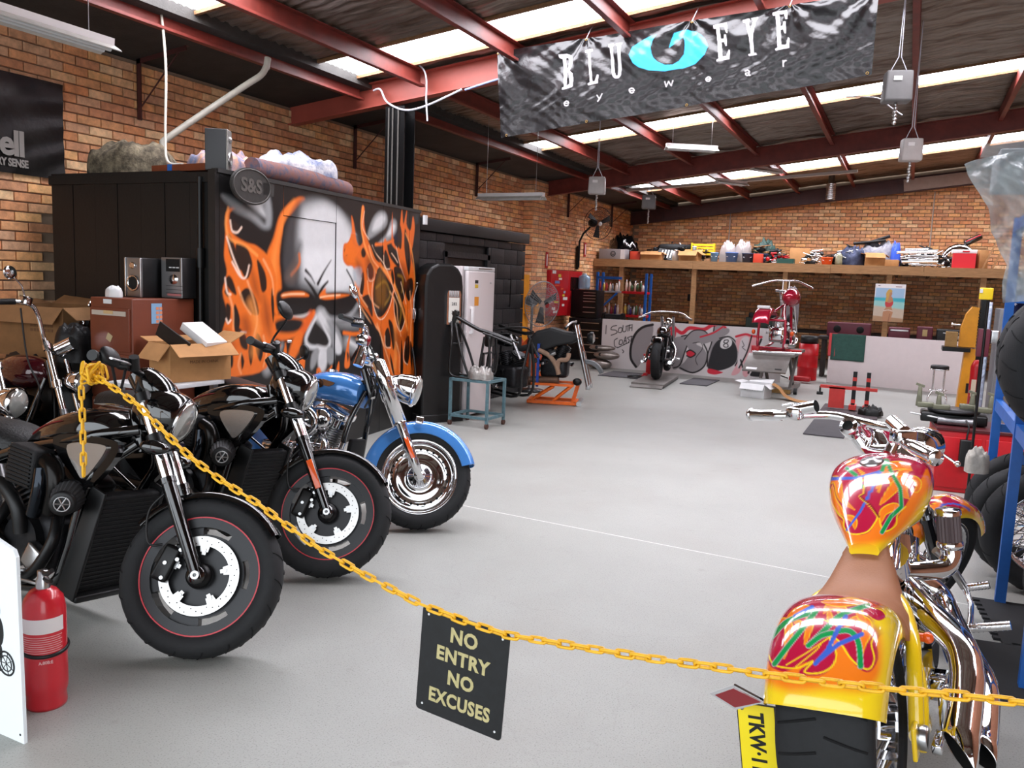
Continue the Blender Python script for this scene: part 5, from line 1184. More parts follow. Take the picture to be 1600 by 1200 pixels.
# the sheet wall in boards, the flush door in the middle
for (u0, u1, z1, off, nm) in ((.0, .78, 2.28, .012, 'wall_board'), (.785, 1.585, 2.04, .004, 'door'), (1.59, 2.46, 2.28, .012, 'wall_board'), (2.465, 3.05, 2.28, .012, 'wall_board'), (3.055, 3.31, 2.28, .012, 'wall_board')):
    mural_panel(nm, u0, u1, 0, z1, off, booth)
mural_panel('door_header', .785, 1.585, 2.045, 2.28, .012, booth)
m = MB(); m.box((1.655, .012, 1.14), (3.31, .02, 2.27)); m.build('wall_core', BOXBLK, booth)
m = MB(); m.box((1.65, .01, 2.295), (3.34, .06, .03)); m.build('top_trim', mat('trim_grey_black', '2c2b2a', .45), booth)
m = MB(); m.box((-.02, .02, 1.15), (.05, .06, 2.3)); m.build('corner_post', mat('post_black', '161413', .4), booth)
inv = booth.matrix_world.inverted() if False else (Matrix.Translation(A_) @ Matrix.Rotation(math.atan2(dirB.y, dirB.x), 4, 'Z')).inverted()
def wbox(name, c, d, m_, par, **k): m = MB(); m.box(c, d, M=inv, **k); return m.build(name, m_, par)
for i in range(7):   # side wall of vertical black sheets facing the door
    x0 = -4.58-.252*i; wbox('side_board', (x0-.125, 4.605+.003*(i % 2), 1.14), (.247, .02, 2.28), BOXBLK, booth)
wbox('side_rail', (-5.46, 4.59, 2.25), (1.78, .03, .07), BOXBLK, booth); wbox('side_rail', (-5.46, 4.592, 1.05), (1.78, .02, .06), BOXBLK, booth)
wbox('roof_deck', (-5.62, 6.2, 2.285), (1.4, 3.24, .03), BOXBLK, booth)
m = MB(); m.T = inv; m.tube([(-4.70, 4.565, 1.2), (-4.70, 4.565, 1.75), (-4.70, 4.565, 2.25)], .018, 10); m.cyl((-4.70, 4.565, 1.60), (-4.70, 4.565, 1.74), .03, n=12); m.build('drain_pipe', BLACKP, booth)
wbox('white_latch', (-4.845, 7.915, 2.21), (.03, .05, .10), WHITES, booth)
for zz in (1.02,):
    for dx in (0, .028): m = MB(); m.lathe([(0, .022), (.010, .02), (.014, .008), (.014, 0)], (.845+dx, -.012, zz), (0, -1, 0), 14); m.build('chrome_stud', CHROME, booth)
# oval emblem board at the corner
t = thing('oval_plaque', 'dark oval plaque on the booth corner above the skull mural', 'plaque', (-4.50, 4.86, 2.212), math.atan2(dirB.y, dirB.x))
PLQ = mat('plaque_dark', '2f2d2b', .5, noise=.2, nscale=20)
f = Matrix(((1, 0, 0, 0), (0, 0, -1, -.0), (0, 1, 0, 0), (0, 0, 0, 1)))
m = MB(); ov = [(.235*math.cos(2*PI*i/40), .135*math.sin(2*PI*i/40)) for i in range(40)]; m.prism([(x, y) for x, y in ov], .02, f); m.box((.20, -.01, .0), (.14, .02, .09)); m.build('plaque_board', PLQ, t)
m = MB(); m.tube([(x*.93, -.021, y*.91) for x, y in ov], .006, 6, closed=True); m.build('plaque_border', mat('plaque_edge', '45423f', .5), t)
text_obj('plaque_lettering', 'S&S', .14, mat('plaque_letter', '514d49', .45), t, f @ Matrix.Translation((-.01, 0, .022)), .002, .004, 1.0, 1.15)
# things on the booth roof
def heap(name, label, cat, c, d, m_, seed=0, amp=.3, n=36, group=None, sub=(5, 11), rz=0):
    """soft lumpy bundle resting on z=c[2]"""
    rnd = random.Random(seed); ph = [rnd.uniform(0, 6.28) for _ in range(6)]; k = sub
    def fn(u, v):
        a = 2*PI*u; r = math.sin(PI*v/2)**.7; x, y = math.cos(a)*r, math.sin(a)*r; h = math.cos(PI*v/2)**.5 if v < 1 else 0
        w = 1+amp*.5*math.sin(k[0]*x+ph[0]+2*y)*math.sin(k[0]*y+ph[1])+amp*.3*math.sin(k[1]*x+ph[2])*math.cos(k[1]*y+ph[3]+x*4)+amp*.12*math.sin(23*x+ph[4]+9*y)
        return (x*d[0]/2*(1+.12*math.sin(3*a+ph[5])), y*d[1]/2*(1+.1*math.sin(4*a+ph[2])), max(0, h*w)*d[2])
    m = MB(); m.grid(fn, n, 18, closeu=True); m.add([fn(i/n, 1) for i in range(n)], [tuple(reversed(range(n)))])
    o = m.build(name, m_); o.location = c; o.rotation_euler = (0, 0, rz); return tag(o, label, cat, group)
QUILT = mat('quilt_blue_orange', '6d7896', .85, c2='b98a6c', nscale=9, noise=.3, bump=.4, bscale=30)
heap('camouflage_bundle', 'brown camouflage bundle on the booth roof, left end', 'bundle', (-5.85, 5.0, 2.31), (.75, .6, .27), mat('camouflage', '4d4538', .9, c2='756b58', nscale=14, noise=.35, bump=.5), 1, .25)
heap('quilt', 'crumpled blue and orange quilt lying along the booth roof', 'quilt', (-5.2, 5.35, 2.31), (.55, 1.1, .22), QUILT, 2, .5, rz=.5)
heap('quilt', 'blue and white quilt end draped on the rolled rug', 'quilt', (-5.0, 6.0, 2.45), (.35, .9, .15), mat('quilt_blue', '7d88a8', .85, c2='c9c6c4', nscale=7, noise=.3, bump=.5, bscale=30), 5, .5, rz=-.1)
m = MB(); m.tube(smooth_curve([(-4.80, 5.2, 2.40), (-4.83, 5.7, 2.40), (-4.87, 6.2, 2.39), (-4.95, 6.62, 2.38)], 5), .085, 16); tag(m.build('rolled_rug', mat('rug_pattern', '8c5f55', .9, c2='3f4252', nscale=16, noise=.5)), 'rolled patterned rug along the front edge of the booth roof', 'rug')
m = MB(); m.box((-5.02, 4.72, 2.335), (.62, .09, .05), rz=-.08); tag(m.build('timber_offcut', mat('red_timber', '7a3b1e', .6, noise=.2)), 'red brown timber offcut with blue tape on the booth roof', 'timber')
m2 = MB(); m2.box((-5.12, 4.728, 2.335), (.05, .096, .056), rz=-.08); m2.build('blue_tape', mat('tape_blue', '2c66b8', .4), bpy.data.objects['timber_offcut'])
t = thing('speaker', 'dark grey speaker standing on the booth roof corner', 'speaker', (-4.66, 4.70, 2.302), .55)
m = MB(); m.box((0, 0, .15), (.15, .13, .295), bev=.005); m.build('cabinet', mat('speaker_grey', '37383a', .5), t); m = MB(); m.box((.08, 0, .15), (.012, .13, .295), bev=.004); m.build('front_baffle', mat('speaker_silver', '85837e', .35, .5), t)
m = MB(); m.lathe([(.05, 0), (.052, .012), (.045, .012), (.01, -.01), (0, -.01)], (.086, 0, .09), (1, 0, 0), 24); m.build('woofer', STEEL, t); m = MB(); m.ell((.09, 0, .23), (.014, .022, .022)); m.build('tweeter', STEEL, t)
# pipes above the booth
tag(MB().tube(smooth_curve([(-5.62, 5.05, 3.78), (-5.50, 5.0, 3.2), (-5.36, 4.86, 2.62), (-5.25, 4.78, 2.40), (-5.05, 4.74, 2.37)], 7), .011, 8).build('hanging_hose', mat('cream_hose', 'b3aea2', .5)), 'thin cream hose hanging from the roof onto the booth', 'hose')
m = MB(); m.tube([(-5.42, 6.08, 3.50), (-5.42, 6.06, 3.40)], .03, 12); m.tube(smooth_curve([(-5.42, 6.06, 3.42), (-5.43, 6.0, 3.33), (-5.5, 5.85, 3.2), (-5.78, 5.3, 2.70), (-5.81, 5.24, 2.60), (-5.8, 5.22, 2.34)], 4), .028, 14)
tag(m.build('drain_pipe', mat('pvc_grey', '9a978c', .5, noise=.1)), 'grey downpipe slanting from the roof down to the booth', 'pipe')
# wall banner
t = thing('wall_banner', 'black banner with big white letters high on the left wall', 'banner', (WX+.03, 4.40, 3.07))
m = MB(); L = 1.5; Hn = .78
def bn(u, v): return (.012+.006*math.sin(9*u+4*v)+.004*math.sin(25*u*v+3), .48-L*(1-u), -Hn*v)
m.grid(bn, 60, 30); m.build('banner_sheet', mat('banner_black', '0e0e0e', .3, c2='1d1c1b', nscale=3, noise=.4, bump=.4, bscale=8), t)
LET = mat('banner_letter_grey', '8f8b86', .6)
fb = Matrix(((0, 0, 1, .026), (1, 0, 0, 0), (0, 1, 0, 0), (0, 0, 0, 1)))
text_obj('banner_lettering', 'ell', .27, LET, t, fb @ Matrix.Translation((.015, -.555, 0)), .001, .009, .92, .95)
text_obj('banner_lettering', 'EVERY SENSE', .083, LET, t, fb @ Matrix.Translation((-.035, -.70, 0)), .001, .003, .95, .78)
# fluorescent batten near the camera
def batten(label, c, length, ang, wires=True, wallm=WHITEP, roll=0.):
    t = thing('fluorescent_batten', label, 'light', c, ang, 'hanging fluorescent battens')
    m = MB(); m.prism([(-.03, 0), (.03, 0), (.035, .05), (-.035, .05)], length, Matrix(((0, 0, 1, -length/2), (1, 0, 0, 0), (0, 1, 0, 0), (0, 0, 0, 1)))); m.build('channel', wallm, t)
    m = MB(); 
    for s in (-1, 1): m.prism([(s*.03, 0), (s*.095, -.035), (s*.098, -.03), (s*.034, .008)], length, Matrix(((0, 0, 1, -length/2), (1, 0, 0, 0), (0, 1, 0, 0), (0, 0, 0, 1))))
    m.build('reflector', mat('batten_reflector', 'bcb9b2', .5, noise=.15, nscale=12), t)['kind'] = 'stuff'
    for s in (-1, 1): m = MB(); m.cyl((-length/2+.03, s*.03, -.022), (length/2-.03, s*.03, -.022), .013, n=10); m.build('tube', mat('dead_tube', 'cfd2d4', .25), t)
    for x in (-length*.38, length*.38): m = MB(); m.cyl((x, 0, .05), (x, 0, RZ(c[0])-c[2]-.02), .003, n=5); m.build('hanger_wire', STEEL, t)
    return t
batten('white fluorescent batten at the top left corner', (-4.6, 3.12, 2.93), 1.28, PI/2)
batten('fluorescent batten hanging level in front of the left wall', (-4.78, 9.9, 2.66), .96, -.06)
batten('small fluorescent batten under the foil, right of the grey droplight', (-3.0, 12.1, 3.56), .75, .55)
batten('fluorescent batten beyond the second rafter, left of the vent pipe', (-2.6, 16.3, 3.80), .8, 1.0)
batten('fluorescent batten beyond the second rafter, below the white tray', (-3.3, 16.6, 3.62), .8, 1.0)
# ---------------------------------------------------------------- filing cabinet with stereo
t = thing('filing_cabinet', 'brown steel filing cabinet against the black booth', 'cabinet', (-4.945, 4.27, 0))
BRN = mat('cabinet_brown', '6b3421', .45, noise=.1, nscale=6)
W, D, H = .41, .54, 1.37
m = MB(); m.box((0, 0, H/2), (W, D, H-.0), bev=.006); m.build('carcass', BRN, t)
for i in range(4):
    z = .06+.315*i; m = MB(); m.box((0, -D/2-.008, z+.15), (W-.03, .02, .295), bev=.004); d = m.build('drawer', BRN, t)
    m = MB(); m.box((-.0, -D/2-.021, z+.262), (W-.08, .006, .032)); m.build('label_strip', mat('label_strip', 'b9ada0', .5), d)
    m = MB(); m.box((.0, -D/2-.025, z+.268), (.09, .004, .022)); m.build('label_card', mat('label_card', 'c9a878', .6), d)
m = MB(); m.box((.0, -D/2-.02, 1.10), (.05, .003, .05), rx=0, ry=.5); m.build('paper_note', mat('paper_note', 'b5a27c', .7), t)
m = MB(); m.box((-.03, -D/2-.004, 1.345), (.08, .003, .03)); m.build('white_sticker', WHITES, t)
m = MB(); m.box((W/2+.002, -.07, 1.27), (.003, .09, .14)); st = m.build('calendar_sticker', mat('sticker_blue', '7fa6c8', .5), t)
m = MB()
for i in range(2):
    for j in range(4): m.box((W/2+.004, -.065+.03*i, 1.215+.03*j), (.002, .022, .02))
m.build('sticker_squares', mat('sticker_orange', 'd98a62', .5), st)['kind'] = 'stuff'
def stereo_speaker(loc, rz):
    t = thing('stereo_speaker', 'silver fronted stereo speaker on the filing cabinet', 'speaker', loc, rz); t.scale = (1.2, .9, 1.0); SIL = mat('stereo_silver', '8f8f90', .3, .7)
    m = MB(); m.box((0, .1, .14), (.15, .2, .28), bev=.004); m.build('cabinet', BLACKP, t); m = MB(); m.box((0, -.006, .14), (.15, .014, .28), bev=.006); m.build('baffle', SIL, t)
    m = MB(); m.lathe([(.052, 0), (.058, .012), (.05, .014), (.044, .0), (.01, -.004), (0, .0)], (0, -.012, .10), (0, -1, 0), 28); w = m.build('woofer', CHROME, t); m = MB(); m.lathe([(.044, .002), (0, .001)], (0, -.0145, .10), (0, -1, 0), 24); m.build('cone', HOLE, w)
    m = MB(); m.lathe([(.02, 0), (.024, .01), (.012, .008), (0, .012)], (-.0, -.012, .225), (0, -1, 0), 20); m.build('tweeter', CHROME, t)
    for x in (-.07, .07): m = MB(); m.box((x, -.016, .14), (.012, .012, .28), bev=.004); m.build('side_strip', STEEL, t)
stereo_speaker((-5.03, 4.27, 1.372), -.08)
t = thing('stereo_unit', 'silver stereo unit with display beside the speaker on the cabinet', 'stereo', (-4.805, 4.40, 1.372), .0); t.scale = (1.35, .55, 1.05); SIL = MATS['stereo_silver']
m = MB(); m.box((.0, .12, .14), (.15, .22, .275), bev=.004); m.build('casing', BLACKP, t); m = MB(); m.box((0, 0, .14), (.15, .02, .275), bev=.006); fp_ = m.build('fascia', SIL, t)
m = MB(); m.box((.012, -.011, .225), (.10, .004, .085)); dd = m.build('display', HOLE, fp_)
m = MB()
for i in range(3): m.box((-.005+.026*i, -.014, .21), (.02, .002, .008))
m.build('display_digits', mat('digits', 'c5c9cc', .5), fp_)['kind'] = 'stuff'
m = MB(); m.lathe([(.034, 0), (.034, .006), (.022, .01), (.02, .018), (0, .018)], (.015, -.01, .13), (0, -1, 0), 24); m.build('volume_dial', CHROME, fp_)
for z in (.035, .06, .085): m = MB(); m.box((.02, -.011, z), (.12, .003, .003)); m.build('tray_line', BLACKP, fp_)
m = MB(); m.box((.02, -.0115, .025), (.10, .003, .014)); m.build('red_strip', mat('strip_red', 'b06a6a', .5), fp_)
t = tag(heap('dust_mask', 'white dust mask lying in front of the stereo speaker', 'mask', (-5.03, 4.10, 1.372), (.14, .09, .075), WHITES, 9, .15), None)
# cardboard box of bits on a pale bench
def carton(name, label, c, d, rz, m_=CARD, flaps=True, cat='box', open_=True, fl=.4):
    t = thing(name, label, cat, c, rz); x, y, z = d[0]/2, d[1]/2, d[2]; w = .006
    if open_:
        for (cc, dd) in (((0, -y+w/2, z/2), (2*x, w, z)), ((0, y-w/2, z/2), (2*x, w, z)), ((-x+w/2, 0, z/2), (w, 2*y-2*w, z)), ((x-w/2, 0, z/2), (w, 2*y-2*w, z))): m = MB(); m.box(cc, dd); m.build('side', m_, t)
        m = MB(); m.box((0, 0, w/2), (2*x-2*w, 2*y-2*w, w)); m.build('bottom', m_, t)
        if flaps:
            L = 2*y*fl
            for (p, q, a, w_) in (((0, -y, z), (0, -1, 0), -.9, 2*x), ((0, y, z), (0, 1, 0), .5, 2*x), ((-x, 0, z), (-1, 0, 0), .2, 2*y), ((x, 0, z), (1, 0, 0), -.6, 2*y)):
                e = Vector(q); d_ = Vector((e.x*math.cos(a), e.y*math.cos(a), math.sin(a))); s_ = Vector((-e.y, e.x, 0)); P0 = Vector(p); n_ = d_.cross(s_)*.003
                vs = [P0-s_*w_/2, P0+s_*w_/2, P0+s_*w_*.49+d_*L, P0-s_*w_*.49+d_*L]; m = MB(); m.add([v+n_ for v in vs]+[v-n_ for v in vs], [(0, 1, 2, 3), (7, 6, 5, 4), (0, 4, 5, 1), (1, 5, 6, 2), (2, 6, 7, 3), (3, 7, 4, 0)]); m.build('flap', m_, t)
    else:
        m = MB(); m.box((0, 0, z/2), d, bev=.004); m.build('carton_body', m_, t); m = MB(); m.box((0, 0, z+.001), (2*x*.98, .05, .002)); m.build('tape', mat('parcel_tape', 'b99566', .3), t)
    return t
t = thing('low_bench', 'pale bench with tubs between the black and blue bikes', 'bench', (-4.46, 4.04, 0))
m = MB(); m.box((0, 0, .825), (.46, .56, .03), bev=.005); m.build('bench_top', WHITES, t)
for sx in (-1, 1):
    for sy in (-1, 1): m = MB(); m.box((sx*.19, sy*.22, .405), (.04, .04, .81)); m.build('leg', STEEL, t)
cb = carton('cardboard_box', 'open brown cardboard box full of bits beside the filing cabinet', (-4.40, 4.18, .842), (.28, .44, .25), -.25, fl=.30)
text_obj('box_lettering', 'MADE IN CHINA', .028, mat('box_print', '6a4a30', .8), cb, Matrix(((0, 0, 1, .1412), (1, 0, 0, .02), (0, 1, 0, .13), (0, 0, 0, 1))), .0003)
t = thing('white_carton', 'white flat carton sticking out of the brown cardboard box', 'box', (-4.34, 4.24, 1.04)); m = MB(); m.box((0, 0, .10), (.26, .18, .055), ry=.50, bev=.003); m.build('carton_body', WHITEP, t)
t = thing('black_folder', 'black lidded case lying open inside the cardboard box', 'case', (-4.44, 4.10, .86)); m = MB(); m.box((0, 0, .08), (.18, .2, .16), bev=.01); m.build('case_body', BLACKP, t); m = MB(); m.box((.02, -.05, .26), (.30, .012, .10), ry=.45); m.build('case_lid', BLACKP, t)
bc = carton('cardboard_box', 'big worn cardboard box by the left wall, left of the cabinet', (-5.87, 4.27, .90), (.64, .5, .37), .12, CARDD, fl=.3)
m = MB()
for zz in (.20, .235):
    for k in range(7): m.box((.02+.032*k, -.2515, zz), (.022, .002, .022))
m.build('box_print', mat('box_print', '6a4a30', .8), bc)['kind'] = 'stuff'
heap('tarpaulin_heap', 'dark tarpaulin heap under the big worn cardboard box', 'tarpaulin', (-5.9, 4.22, 0), (1.1, .62, 1.0), mat('tarp_black', '151617', .4, noise=.3, bump=.6, bscale=14), 12, .22)
heap('leather_bag', 'black bag with a red tag left of the filing cabinet', 'bag', (-5.36, 4.02, .90), (.24, .24, .26), LEATHER, 4, .15)
# ================================================================ black blockwork room, bowser, fridge
t = thing('blockwork_room', 'low room of black painted blocks with a lintel, behind the white fridge', 'room', (-4.97, 7.95, 0), PI/2)
# local x runs away from the door (world +Y), local -y faces the workshop (+X)
BK = mat('black_block_paint', '17171a', .5, noise=.25, nscale=5, bump=.3, bscale=30)
L, H = 2.86, 2.10; bw, bh = .40, .2; rnd = random.Random(5); bmesh_cache = {}
def block(x0, x1, z0, z1, j):
    k = (round(x1-x0, 3), round(z1-z0, 3))
    if k not in bmesh_cache:
        m = MB(); m.box((0, 0, 0), (k[0]-.008, .03, k[1]-.008), bev=.004); o = m.build('block', BK); bmesh_cache[k] = o.data; bpy.data.objects.remove(o)
    o = bpy.data.objects.new('block', bmesh_cache[k]); COL.objects.link(o); o.parent = t; o.location = ((x0+x1)/2, rnd.uniform(-.001, .001), (z0+z1)/2)
DX0, DX1, DZ = .62, 1.72, 1.90
k = 0; z = 0.
while z < H-.01:
    z1 = min(z+bh, H); x = -(k % 2)*bw/2
    while x < L:
        a, b = max(x, 0), min(x+bw, L)
        if z < DZ-.05:
            if a < DX0 < b: b = DX0
            elif a < DX1 < b: a = DX1
            elif a >= DX0 and b <= DX1: x += bw; continue
        if b-a > .03: block(a, b, z, z1, k)
        x += bw
    z = z1; k += 1
m = MB(); m.box((L/2, .08, H/2), (L, .10, H)); m.build('wall_core', BOXBLK, t)
m = MB(); m.box((L-.05, .85, H/2), (.1, 1.5, H)); m.build('return_wall', BK, t)
m = MB(); m.box((L/2, .75, H+.05), (L+.02, 1.6, .05)); m.build('roof_slab', BOXBLK, t)
m = MB(); m.box((L/2, -.005, 2.175), (L+.04, .12, .135), bev=.004); m.build('lintel', mat('lintel_black', '1d1c1c', .5, noise=.2), t)
m = MB(); m.box(((DX0+DX1)/2, .02, DZ-.03), (DX1-DX0+.08, .09, .07)); m.build('door_head', BK, t)
for x in (DX0, DX1): m = MB(); m.box((x, .02, DZ/2), (.07, .09, DZ)); m.build('door_jamb', BK, t)
m = MB(); m.box(((DX0+DX1)/2, .03, DZ/2-.03), (DX1-DX0-.08, .03, DZ-.08)); m.build('door_leaf', BLACKM, t)
m = MB(); m.box((2.35, -.05, 1.42), (.012, .012, .38)); m.box((2.35, -.03, 1.60), (.012, .04, .012)); m.box((2.35, -.03, 1.24), (.012, .04, .012)); m.build('pull_handle', BLACKM, t)
# petrol bowser
t = thing('petrol_bowser', 'black vintage petrol bowser with chrome framed dial beside the skull mural', 'pump', (-4.71, 8.0, 0), 1.0)
BWS = mat('bowser_black', '121212', .4, noise=.3, nscale=4, bump=.05)
m = MB(); prof = [(-.24, 0), (.24, 0), (.245, .1), (.235, 1.5), (.22, 1.62), (.17, 1.70), (.08, 1.745), (-.08, 1.745), (-.17, 1.70), (-.22, 1.62), (-.235, 1.5), (-.245, .1)]
f = Matrix(((1, 0, 0, 0), (0, 0, 1, -.16), (0, 1, 0, 0), (0, 0, 0, 1))); m.prism(prof, .32, f); o = m.build('pump_body', BWS, t); bv = o.modifiers.new('b', 'BEVEL'); bv.width = .03; bv.segments = 3; bv.limit_method = 'ANGLE'
m = MB(); m.box((0, 0, .045), (.54, .36, .09), bev=.01); m.build('plinth', BWS, t)
m = MB(); m.prism([(p[0]*.085+.11, p[1]*.185+1.27) for p in [(-1, -1), (1, -1), (1, .8), (.85, 1), (-.85, 1), (-1, .8)]], .02, Matrix(((1, 0, 0, 0), (0, 0, -1, -.162), (0, 1, 0, 0), (0, 0, 0, 1)))); df = m.build('dial_frame', CHROME, t)
m = MB(); m.box((.11, -.184, 1.245), (.125, .006, .27)); m.build('dial_face', mat('dial_face', 'cfccc4', .4), df)
for k in range(6): m = MB(); m.box((.058+.021*k, -.186, 1.42), (.01, .01, .07), bev=.003); m.build('dial_flute', STEEL, df)
blk2 = mat('print_black', '161616', .6)
for zz, tx, sz in ((1.31, '282', .045), (1.22, '386', .045), (1.14, '8 8 8', .026)): text_obj('dial_digits', tx, sz, blk2, df, Matrix(((1, 0, 0, .11), (0, 0, -1, -.1875), (0, 1, 0, zz), (0, 0, 0, 1))), .0004, .0008)
m = MB(); m.tube(smooth_curve([(-.27, -.04, 1.50), (-.28, .0, 1.40), (-.28, .02, 1.28), (-.27, .03, 1.18)], 4), [.010]*6+[.016]*7, 8); m.box((-.275, .03, 1.19), (.05, .05, .12), bev=.01); m.tube(smooth_curve([(-.28, .0, 1.24), (-.29, -.05, 1.18), (-.28, .0, 1.10)], 4), .007, 6); m.build('nozzle', STEEL, t)
m = MB(); m.tube(smooth_curve([(-.27, .03, 1.14), (-.28, .05, .9), (-.28, -.02, .7), (-.28, -.07, .5), (-.28, -.02, .35), (-.27, .05, .45)], 6), .013, 8); m.build('hose', BLACKP, t)
m = MB(); m.ell((-.24, .03, 1.52), (.012, .012, .012)); m.build('lock', STEEL, t)
# fridge
t = thing('fridge', 'tall white fridge with yellow stickers beside the black bowser', 'fridge', (-4.70, 8.53, 0), PI/2-.05)
FR = mat('fridge_white', 'd6cdcd', .35, coat=.3)
W, D, H = .60, .48, 1.73
m = MB(); m.box((0, .03, H/2+.01), (W, D-.06, H-.02), bev=.01); m.build('fridge_body', FR, t)
m = MB(); m.box((0, -D/2-.0, H/2-.005), (W, .05, H-.09), bev=.015); dr = m.build('fridge_door', FR, t)
m = MB(); m.box((0, -D/2+.01, H-.025), (W, .06, .045), bev=.006); tr = m.build('top_panel', WHITES, t); m = MB(); m.box((.08, -D/2-.022, H-.022), (.30, .004, .014)); m.build('vent_slot', STEEL, tr)
m = MB(); m.box((-W/2+.065, -D/2-.055, 1.13), (.035, .03, .30), bev=.006); m.box((-W/2+.065, -D/2-.035, 1.27), (.03, .04, .03)); m.box((-W/2+.065, -D/2-.035, .99), (.03, .04, .03)); m.build('handle', WHITEP, dr)
for (x, z, w, h, c) in ((-.12, 1.56, .07, .035, '2a2a2a'), (-.12, 1.51, .07, .04, 'd8b43a'), (-.11, 1.34, .09, .10, 'e0922e'), (.20, 1.55, .03, .012, '8a8a8a')):
    m = MB(); m.box((x, -D/2-.027, z), (w, .002, h)); m.build('sticker', mat('sticker_'+c, c, .5), dr)
# trolley
TEAL = mat('trolley_teal', '55727a', .5, noise=.25, nscale=20)
t = thing('trolley', 'teal steel trolley on castors in front of the white fridge', 'trolley', (-4.19, 8.03, 0), -.04)
for x in (-.23, .23):
    for y in (-.19, .19):
        m = MB(); m.box((x, y, .285), (.028, .028, .46)); lg = m.build('leg', TEAL, t); m = MB(); m.cyl((x-.012, y, .03), (x+.012, y, .03), .03, n=16); m.build('castor', mat('castor_rust', '4a3028', .7), lg)
for zz, nm in ((.505, 'top_rail'), (.11, 'bottom_rail')):
    for (c, d) in (((0, -.19, zz), (.48, .028, .028)), ((0, .19, zz), (.48, .028, .028)), ((-.23, 0, zz), (.028, .38, .028)), ((.23, 0, zz), (.028, .38, .028))): m = MB(); m.box(c, d); m.build(nm, TEAL, t)
FRM = mat('frame_black', '131313', .35, .2, coat=.3, noise=.2)
t = thing('bare_chassis', 'bare black motorcycle frame standing on the teal trolley', 'chassis', (-4.20, 8.02, .52), .06)
m = MB()
def T_(p, r=.014, n=8): m.tube(smooth_curve(p, 5), r, n)
T_([(-.28, 0, .66), (-.2, 0, .62), (0, 0, .53), (.12, 0, .50), (.40, 0, .42)], .022)
for s in (-.10, .10):
    T_([(-.31, s*.3, .60), (-.27, s, .40), (-.29, s, .12), (-.26, s, .02), (-.12, s, 0), (.1, s, 0), (.16, s, .05)]); T_([(-.26, s*.4, .58), (-.16, s, .30), (-.06, s, .04), (-.02, s, .02)]); T_([(.12, s, .46), (.08, s, .2), (.06, s, .02)]); T_([(.17, s, .44), (.19, s, .2), (.17, s, .06)])
    T_([(.1, s, .5), (.25, s, .46), (.44, s, .40)], .011)
m.cyl((-.33, 0, .55), (-.26, 0, .72), .032, n=14); m.cyl((-.30, -.11, .36), (-.24, .11, .36), .01); m.cyl((.12, -.11, .28), (.12, .11, .28), .012); m.cyl((.12, -.11, .12), (.12, .11, .12), .012)
m.box((.14, 0, .42), (.08, .12, .14), bev=.02); m.box((-.30, 0, .69), (.12, .06, .05), bev=.01); m.build('frame_tubes', FRM, t)
m = MB(); m.box((.06, 0, .20), (.03, .05, .16)); m.build('bracket', FRM, t)
heap('crumpled_rag', 'crumpled silver rag lying on the trolley top', 'rag', (-4.10, 7.92, .525), (.28, .22, .12), mat('rag_silver', '9b9894', .4, .5, noise=.3, bump=.6, bscale=40), 21, .5)
# stripped bikes behind
def engine_lump(t, c, s=1., m_=DARKM, n=14, seed=3):
    rnd = random.Random(seed); m = MB(); m.box(c, (.34*s, .26*s, .26*s), bev=.05*s); m.build('crankcase', m_, t)
    for a in (-.4, .4):
        d = Vector((math.sin(a), 0, math.cos(a))); b = Vector(c)+d*.1*s; mb = MB(); finned(mb, b, b+d*.2*s, .09*s, 9); mb.build('cylinder', m_, t)
    for k in range(n):
        p = Vector(c)+Vector((rnd.uniform(-.25, .25)*s, rnd.choice((-1, 1))*rnd.uniform(.1, .17)*s, rnd.uniform(-.14, .25)*s)); mb = MB()
        if k % 2: mb.cyl(p, p+Vector((rnd.uniform(-.06, .06), .03, rnd.uniform(-.06, .06))), rnd.uniform(.012, .03)*s, n=10)
        else: mb.box(p, (rnd.uniform(.03, .09)*s, .04, rnd.uniform(.03, .07)*s), rx=rnd.uniform(-1, 1), ry=rnd.uniform(-1, 1), bev=.006)
        mb.build('engine_fitting', random.Random(k+seed).choice((m_, STEEL, BLACKM, CHROME)), t)
t = thing('motorcycle', 'stripped dark motorcycle with bare chrome fork, parked behind the trolley', 'motorcycle', (-4.36, 9.25, 0), -.35)
engine_lump(t, (0, 0, .42), 1.05, DARKM, 16, 8)
m = MB(); m.tube(smooth_curve([(-.35, .1, 1.02), (-.1, .06, .98), (.2, 0, .96), (.34, 0, .98)], 5), .022, 8); m.tube(smooth_curve([(-.4, .1, .2), (-.32, .1, .6), (-.28, .08, .95)], 5), .018, 8); m.tube(smooth_curve([(.3, 0, .9), (.28, .1, .5), (.2, .1, .2), (-.4, .1, .2)], 5), .018, 8); m.tube(smooth_curve([(.3, 0, .9), (.28, -.1, .5), (.2, -.1, .2), (-.4, -.1, .2)], 5), .018, 8); m.build('frame_tubes', FRM, t)
m = MB(); m.cyl((.10, -.14, .93), (.30, -.16, .66), .015, n=14); m.build('fork_leg', STEEL, t); m = MB(); m.cyl((.16, .10, .93), (.36, .08, .68), .015, n=14); m.build('fork_leg', DARKM, t)
m = MB(); m.tube(smooth_curve([(-.1, -.3, .98), (.05, -.12, 1.02), (.1, .1, 1.02), (0, .3, .98)], 5), .012, 8); m.build('handlebar', BLACKM, t)
m = MB(); m.ell((-.12, 0, .86), (.2, .1, .09)); m.build('seat_unit', BLACK, t)
B = Vector((-.62, 0, .30)); tyre(B, .30, .12, .2, t, grooves=0); m = MB(); annulus(m, B, .16, .205, -.04, .04); annulus(m, B, 0, .04, -.05, .05); m.build('rear_rim', BLACKM, t); m = MB(); m.tube([(-.1, .1, .3), (-.62, .09, .3)], .02, 8); m.tube([(-.1, -.1, .3), (-.62, -.09, .3)], .02, 8); m.build('swingarm', BLACKM, t)
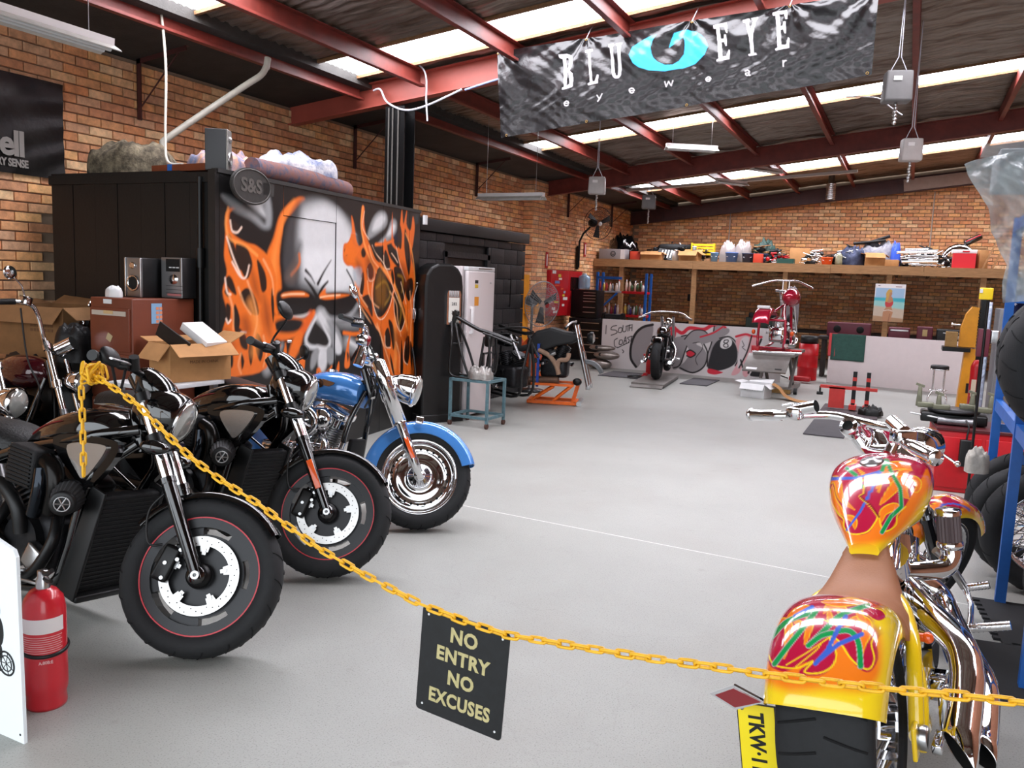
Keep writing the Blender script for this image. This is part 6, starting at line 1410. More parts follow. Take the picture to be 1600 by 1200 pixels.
# black bike strapped on the orange lift
t = thing('lift_jack', 'orange steel bike lift jack under the black fairing bike', 'lift', (-4.15, 10.12, 0), .28)
for y in (-.17, .17):
    m = MB(); m.box((0, y, .03), (.62, .05, .04)); m.build('base_rail', ORG, t)
    m = MB(); m.tube([(-.26, y, .05), (.02, y, .24)], .02, 6); m.build('lift_arm', ORG, t); m = MB(); m.tube([(.02, y, .05), (.26, y, .26)], .02, 6); m.build('lift_arm', ORG, t)
    m = MB(); m.box((0, y, .265), (.56, .05, .03)); m.build('top_rail', ORG, t)
for x in (-.3, .3): m = MB(); m.box((x, 0, .03), (.05, .38, .04)); m.build('cross_rail', ORG, t)
m = MB(); m.box((.30, .02, .18), (.05, .05, .32), ry=.25); m.build('jack_post', ORG, t)
for y in (-.2, .2): m = MB(); m.cyl((.36, y-.015, .035), (.36, y+.015, .035), .035, n=16); m.build('caster', STEEL, t)
t = thing('motorcycle', 'black angular bike without front wheel on the orange lift', 'motorcycle', (-4.12, 10.12, .285), .22)
engine_lump(t, (-.02, 0, .2), 1.05, DARKM, 18, 4)
m = MB(); top = [(-.40, .52), (-.28, .66), (-.08, .72), (.12, .67), (.26, .66), (.30, .60), (.22, .52), (.02, .48), (-.16, .40), (-.34, .34)]
f = Matrix(((1, 0, 0, 0), (0, 0, 1, -.13), (0, 1, 0, 0), (0, 0, 0, 1))); m.prism(top, .26, f); o = m.build('tank_fairing', mat('matt_black', '161617', .55), t); bv = o.modifiers.new('b', 'BEVEL'); bv.width = .035; bv.segments = 3; bv.limit_method = 'ANGLE'
m = MB(); m.box((-.45, 0, .42), (.28, .14, .08), ry=-.3, bev=.02); m.build('seat', LEATHER, t)
for s in (-1, 1):
    m = MB(); m.cyl((.24, s*.11, .76), (.33, s*.11, .40), .022, n=14); m.build('fork_stanchion', CHROME, t); m = MB(); m.cyl((.33, s*.11, .41), (.44, s*.11, -.02), .026, n=14); m.box((.44, s*.11, -.03), (.06, .03, .07), bev=.008); m.build('fork_slider', STEEL, t)
m = MB(); m.tube(smooth_curve([(.16, -.36, .74), (.2, -.2, .80), (.22, 0, .80), (.2, .2, .80), (.16, .36, .74)], 5), .014, 8); m.build('handlebar', STEEL, t)
for s in (-1, 1): m = MB(); m.cyl((.155, s*.38, .73), (.18, s*.25, .78), .019, n=10); m.build('grip', BLACKP, t)
m = MB(); m.lathe([(0, -.06), (.06, -.05), (.085, 0), (.08, .03)], (.44, 0, .60), (1, 0, 0), 20); hl = m.build('headlight', BLACKP, t); m = MB(); m.lathe([(.075, .025), (.04, .045), (0, .05)], (.44, 0, .60), (1, 0, 0), 20); m.build('headlight_lens', GLASS, hl)
m = fender((.40, 0, .08), .24, .12, math.radians(20), math.radians(110), .05); m.build('front_fender', mat('fender_grey', '55585a', .4), t)
m = MB(); m.ell((.30, -.12, .03), (.06, .03, .05)); m.build('loose_caliper', BLACKM, t)
m = MB(); m.tube(smooth_curve([(-.22, -.16, .42), (-.08, -.18, .36), (.02, -.18, .24), (.06, -.17, .12)], 6), .032, 12); m.tube(smooth_curve([(.18, -.16, .40), (.16, -.18, .32), (.06, -.18, .30), (.04, -.18, .20)], 6), .03, 12); m.build('wrapped_header', mat('header_wrap', '9a7d68', .8, noise=.2, bump=.4, bscale=60), t)
m = MB(); m.cyl((-.4, -.1, -.0), (.05, -.1, .03), .06, n=18); m.build('muffler', mat('muffler_rust', '5e4536', .5, .5, noise=.3), t)
m = MB(); m.box((-.22, -.17, .22), (.035, .004, .56)); m.box((-.22, 0, .5), (.035, .34, .004)); m.build('blue_strap', mat('strap_blue', '1e46a0', .6), t)
m = MB(); m.tube(smooth_curve([(.2, -.1, .7), (.34, -.14, .5), (.38, -.12, .2), (.4, -.12, .1)], 6), .006, 6); m.build('brake_hose', BLACKP, t)
# pedestal fan
def cage(t, c, ax, R, m_, nr=3, n=36, depth=.16, nm='guard_wire'):
    f, _ = frame_of(c, Vector(c)+Vector(ax)); m = MB(); m.torus(c, ax, R, .007, 40, 6); m.build('guard_ring', m_, t); m = MB()
    for s in (1, -1):
        for i in range(n):
            a = 2*PI*i/n; pts = []
            for k in range(5): q = k/4; r = R*.14+(R*.86)*q; pts.append(f @ Vector((r*math.cos(a+.3*(1-q)), r*math.sin(a+.3*(1-q)), s*depth/2*(1-q*q)*1.0)))
            m.tube(pts, .0022, 4, cap=False)
        for q in (.35, .7): m.torus(f @ Vector((0, 0, s*depth/2*(1-q*q))), ax, R*(.14+.86*q), .0025, 32, 4)
    m.build(nm, m_, t)['kind'] = 'stuff'
    for i in range(3):
        a = 2*PI*i/3+.4; m = MB(); x = Vector((math.cos(a), math.sin(a), 0)); y = Vector((-math.sin(a), math.cos(a), 0)); z = Vector((0, 0, 1)); pts = []
        P0 = [x*.04-y*.03, x*.04+y*.03, x*R*.85+y*.075+z*.03, x*R*.85-y*.045-z*.02]; m.add([f @ (p+z*.004) for p in P0]+[f @ (p-z*.004) for p in P0], [(0, 1, 2, 3), (7, 6, 5, 4), (0, 4, 5, 1), (1, 5, 6, 2), (2, 6, 7, 3), (3, 7, 4, 0)]); m.build('blade', MATS.get('fan_blade') or mat('fan_blade', '1b1b1c', .5), t)
t = thing('pedestal_fan', 'grey pedestal fan in front of the red tool cupboard', 'fan', (-4.90, 11.0, 0))
m = MB(); m.lathe([(0, 0), (.22, 0), (.22, .02), (.05, .04), (0, .04)], n=28); m.build('base', BLACKM, t); m = MB(); m.cyl((0, 0, .03), (0, 0, 1.28), .02, n=12); m.build('pole', mat('fan_pole', '777a7c', .4, .6), t)
FG = mat('fan_grey', '75787a', .4, .5); ax = Vector((.88, -.42, -.08)); m = MB(); m.lathe([(0, -.17), (.06, -.165), (.08, -.12), (.085, -.05), (.06, 0), (0, 0)], (.05, -.02, 1.30), ax, 24); m.build('motor', FG, t)
cage(t, (.20, -.10, 1.27), ax, .32, mat('fan_wire', '8a8c8e', .4, .6), n=48, depth=.2)
# wall fan
t = thing('wall_fan', 'black wall mounted fan high beside the loft shelf', 'fan', (WX+.06, 17.0, 1.92)); m = MB(); m.tube([(.02, 0, 0), (.02, 0, .55), (.10, .0, .72), (.25, 0, .86)], .022, 10); m.box((-.01, 0, .2), (.04, .08, .5)); m.build('wall_arm', BLACKM, t)
ax = Vector((.75, -.66, -.1)); m = MB(); m.lathe([(0, -.22), (.07, -.21), (.085, -.12), (.05, 0), (0, 0)], (.38, -.06, .93), ax, 20); m.build('motor', BLACKM, t); cage(t, (.47, -.13, .92), ax, .34, BLACKM, n=40, depth=.18)
m = MB(); m.lathe([(0, .012), (.04, .01), (.045, 0)], Vector((.47, -.13, .92))+ax*.09, ax, 16); m.build('badge', WHITES, t)
# ================================================================ far end: loft shelf and what lies on it
LY = 18.13
loft = thing('loft_shelf', 'long timber loft shelf across the back of the workshop', 'shelf', (0, LY, 0))
def part(nm, c, d, m_, par=loft, **k): m = MB(); m.box(c, d, **k); return m.build(nm, m_, par)
for (x0, x1, dz) in ((-6.58, -4.3, 0), (-4.3, -1.5, -.005), (-1.5, .2, .0), (.2, 1.65, -.006), (1.65, 3.9, 0)): part('fascia_board', ((x0+x1)/2, 0, 2.065+dz), (x1-x0-.006, .045, .17), TIMBER)
for i in range(24): part('deck_board', (-6.35+.437*i, 1.45, 2.14), (.43, 2.85, .022), mat('deck_ply', '8a6a48', .8, noise=.25))
for i in range(18): part('joist', (-6.3+.6*i, 1.45, 2.05), (.045, 2.8, .15), mat('joist_timber', '6e5238', .8, noise=.2))
for x in (-5.92, -4.27, -2.37, -.40, 1.23, 3.2): part('post', (x, .06, .99), (.10, .09, 1.98), TIMBER)
ZS = 2.153
def item(nm, lab, cat, x0, x1, z1, y=.35, dep=.3, m_=CARD, rz=0, **k):
    return carton(nm, lab, ((x0+x1)/2, LY+y, ZS), (x1-x0, dep, z1-ZS), rz, m_, cat=cat, **k)
def parent_print(t, txt, sz, m_, dx, dz, dy): text_obj('box_lettering', txt, sz, m_, t, Matrix(((1, 0, 0, dx), (0, 0, -1, dy), (0, 1, 0, dz), (0, 0, 0, 1))), .0004, .001)
GREYC = mat('grey_carton', '9a9596', .6, noise=.05)
t = item('carton', 'long grey carton with oval emblem at the left end of the loft shelf', 'box', -6.52, -5.90, 2.38, .3, .32, GREYC, 0, open_=False)
m = MB(); m.torus((.03, -.162, .12), (0, 1, 0), .055, .009, 24, 6); m.tube([(-.02, -.163, .12), (.03, -.163, .10), (.08, -.163, .12)], .006, 5); m.build('carton_emblem', BLACKP, t)
m = MB(); m.box((.255, -.162, .11), (.10, .006, .21)); m.build('white_end', WHITEP, t)
heap('helmet_bag', 'black glossy bags piled above the long grey carton', 'bag', (-6.12, LY+.62, ZS), (.75, .5, .50), BLACK, 31, .35)
item('carton', 'red and orange carton beside the long grey carton', 'box', -5.80, -5.57, 2.34, .3, .25, mat('carton_red', 'c2402a', .5), .1, open_=False)
item('carton', 'open brown carton right of the red one on the loft', 'box', -5.54, -5.06, 2.33, .3, .3, CARD, .04, fl=.25)
m = MB(); m.lathe(tyre_prof(.40, .16, .26), (0, 0, .08), (0, 0, 1), 40); o = m.build('spare_tyre', RUBBER); o.location = (-4.93, LY+.85, ZS+.22); tag(o, 'black tyre lying flat on the boxes on the loft shelf', 'tyre')
m = MB(); m.box((0, 0, .11), (.6, .4, .22)); o = m.build('support_carton', CARDD); o.location = (-4.93, LY+.9, ZS); tag(o, 'dark carton under the tyre on the loft shelf', 'box')
t = thing('striped_panel', 'black and white striped panel leaning before the loft tyre', 'panel', (-5.0, LY+.42, ZS))
m = MB(); m.box((0, 0, .14), (.44, .02, .26), rx=-.5, ry=.1); m.build('panel_sheet', BLACKP, t)
for i in range(5): m = MB(); m.box((-.12+.07*i, -.014, .15), (.028, .012, .2), rx=-.5, ry=.1); m.build('white_stripe', WHITES, t)
t = thing('paint_tin', 'white tin between the striped panel and the open carton', 'tin', (-4.76, LY+.25, ZS)); m = MB(); m.lathe([(0, 0), (.075, 0), (.078, .2), (.07, .21), (0, .21)], n=20); m.build('tin_body', WHITES, t); m = MB(); m.lathe([(.05, .21), (.05, .24), (0, .24)], n=16); m.build('tin_lid', STEEL, t)
item('carton', 'open brown carton in front of the yellow crate', 'box', -4.64, -4.22, 2.36, .22, .3, CARD, -.1, fl=.4)
def crate(lab, c, d, m_, cat='crate'):
    t = thing('crate', lab, cat, c, .15); x, y, z = d
    for s in (-1, 1):
        for k in range(4):
            m = MB(); m.box((0, s*y/2, z*(.12+.25*k)), (x, .01, z*.12)); m.build('crate_slat', m_, t); m = MB(); m.box((s*x/2, 0, z*(.12+.25*k)), (.01, y, z*.12)); m.build('crate_slat', m_, t)
    for sx in (-1, 1):
        for sy in (-1, 1): m = MB(); m.box((sx*x/2, sy*y/2, z/2), (.03, .03, z)); m.build('crate_corner', m_, t)
    m = MB(); m.box((0, 0, .01), (x, y, .015)); m.build('crate_floor', m_, t); return t
crate('yellow plastic crate on the loft shelf near the tyre', (-4.25, LY+.65, ZS+.14), (.48, .36, .27), mat('crate_yellow', 'e3b81c', .45))
def tub(lab, x, z, r, c, y=.3, nm='tub', cat='tub'):
    t = thing(nm, lab, cat, (x, LY+y, ZS)); m = MB(); m.lathe([(0, 0), (r*.85, 0), (r, z-.02), (r*1.07, z-.015), (r*1.05, z), (r*.95, z), (r*.8, .02), (0, .02)], n=22); m.build('tub_body', mat('tub_'+c, c, .4), t); m = MB(); m.tube([(r, 0, z*.8), (r*.6, -r*.8, z*.55), (-r*.6, -r*.8, z*.55), (-r, 0, z*.8)], .005, 5); m.build('tub_handle', STEEL, t)
tub('pale blue tub right of the brown carton on the loft', -3.92, .2, .08, '5f8fbe'); tub('mid blue tub with a clear bag on the loft', -3.55, .21, .13, '3f66a8'); tub('navy tub left of the clear bags on the loft', -3.20, .2, .13, '22304f'); tub('dark blue tub under the green tarpaulin', -2.93, .2, .11, '26365a', .45)
CLR = mat('clear_bag', 'c9c2c0', .25, alpha=.45, coat=.5, bump=.6, bscale=20)
heap('clear_bag', 'clear plastic bag standing on the loft, left of the pair', 'bag', (-3.66, LY+.5, ZS), (.36, .3, .40), CLR, 41, .4); heap('clear_bag', 'clear plastic bag above the navy tub on the loft', 'bag', (-3.34, LY+.5, ZS), (.36, .3, .42), CLR, 43, .4)
heap('green_tarpaulin', 'dark green crumpled tarpaulin on the loft shelf', 'tarpaulin', (-2.95, LY+.8, ZS), (.5, .45, .44), mat('tarp_green', '27403a', .6, noise=.3), 44, .4)
item('carton', 'small red carton with a white lid on the loft', 'box', -3.06, -2.88, 2.34, .2, .2, mat('carton_red', 'c2402a', .5), 0, open_=False)
def junk(nm, lab, cat, x0, x1, z1, seed, mats, n=26, y=.5, dep=.5, big=1.):
    """an untidy pile of separate metal odds and ends, too small to pick apart"""
    rnd = random.Random(seed); t = thing(nm, lab, cat, ((x0+x1)/2, LY+y, ZS)); W = x1-x0
    for mi, m_ in enumerate(mats):
        m = MB()
        for k in range(n):
            x = rnd.uniform(-W/2, W/2); yy = rnd.uniform(-dep/2, dep/2); z = rnd.uniform(.02, 1)*(z1-ZS)*(1-.5*abs(x)/(W/2)); q = rnd.random()
            if q < .45: d = Vector((rnd.uniform(-.22, .22), rnd.uniform(-.1, .1), rnd.uniform(-.08, .08)))*big; m.cyl(Vector((x, yy, z))-d/2, Vector((x, yy, z))+d/2, rnd.uniform(.008, .022), n=8)
            elif q < .75: m.box((x, yy, z*.8+.02), (rnd.uniform(.05, .16), rnd.uniform(.05, .12), rnd.uniform(.03, .1)), rz=rnd.uniform(0, 3), rx=rnd.uniform(-.5, .5), bev=.008)
            elif q < .9: m.torus((x, yy, z*.7+.03), (rnd.uniform(-.5, .5), rnd.uniform(-.5, .5), 1), rnd.uniform(.04, .09), .01, 16, 6)
            else: m.ell((x, yy, z*.7+.03), (rnd.uniform(.03, .08), .04, rnd.uniform(.02, .05)), 10, 8)
        m.build(['dark_parts', 'metal_parts', 'coloured_parts'][mi % 3], m_, t)['kind'] = 'stuff'
    return t
junk('parts_pile', 'pile of dark tubes and castings left of the plain flat carton', 'parts', -2.85, -2.45, 2.5, 51, (DARKM, STEEL, REDP), 16); junk('parts_pile', 'pile of bent black tubing right of the green tray on the loft', 'parts', -2.1, -1.5, 2.48, 52, (BLACKM, CHROME), 26)
item('carton', 'plain flat carton behind the dark parts on the loft', 'box', -2.42, -2.0, 2.50, .9, .3, CARD, .05, open_=False)
item('tray', 'dark green tray at the loft edge', 'tray', -2.58, -2.24, 2.25, .2, .25, mat('tray_green', '1e4a42', .5), 0, flaps=False)
tub('orange bucket at the loft edge', -1.6, .15, .11, 'e0561a', .2, 'bucket', 'bucket'); t = thing('glass_jar', 'glass jar right of the orange bucket', 'jar', (-1.38, LY+.25, ZS)); m = MB(); m.lathe([(0, 0), (.07, 0), (.075, .03), (.07, .19), (.05, .22), (0, .22)], n=20); m.build('jar_body', mat('jar_glass', '8c8a70', .15, alpha=.8, coat=.8), t); m = MB(); m.lathe([(.052, .22), (.052, .24), (0, .24)], n=16); m.build('jar_lid', STEEL, t)
heap('blue_sack', 'navy blue sacks left of the open carton', 'sack', (-1.12, LY+.45, ZS), (.5, .45, .34), mat('sack_navy', '1d2742', .7, noise=.3, c2='39405a'), 55, .4)
item('carton', 'open brown carton with raised flap near the middle post', 'box', -.89, -.52, 2.38, .3, .3, CARD, .1, fl=.3); item('carton', 'low brown carton right of the open carton', 'box', -.5, -.26, 2.28, .22, .22, CARD, -.08, open_=False)
heap('cloth_bundle', 'pale cloth bundle piled behind the open carton', 'cloth', (-.66, LY+.85, ZS), (.75, .5, .46), mat('cloth_pale', 'a8a7ac', .8, noise=.3, c2='6b6b78', bump=.5), 57, .4); heap('blue_bag', 'bright blue plastic bag right of the cloth bundle', 'bag', (-.34, LY+.7, ZS), (.18, .2, .46), mat('bag_blue', '3557c0', .4), 58, .3)
for i, (x, y, L, a, z) in enumerate(((-1.0, .7, .5, .1, 2.58), (-.75, .75, .42, .25, 2.62), (-.6, .65, .5, .35, 2.60), (-.9, .85, .6, .05, 2.64))):
    pass
m = MB(); m.box((0, 0, 0), (.62, .3, .05), ry=-.12, bev=.02); m.box((.18, 0, .06), (.42, .26, .05), ry=-.35, bev=.02); o = m.build('folded_chair_bag', BLACKP); o.location = (-.85, LY+.8, 2.65); tag(o, 'black folded seat lying on top of the cloth bundle', 'seat')
junk('parts_pile', 'dark odds and ends behind the tyre and yellow crate on the loft', 'parts', -5.5, -4.0, 2.66, 53, (BLACKM, DARKM, STEEL), 30, y=.62, dep=.3); junk('parts_pile', 'dark odds and ends behind the clear bags on the loft', 'parts', -3.9, -2.5, 2.64, 54, (BLACKM, CARDD, DARKM), 34, y=.68, dep=.3, big=1.3)
junk('parts_pile', 'dark tubing heaped between the orange bucket and the navy sacks', 'parts', -1.5, -.9, 2.58, 56, (BLACKM, STEEL, DARKM), 28, y=.5, dep=.3); junk('parts_pile', 'dark clutter behind the chrome pipes at the right of the loft', 'parts', -.3, .75, 2.6, 57, (BLACKM, DARKM, CHROME), 34, y=.72, dep=.3, big=1.4)
t = thing('exhaust_pipes', 'bundle of chrome exhaust pipes lying on the loft edge', 'exhaust', (.12, LY+.45, ZS)); rnd = random.Random(9)
for i in range(11):
    z = .04+.03*i; y = rnd.uniform(-.25, .2); a = rnd.uniform(-.05, .14); L = rnd.uniform(.4, .75); x = rnd.uniform(-.1, .1); m = MB(); m.cyl((x-L/2, y, z-a*L/2), (x+L/2, y+.05, z+a*L/2), rnd.uniform(.016, .03), n=12); m.build('pipe', CHROME if i % 3 else STEEL, t)
t = thing('chrome_fender', 'chrome fender bulging behind the red bin', 'fender', (.80, LY+.75, ZS+.05)); o = fender((0, 0, .12), .32, .28, math.radians(10), math.radians(170), .10).build('fender_shell', CHROME, t)
item('bin', 'red plastic bin with white carton on top, right end of loft', 'bin', .68, 1.07, 2.43, .28, .34, mat('bin_red', 'd0202c', .45), 0, flaps=False)
t = thing('carton', 'white and red carton resting on the red bin', 'box', (.87, LY+.28, 2.432), .05); m = MB(); m.box((0, 0, .035), (.42, .28, .07), bev=.003); m.build('carton_body', WHITEP, t); m = MB(); m.box((.02, -.142, .035), (.12, .004, .03)); m.build('red_panel', REDP, t)
t = thing('saddle', 'black and red motorcycle seat on top of the loft clutter', 'seat', (1.02, LY+.75, 2.72)); m = MB(); m.box((0, 0, 0), (.34, .22, .12), ry=-.5, bev=.05); m.build('seat_pad', BLACK, t); m = MB(); m.box((.0, -.112, .03), (.28, .01, .02), ry=-.5); m.build('seat_piping', REDP, t)
m = MB(); m.box((0, 0, .1), (.5, .4, .42)); o = m.build('support_carton', CARDD); o.location = (1.02, LY+.85, ZS+.105); tag(o, 'dark carton under the motorcycle seat on the loft', 'box')
item('carton', 'tilted brown carton between the red bin and the timber frames', 'box', 1.10, 1.26, 2.5, .35, .2, CARD, .3, open_=False)
for i, x in enumerate((1.30, 1.46)):
    m = MB(); m.box((0, 0, .26), (.03, .04, .56), ry=.35); o = m.build('timber_length', TIMBER); o.location = (x, LY+.2, ZS); tag(o, ('left' if i == 0 else 'right')+' of two timber lengths leaning at the right end of the loft', 'timber')
# under the loft
t = thing('steel_rack', 'blue and red steel rack of bottles under the loft', 'rack', (-5.65, 17.55, 0))
for x in (-.55, .55):
    for y in (-.18, .18): m = MB(); m.box((x, y, .92), (.05, .04, 1.84)); m.build('upright', BLUE if x < 0 else BLUE, t)
SH = mat('rack_shelf', '9a9aa0', .5, noise=.1)
for z in (.35, .92, 1.42): m = MB(); m.box((-.26, 0, z), (.55, .4, .03)); m.build('shelf_deck', SH, t); m = MB(); m.box((.28, 0, z), (.53, .4, .05)); m.build('shelf_beam', REDP, t)
m = MB(); m.box((-.27, -.2, 1.72), (.56, .03, .06)); m.build('top_beam', BLUE, t); m = MB(); m.cyl((-.5, -.21, 1.0), (-.08, -.21, 1.40), .022, n=8); m.build('diagonal_brace', BLUE, t)
rnd = random.Random(77); bc_ = ['d8d4d0', '3b2a6a', 'b8b4b0', '8c2030', 'c9a84a', 'd8d4d0', '405a3a', '7a7a80', 'e0c8b8', 'a02a2a']
BN = {'d8d4d0': 'white', '3b2a6a': 'purple', 'b8b4b0': 'pale grey', '8c2030': 'dark red', 'c9a84a': 'mustard', '405a3a': 'green', '7a7a80': 'grey', 'e0c8b8': 'cream', 'a02a2a': 'red'}
def bottle(x, y, z, h, r, c, lab, grp):
    t = thing('bottle', 'small %s bottle among the %s' % (BN[c], grp), 'bottle', (x, y, z), 0, grp); m = MB(); m.lathe([(0, 0), (r, 0), (r, h*.68), (r*.45, h*.82), (r*.4, h*.9), (0, h*.9)], n=12); m.build('bottle_body', mat('bottle_'+c, c, .4), t); m = MB(); m.lathe([(r*.45, h*.88), (r*.45, h), (0, h)], n=10); m.build('bottle_cap', random.choice((WHITES, BLACKP, REDP)), t)
for z, x0, x1, n, nm in ((1.437, -6.15, -5.72, 7, 'bottles on the upper rack shelf, left'), (.937, -6.15, -5.72, 7, 'bottles on the middle rack shelf, left'), (1.447, -5.55, -5.12, 8, 'bottles on the upper rack shelf, right'), (.947, -5.55, -5.12, 8, 'bottles on the middle rack shelf, right')):
    for i in range(n): bottle(x0+(x1-x0)*i/(n-1), 17.42+.05*(i % 2), z, rnd.uniform(.16, .25), rnd.uniform(.022, .03), rnd.choice(bc_), '', nm)
# bench with machines at the back, under the loft
t = thing('back_bench', 'dark workbench along the back wall under the loft', 'bench', (-1.5, 19.6, 0)); DK = mat('bench_dark', '2a2320', .8, noise=.3)
m = MB(); m.box((0, 0, .72), (7.5, .7, .06)); m.build('bench_top', DK, t)
for x in (-3.6, -1.2, 1.2, 3.6): m = MB(); m.box((x, 0, .35), (.08, .6, .70)); m.build('leg', DK, t)
def machine(nm, lab, cat, c, d, m_, extra=()):
    t = thing(nm, lab, cat, c); m = MB(); m.box((0, 0, d[2]/2), d, bev=.02); m.build('machine_body', m_, t)
    for (k, cc, dd, mm) in extra:
        m = MB(); (m.box(cc, dd, bev=.006) if k == 'b' else m.lathe([(0, 0), (dd, 0), (dd, .02), (0, .02)], cc, (0, -1, 0), 20)); m.build('fitting', mm, t)
PURP = mat('burgundy', '5a1c2c', .45)
machine('speaker_box', 'burgundy box with two round openings above the green towel', 'speaker', (-.98, 16.9, .78), (.76, .3, .26), PURP, (('c', (-.20, -.15, .14), .065, HOLE), ('c', (.20, -.15, .14), .065, HOLE)))
t = thing('support_bench', 'low dark bench behind the white panel', 'bench', (-.2, 16.95, 0)); m = MB(); m.box((0, 0, .74), (2.6, .6, .05)); m.build('bench_top', DK, t)
for x in (-1.2, 1.2): m = MB(); m.box((x, 0, .36), (.06, .5, .72)); m.build('leg', DK, t)
machine('toolbox', 'burgundy toolbox right of the timber post behind the white panel', 'box', (-.12, 16.9, .78), (.36, .28, .22), PURP, (('b', (0, -.145, .17), (.3, .01, .03), STEEL),))
machine('grinder', 'dark grinder with pale label behind the white panel', 'machine', (.30, 16.9, .78), (.26, .26, .26), PURP, (('b', (.0, -.135, .15), (.08, .01, .12), mat('label_tan', 'b09a6a', .6)),))
machine('welder', 'black welder with round badge behind the white panel', 'machine', (.74, 16.9, .78), (.5, .3, .23), BLACKP, (('c', (.1, -.15, .10), .035, STEEL), ('b', (0, -.155, .17), (.3, .01, .02), STEEL)))
machine('lathe_machine', 'small dark lathe on the back bench under the loft', 'machine', (-2.95, 19.4, .75), (.7, .3, .22), mat('lathe_green', '33403a', .5), (('b', (.2, 0, .28), (.2, .2, .14), DARKM), ('b', (-.25, 0, .26), (.1, .15, .12), DARKM)))
machine('drill_press', 'black drill press under the loft behind the bike on the ramp', 'machine', (-4.45, 18.9, .75), (.2, .2, .05), BLACKM, (('b', (0, .05, .35), (.05, .05, .65), BLACKM), ('b', (0, -.02, .6), (.16, .25, .16), BLACKM)))
m = MB(); m.box((0, 0, .37), (.5, .5, .74)); o = m.build('drill_stand', DK); o.location = (-4.45, 18.9, 0); tag(o, 'dark cabinet carrying the drill press', 'cabinet')
heap('grey_coat', 'grey coat hanging against the post behind the red bike', 'coat', (-2.20, 18.07, .9), (.36, .16, .75), mat('coat_grey', '6f696c', .8, noise=.15), 61, .1)
# calendar poster
t = thing('calendar', 'beach swimwear poster hung on the middle loft post', 'poster', (-.36, 18.10, 1.43)); PO = mat('poster_print', 'ffffff', .45, attr='paint')
m = MB(); m.grid(lambda u, v: (-.275+.55*u, 0, -.37+.74*v), 110, 150, smooth=False); m.add([(-.275, 0, -.37), (.275, 0, -.37), (.275, .01, -.37), (-.275, .01, -.37)], [(0, 1, 2, 3)]); o = m.build('poster_sheet', PO, t); co = np.array(m.v); P = Paint(co[:, 0]*100, co[:, 2]*100, 'e9e6e6')
P.poly([(-26, 29), (26, 29), (26, -40), (-26, -40)], '9fbfdc', .3, curve=False); P.poly([(-30, 10), (30, 10), (30, -40), (-30, -40)], '3fb0c0', 1.5, curve=False); P.poly([(-30, 4), (30, 2), (30, -40), (-30, -40)], '9ad0cc', 2, curve=False); P.poly([(-30, -6), (30, -12), (30, -40), (-30, -40)], 'c9b8a4', 2, curve=False); P.poly([(-30, -26), (30, -30), (30, -40), (-30, -40)], 'b08a68', 1, curve=False)
SKN = 'b98562'; P.poly([(-6, 12), (-2, 14), (4, 12), (7, 2), (5, -8), (8, -18), (6, -28), (4, -37), (-8, -37), (-10, -26), (-9, -16), (-5, -8), (-7, 2)], SKN, .5); P.poly([(-3, 20), (0, 24), (4, 20), (3, 14), (-1, 13)], SKN, .4); P.poly([(-6, 10), (-7, 18), (-3, 26), (2, 26), (4, 22), (0, 20), (-1, 14), (-3, 4), (-7, 2)], 'c9a050', .6)
P.poly([(-7, 2), (0, 0), (7, 3), (6, -5), (0, -8), (-6, -7)], 'c23a3e', .4); P.line([(-9, -16), (0, -14), (7, -16)], .8, 'd8c8b8'); P.line([(3, -22), (1, -37)], .5, '8a5a40', 1)
P.line([(-22, 33), (-19, 33)], .6, '444444', .2); P.line([(10, 32), (20, 32)], .7, '7a3030', .2); P.apply(o.data)
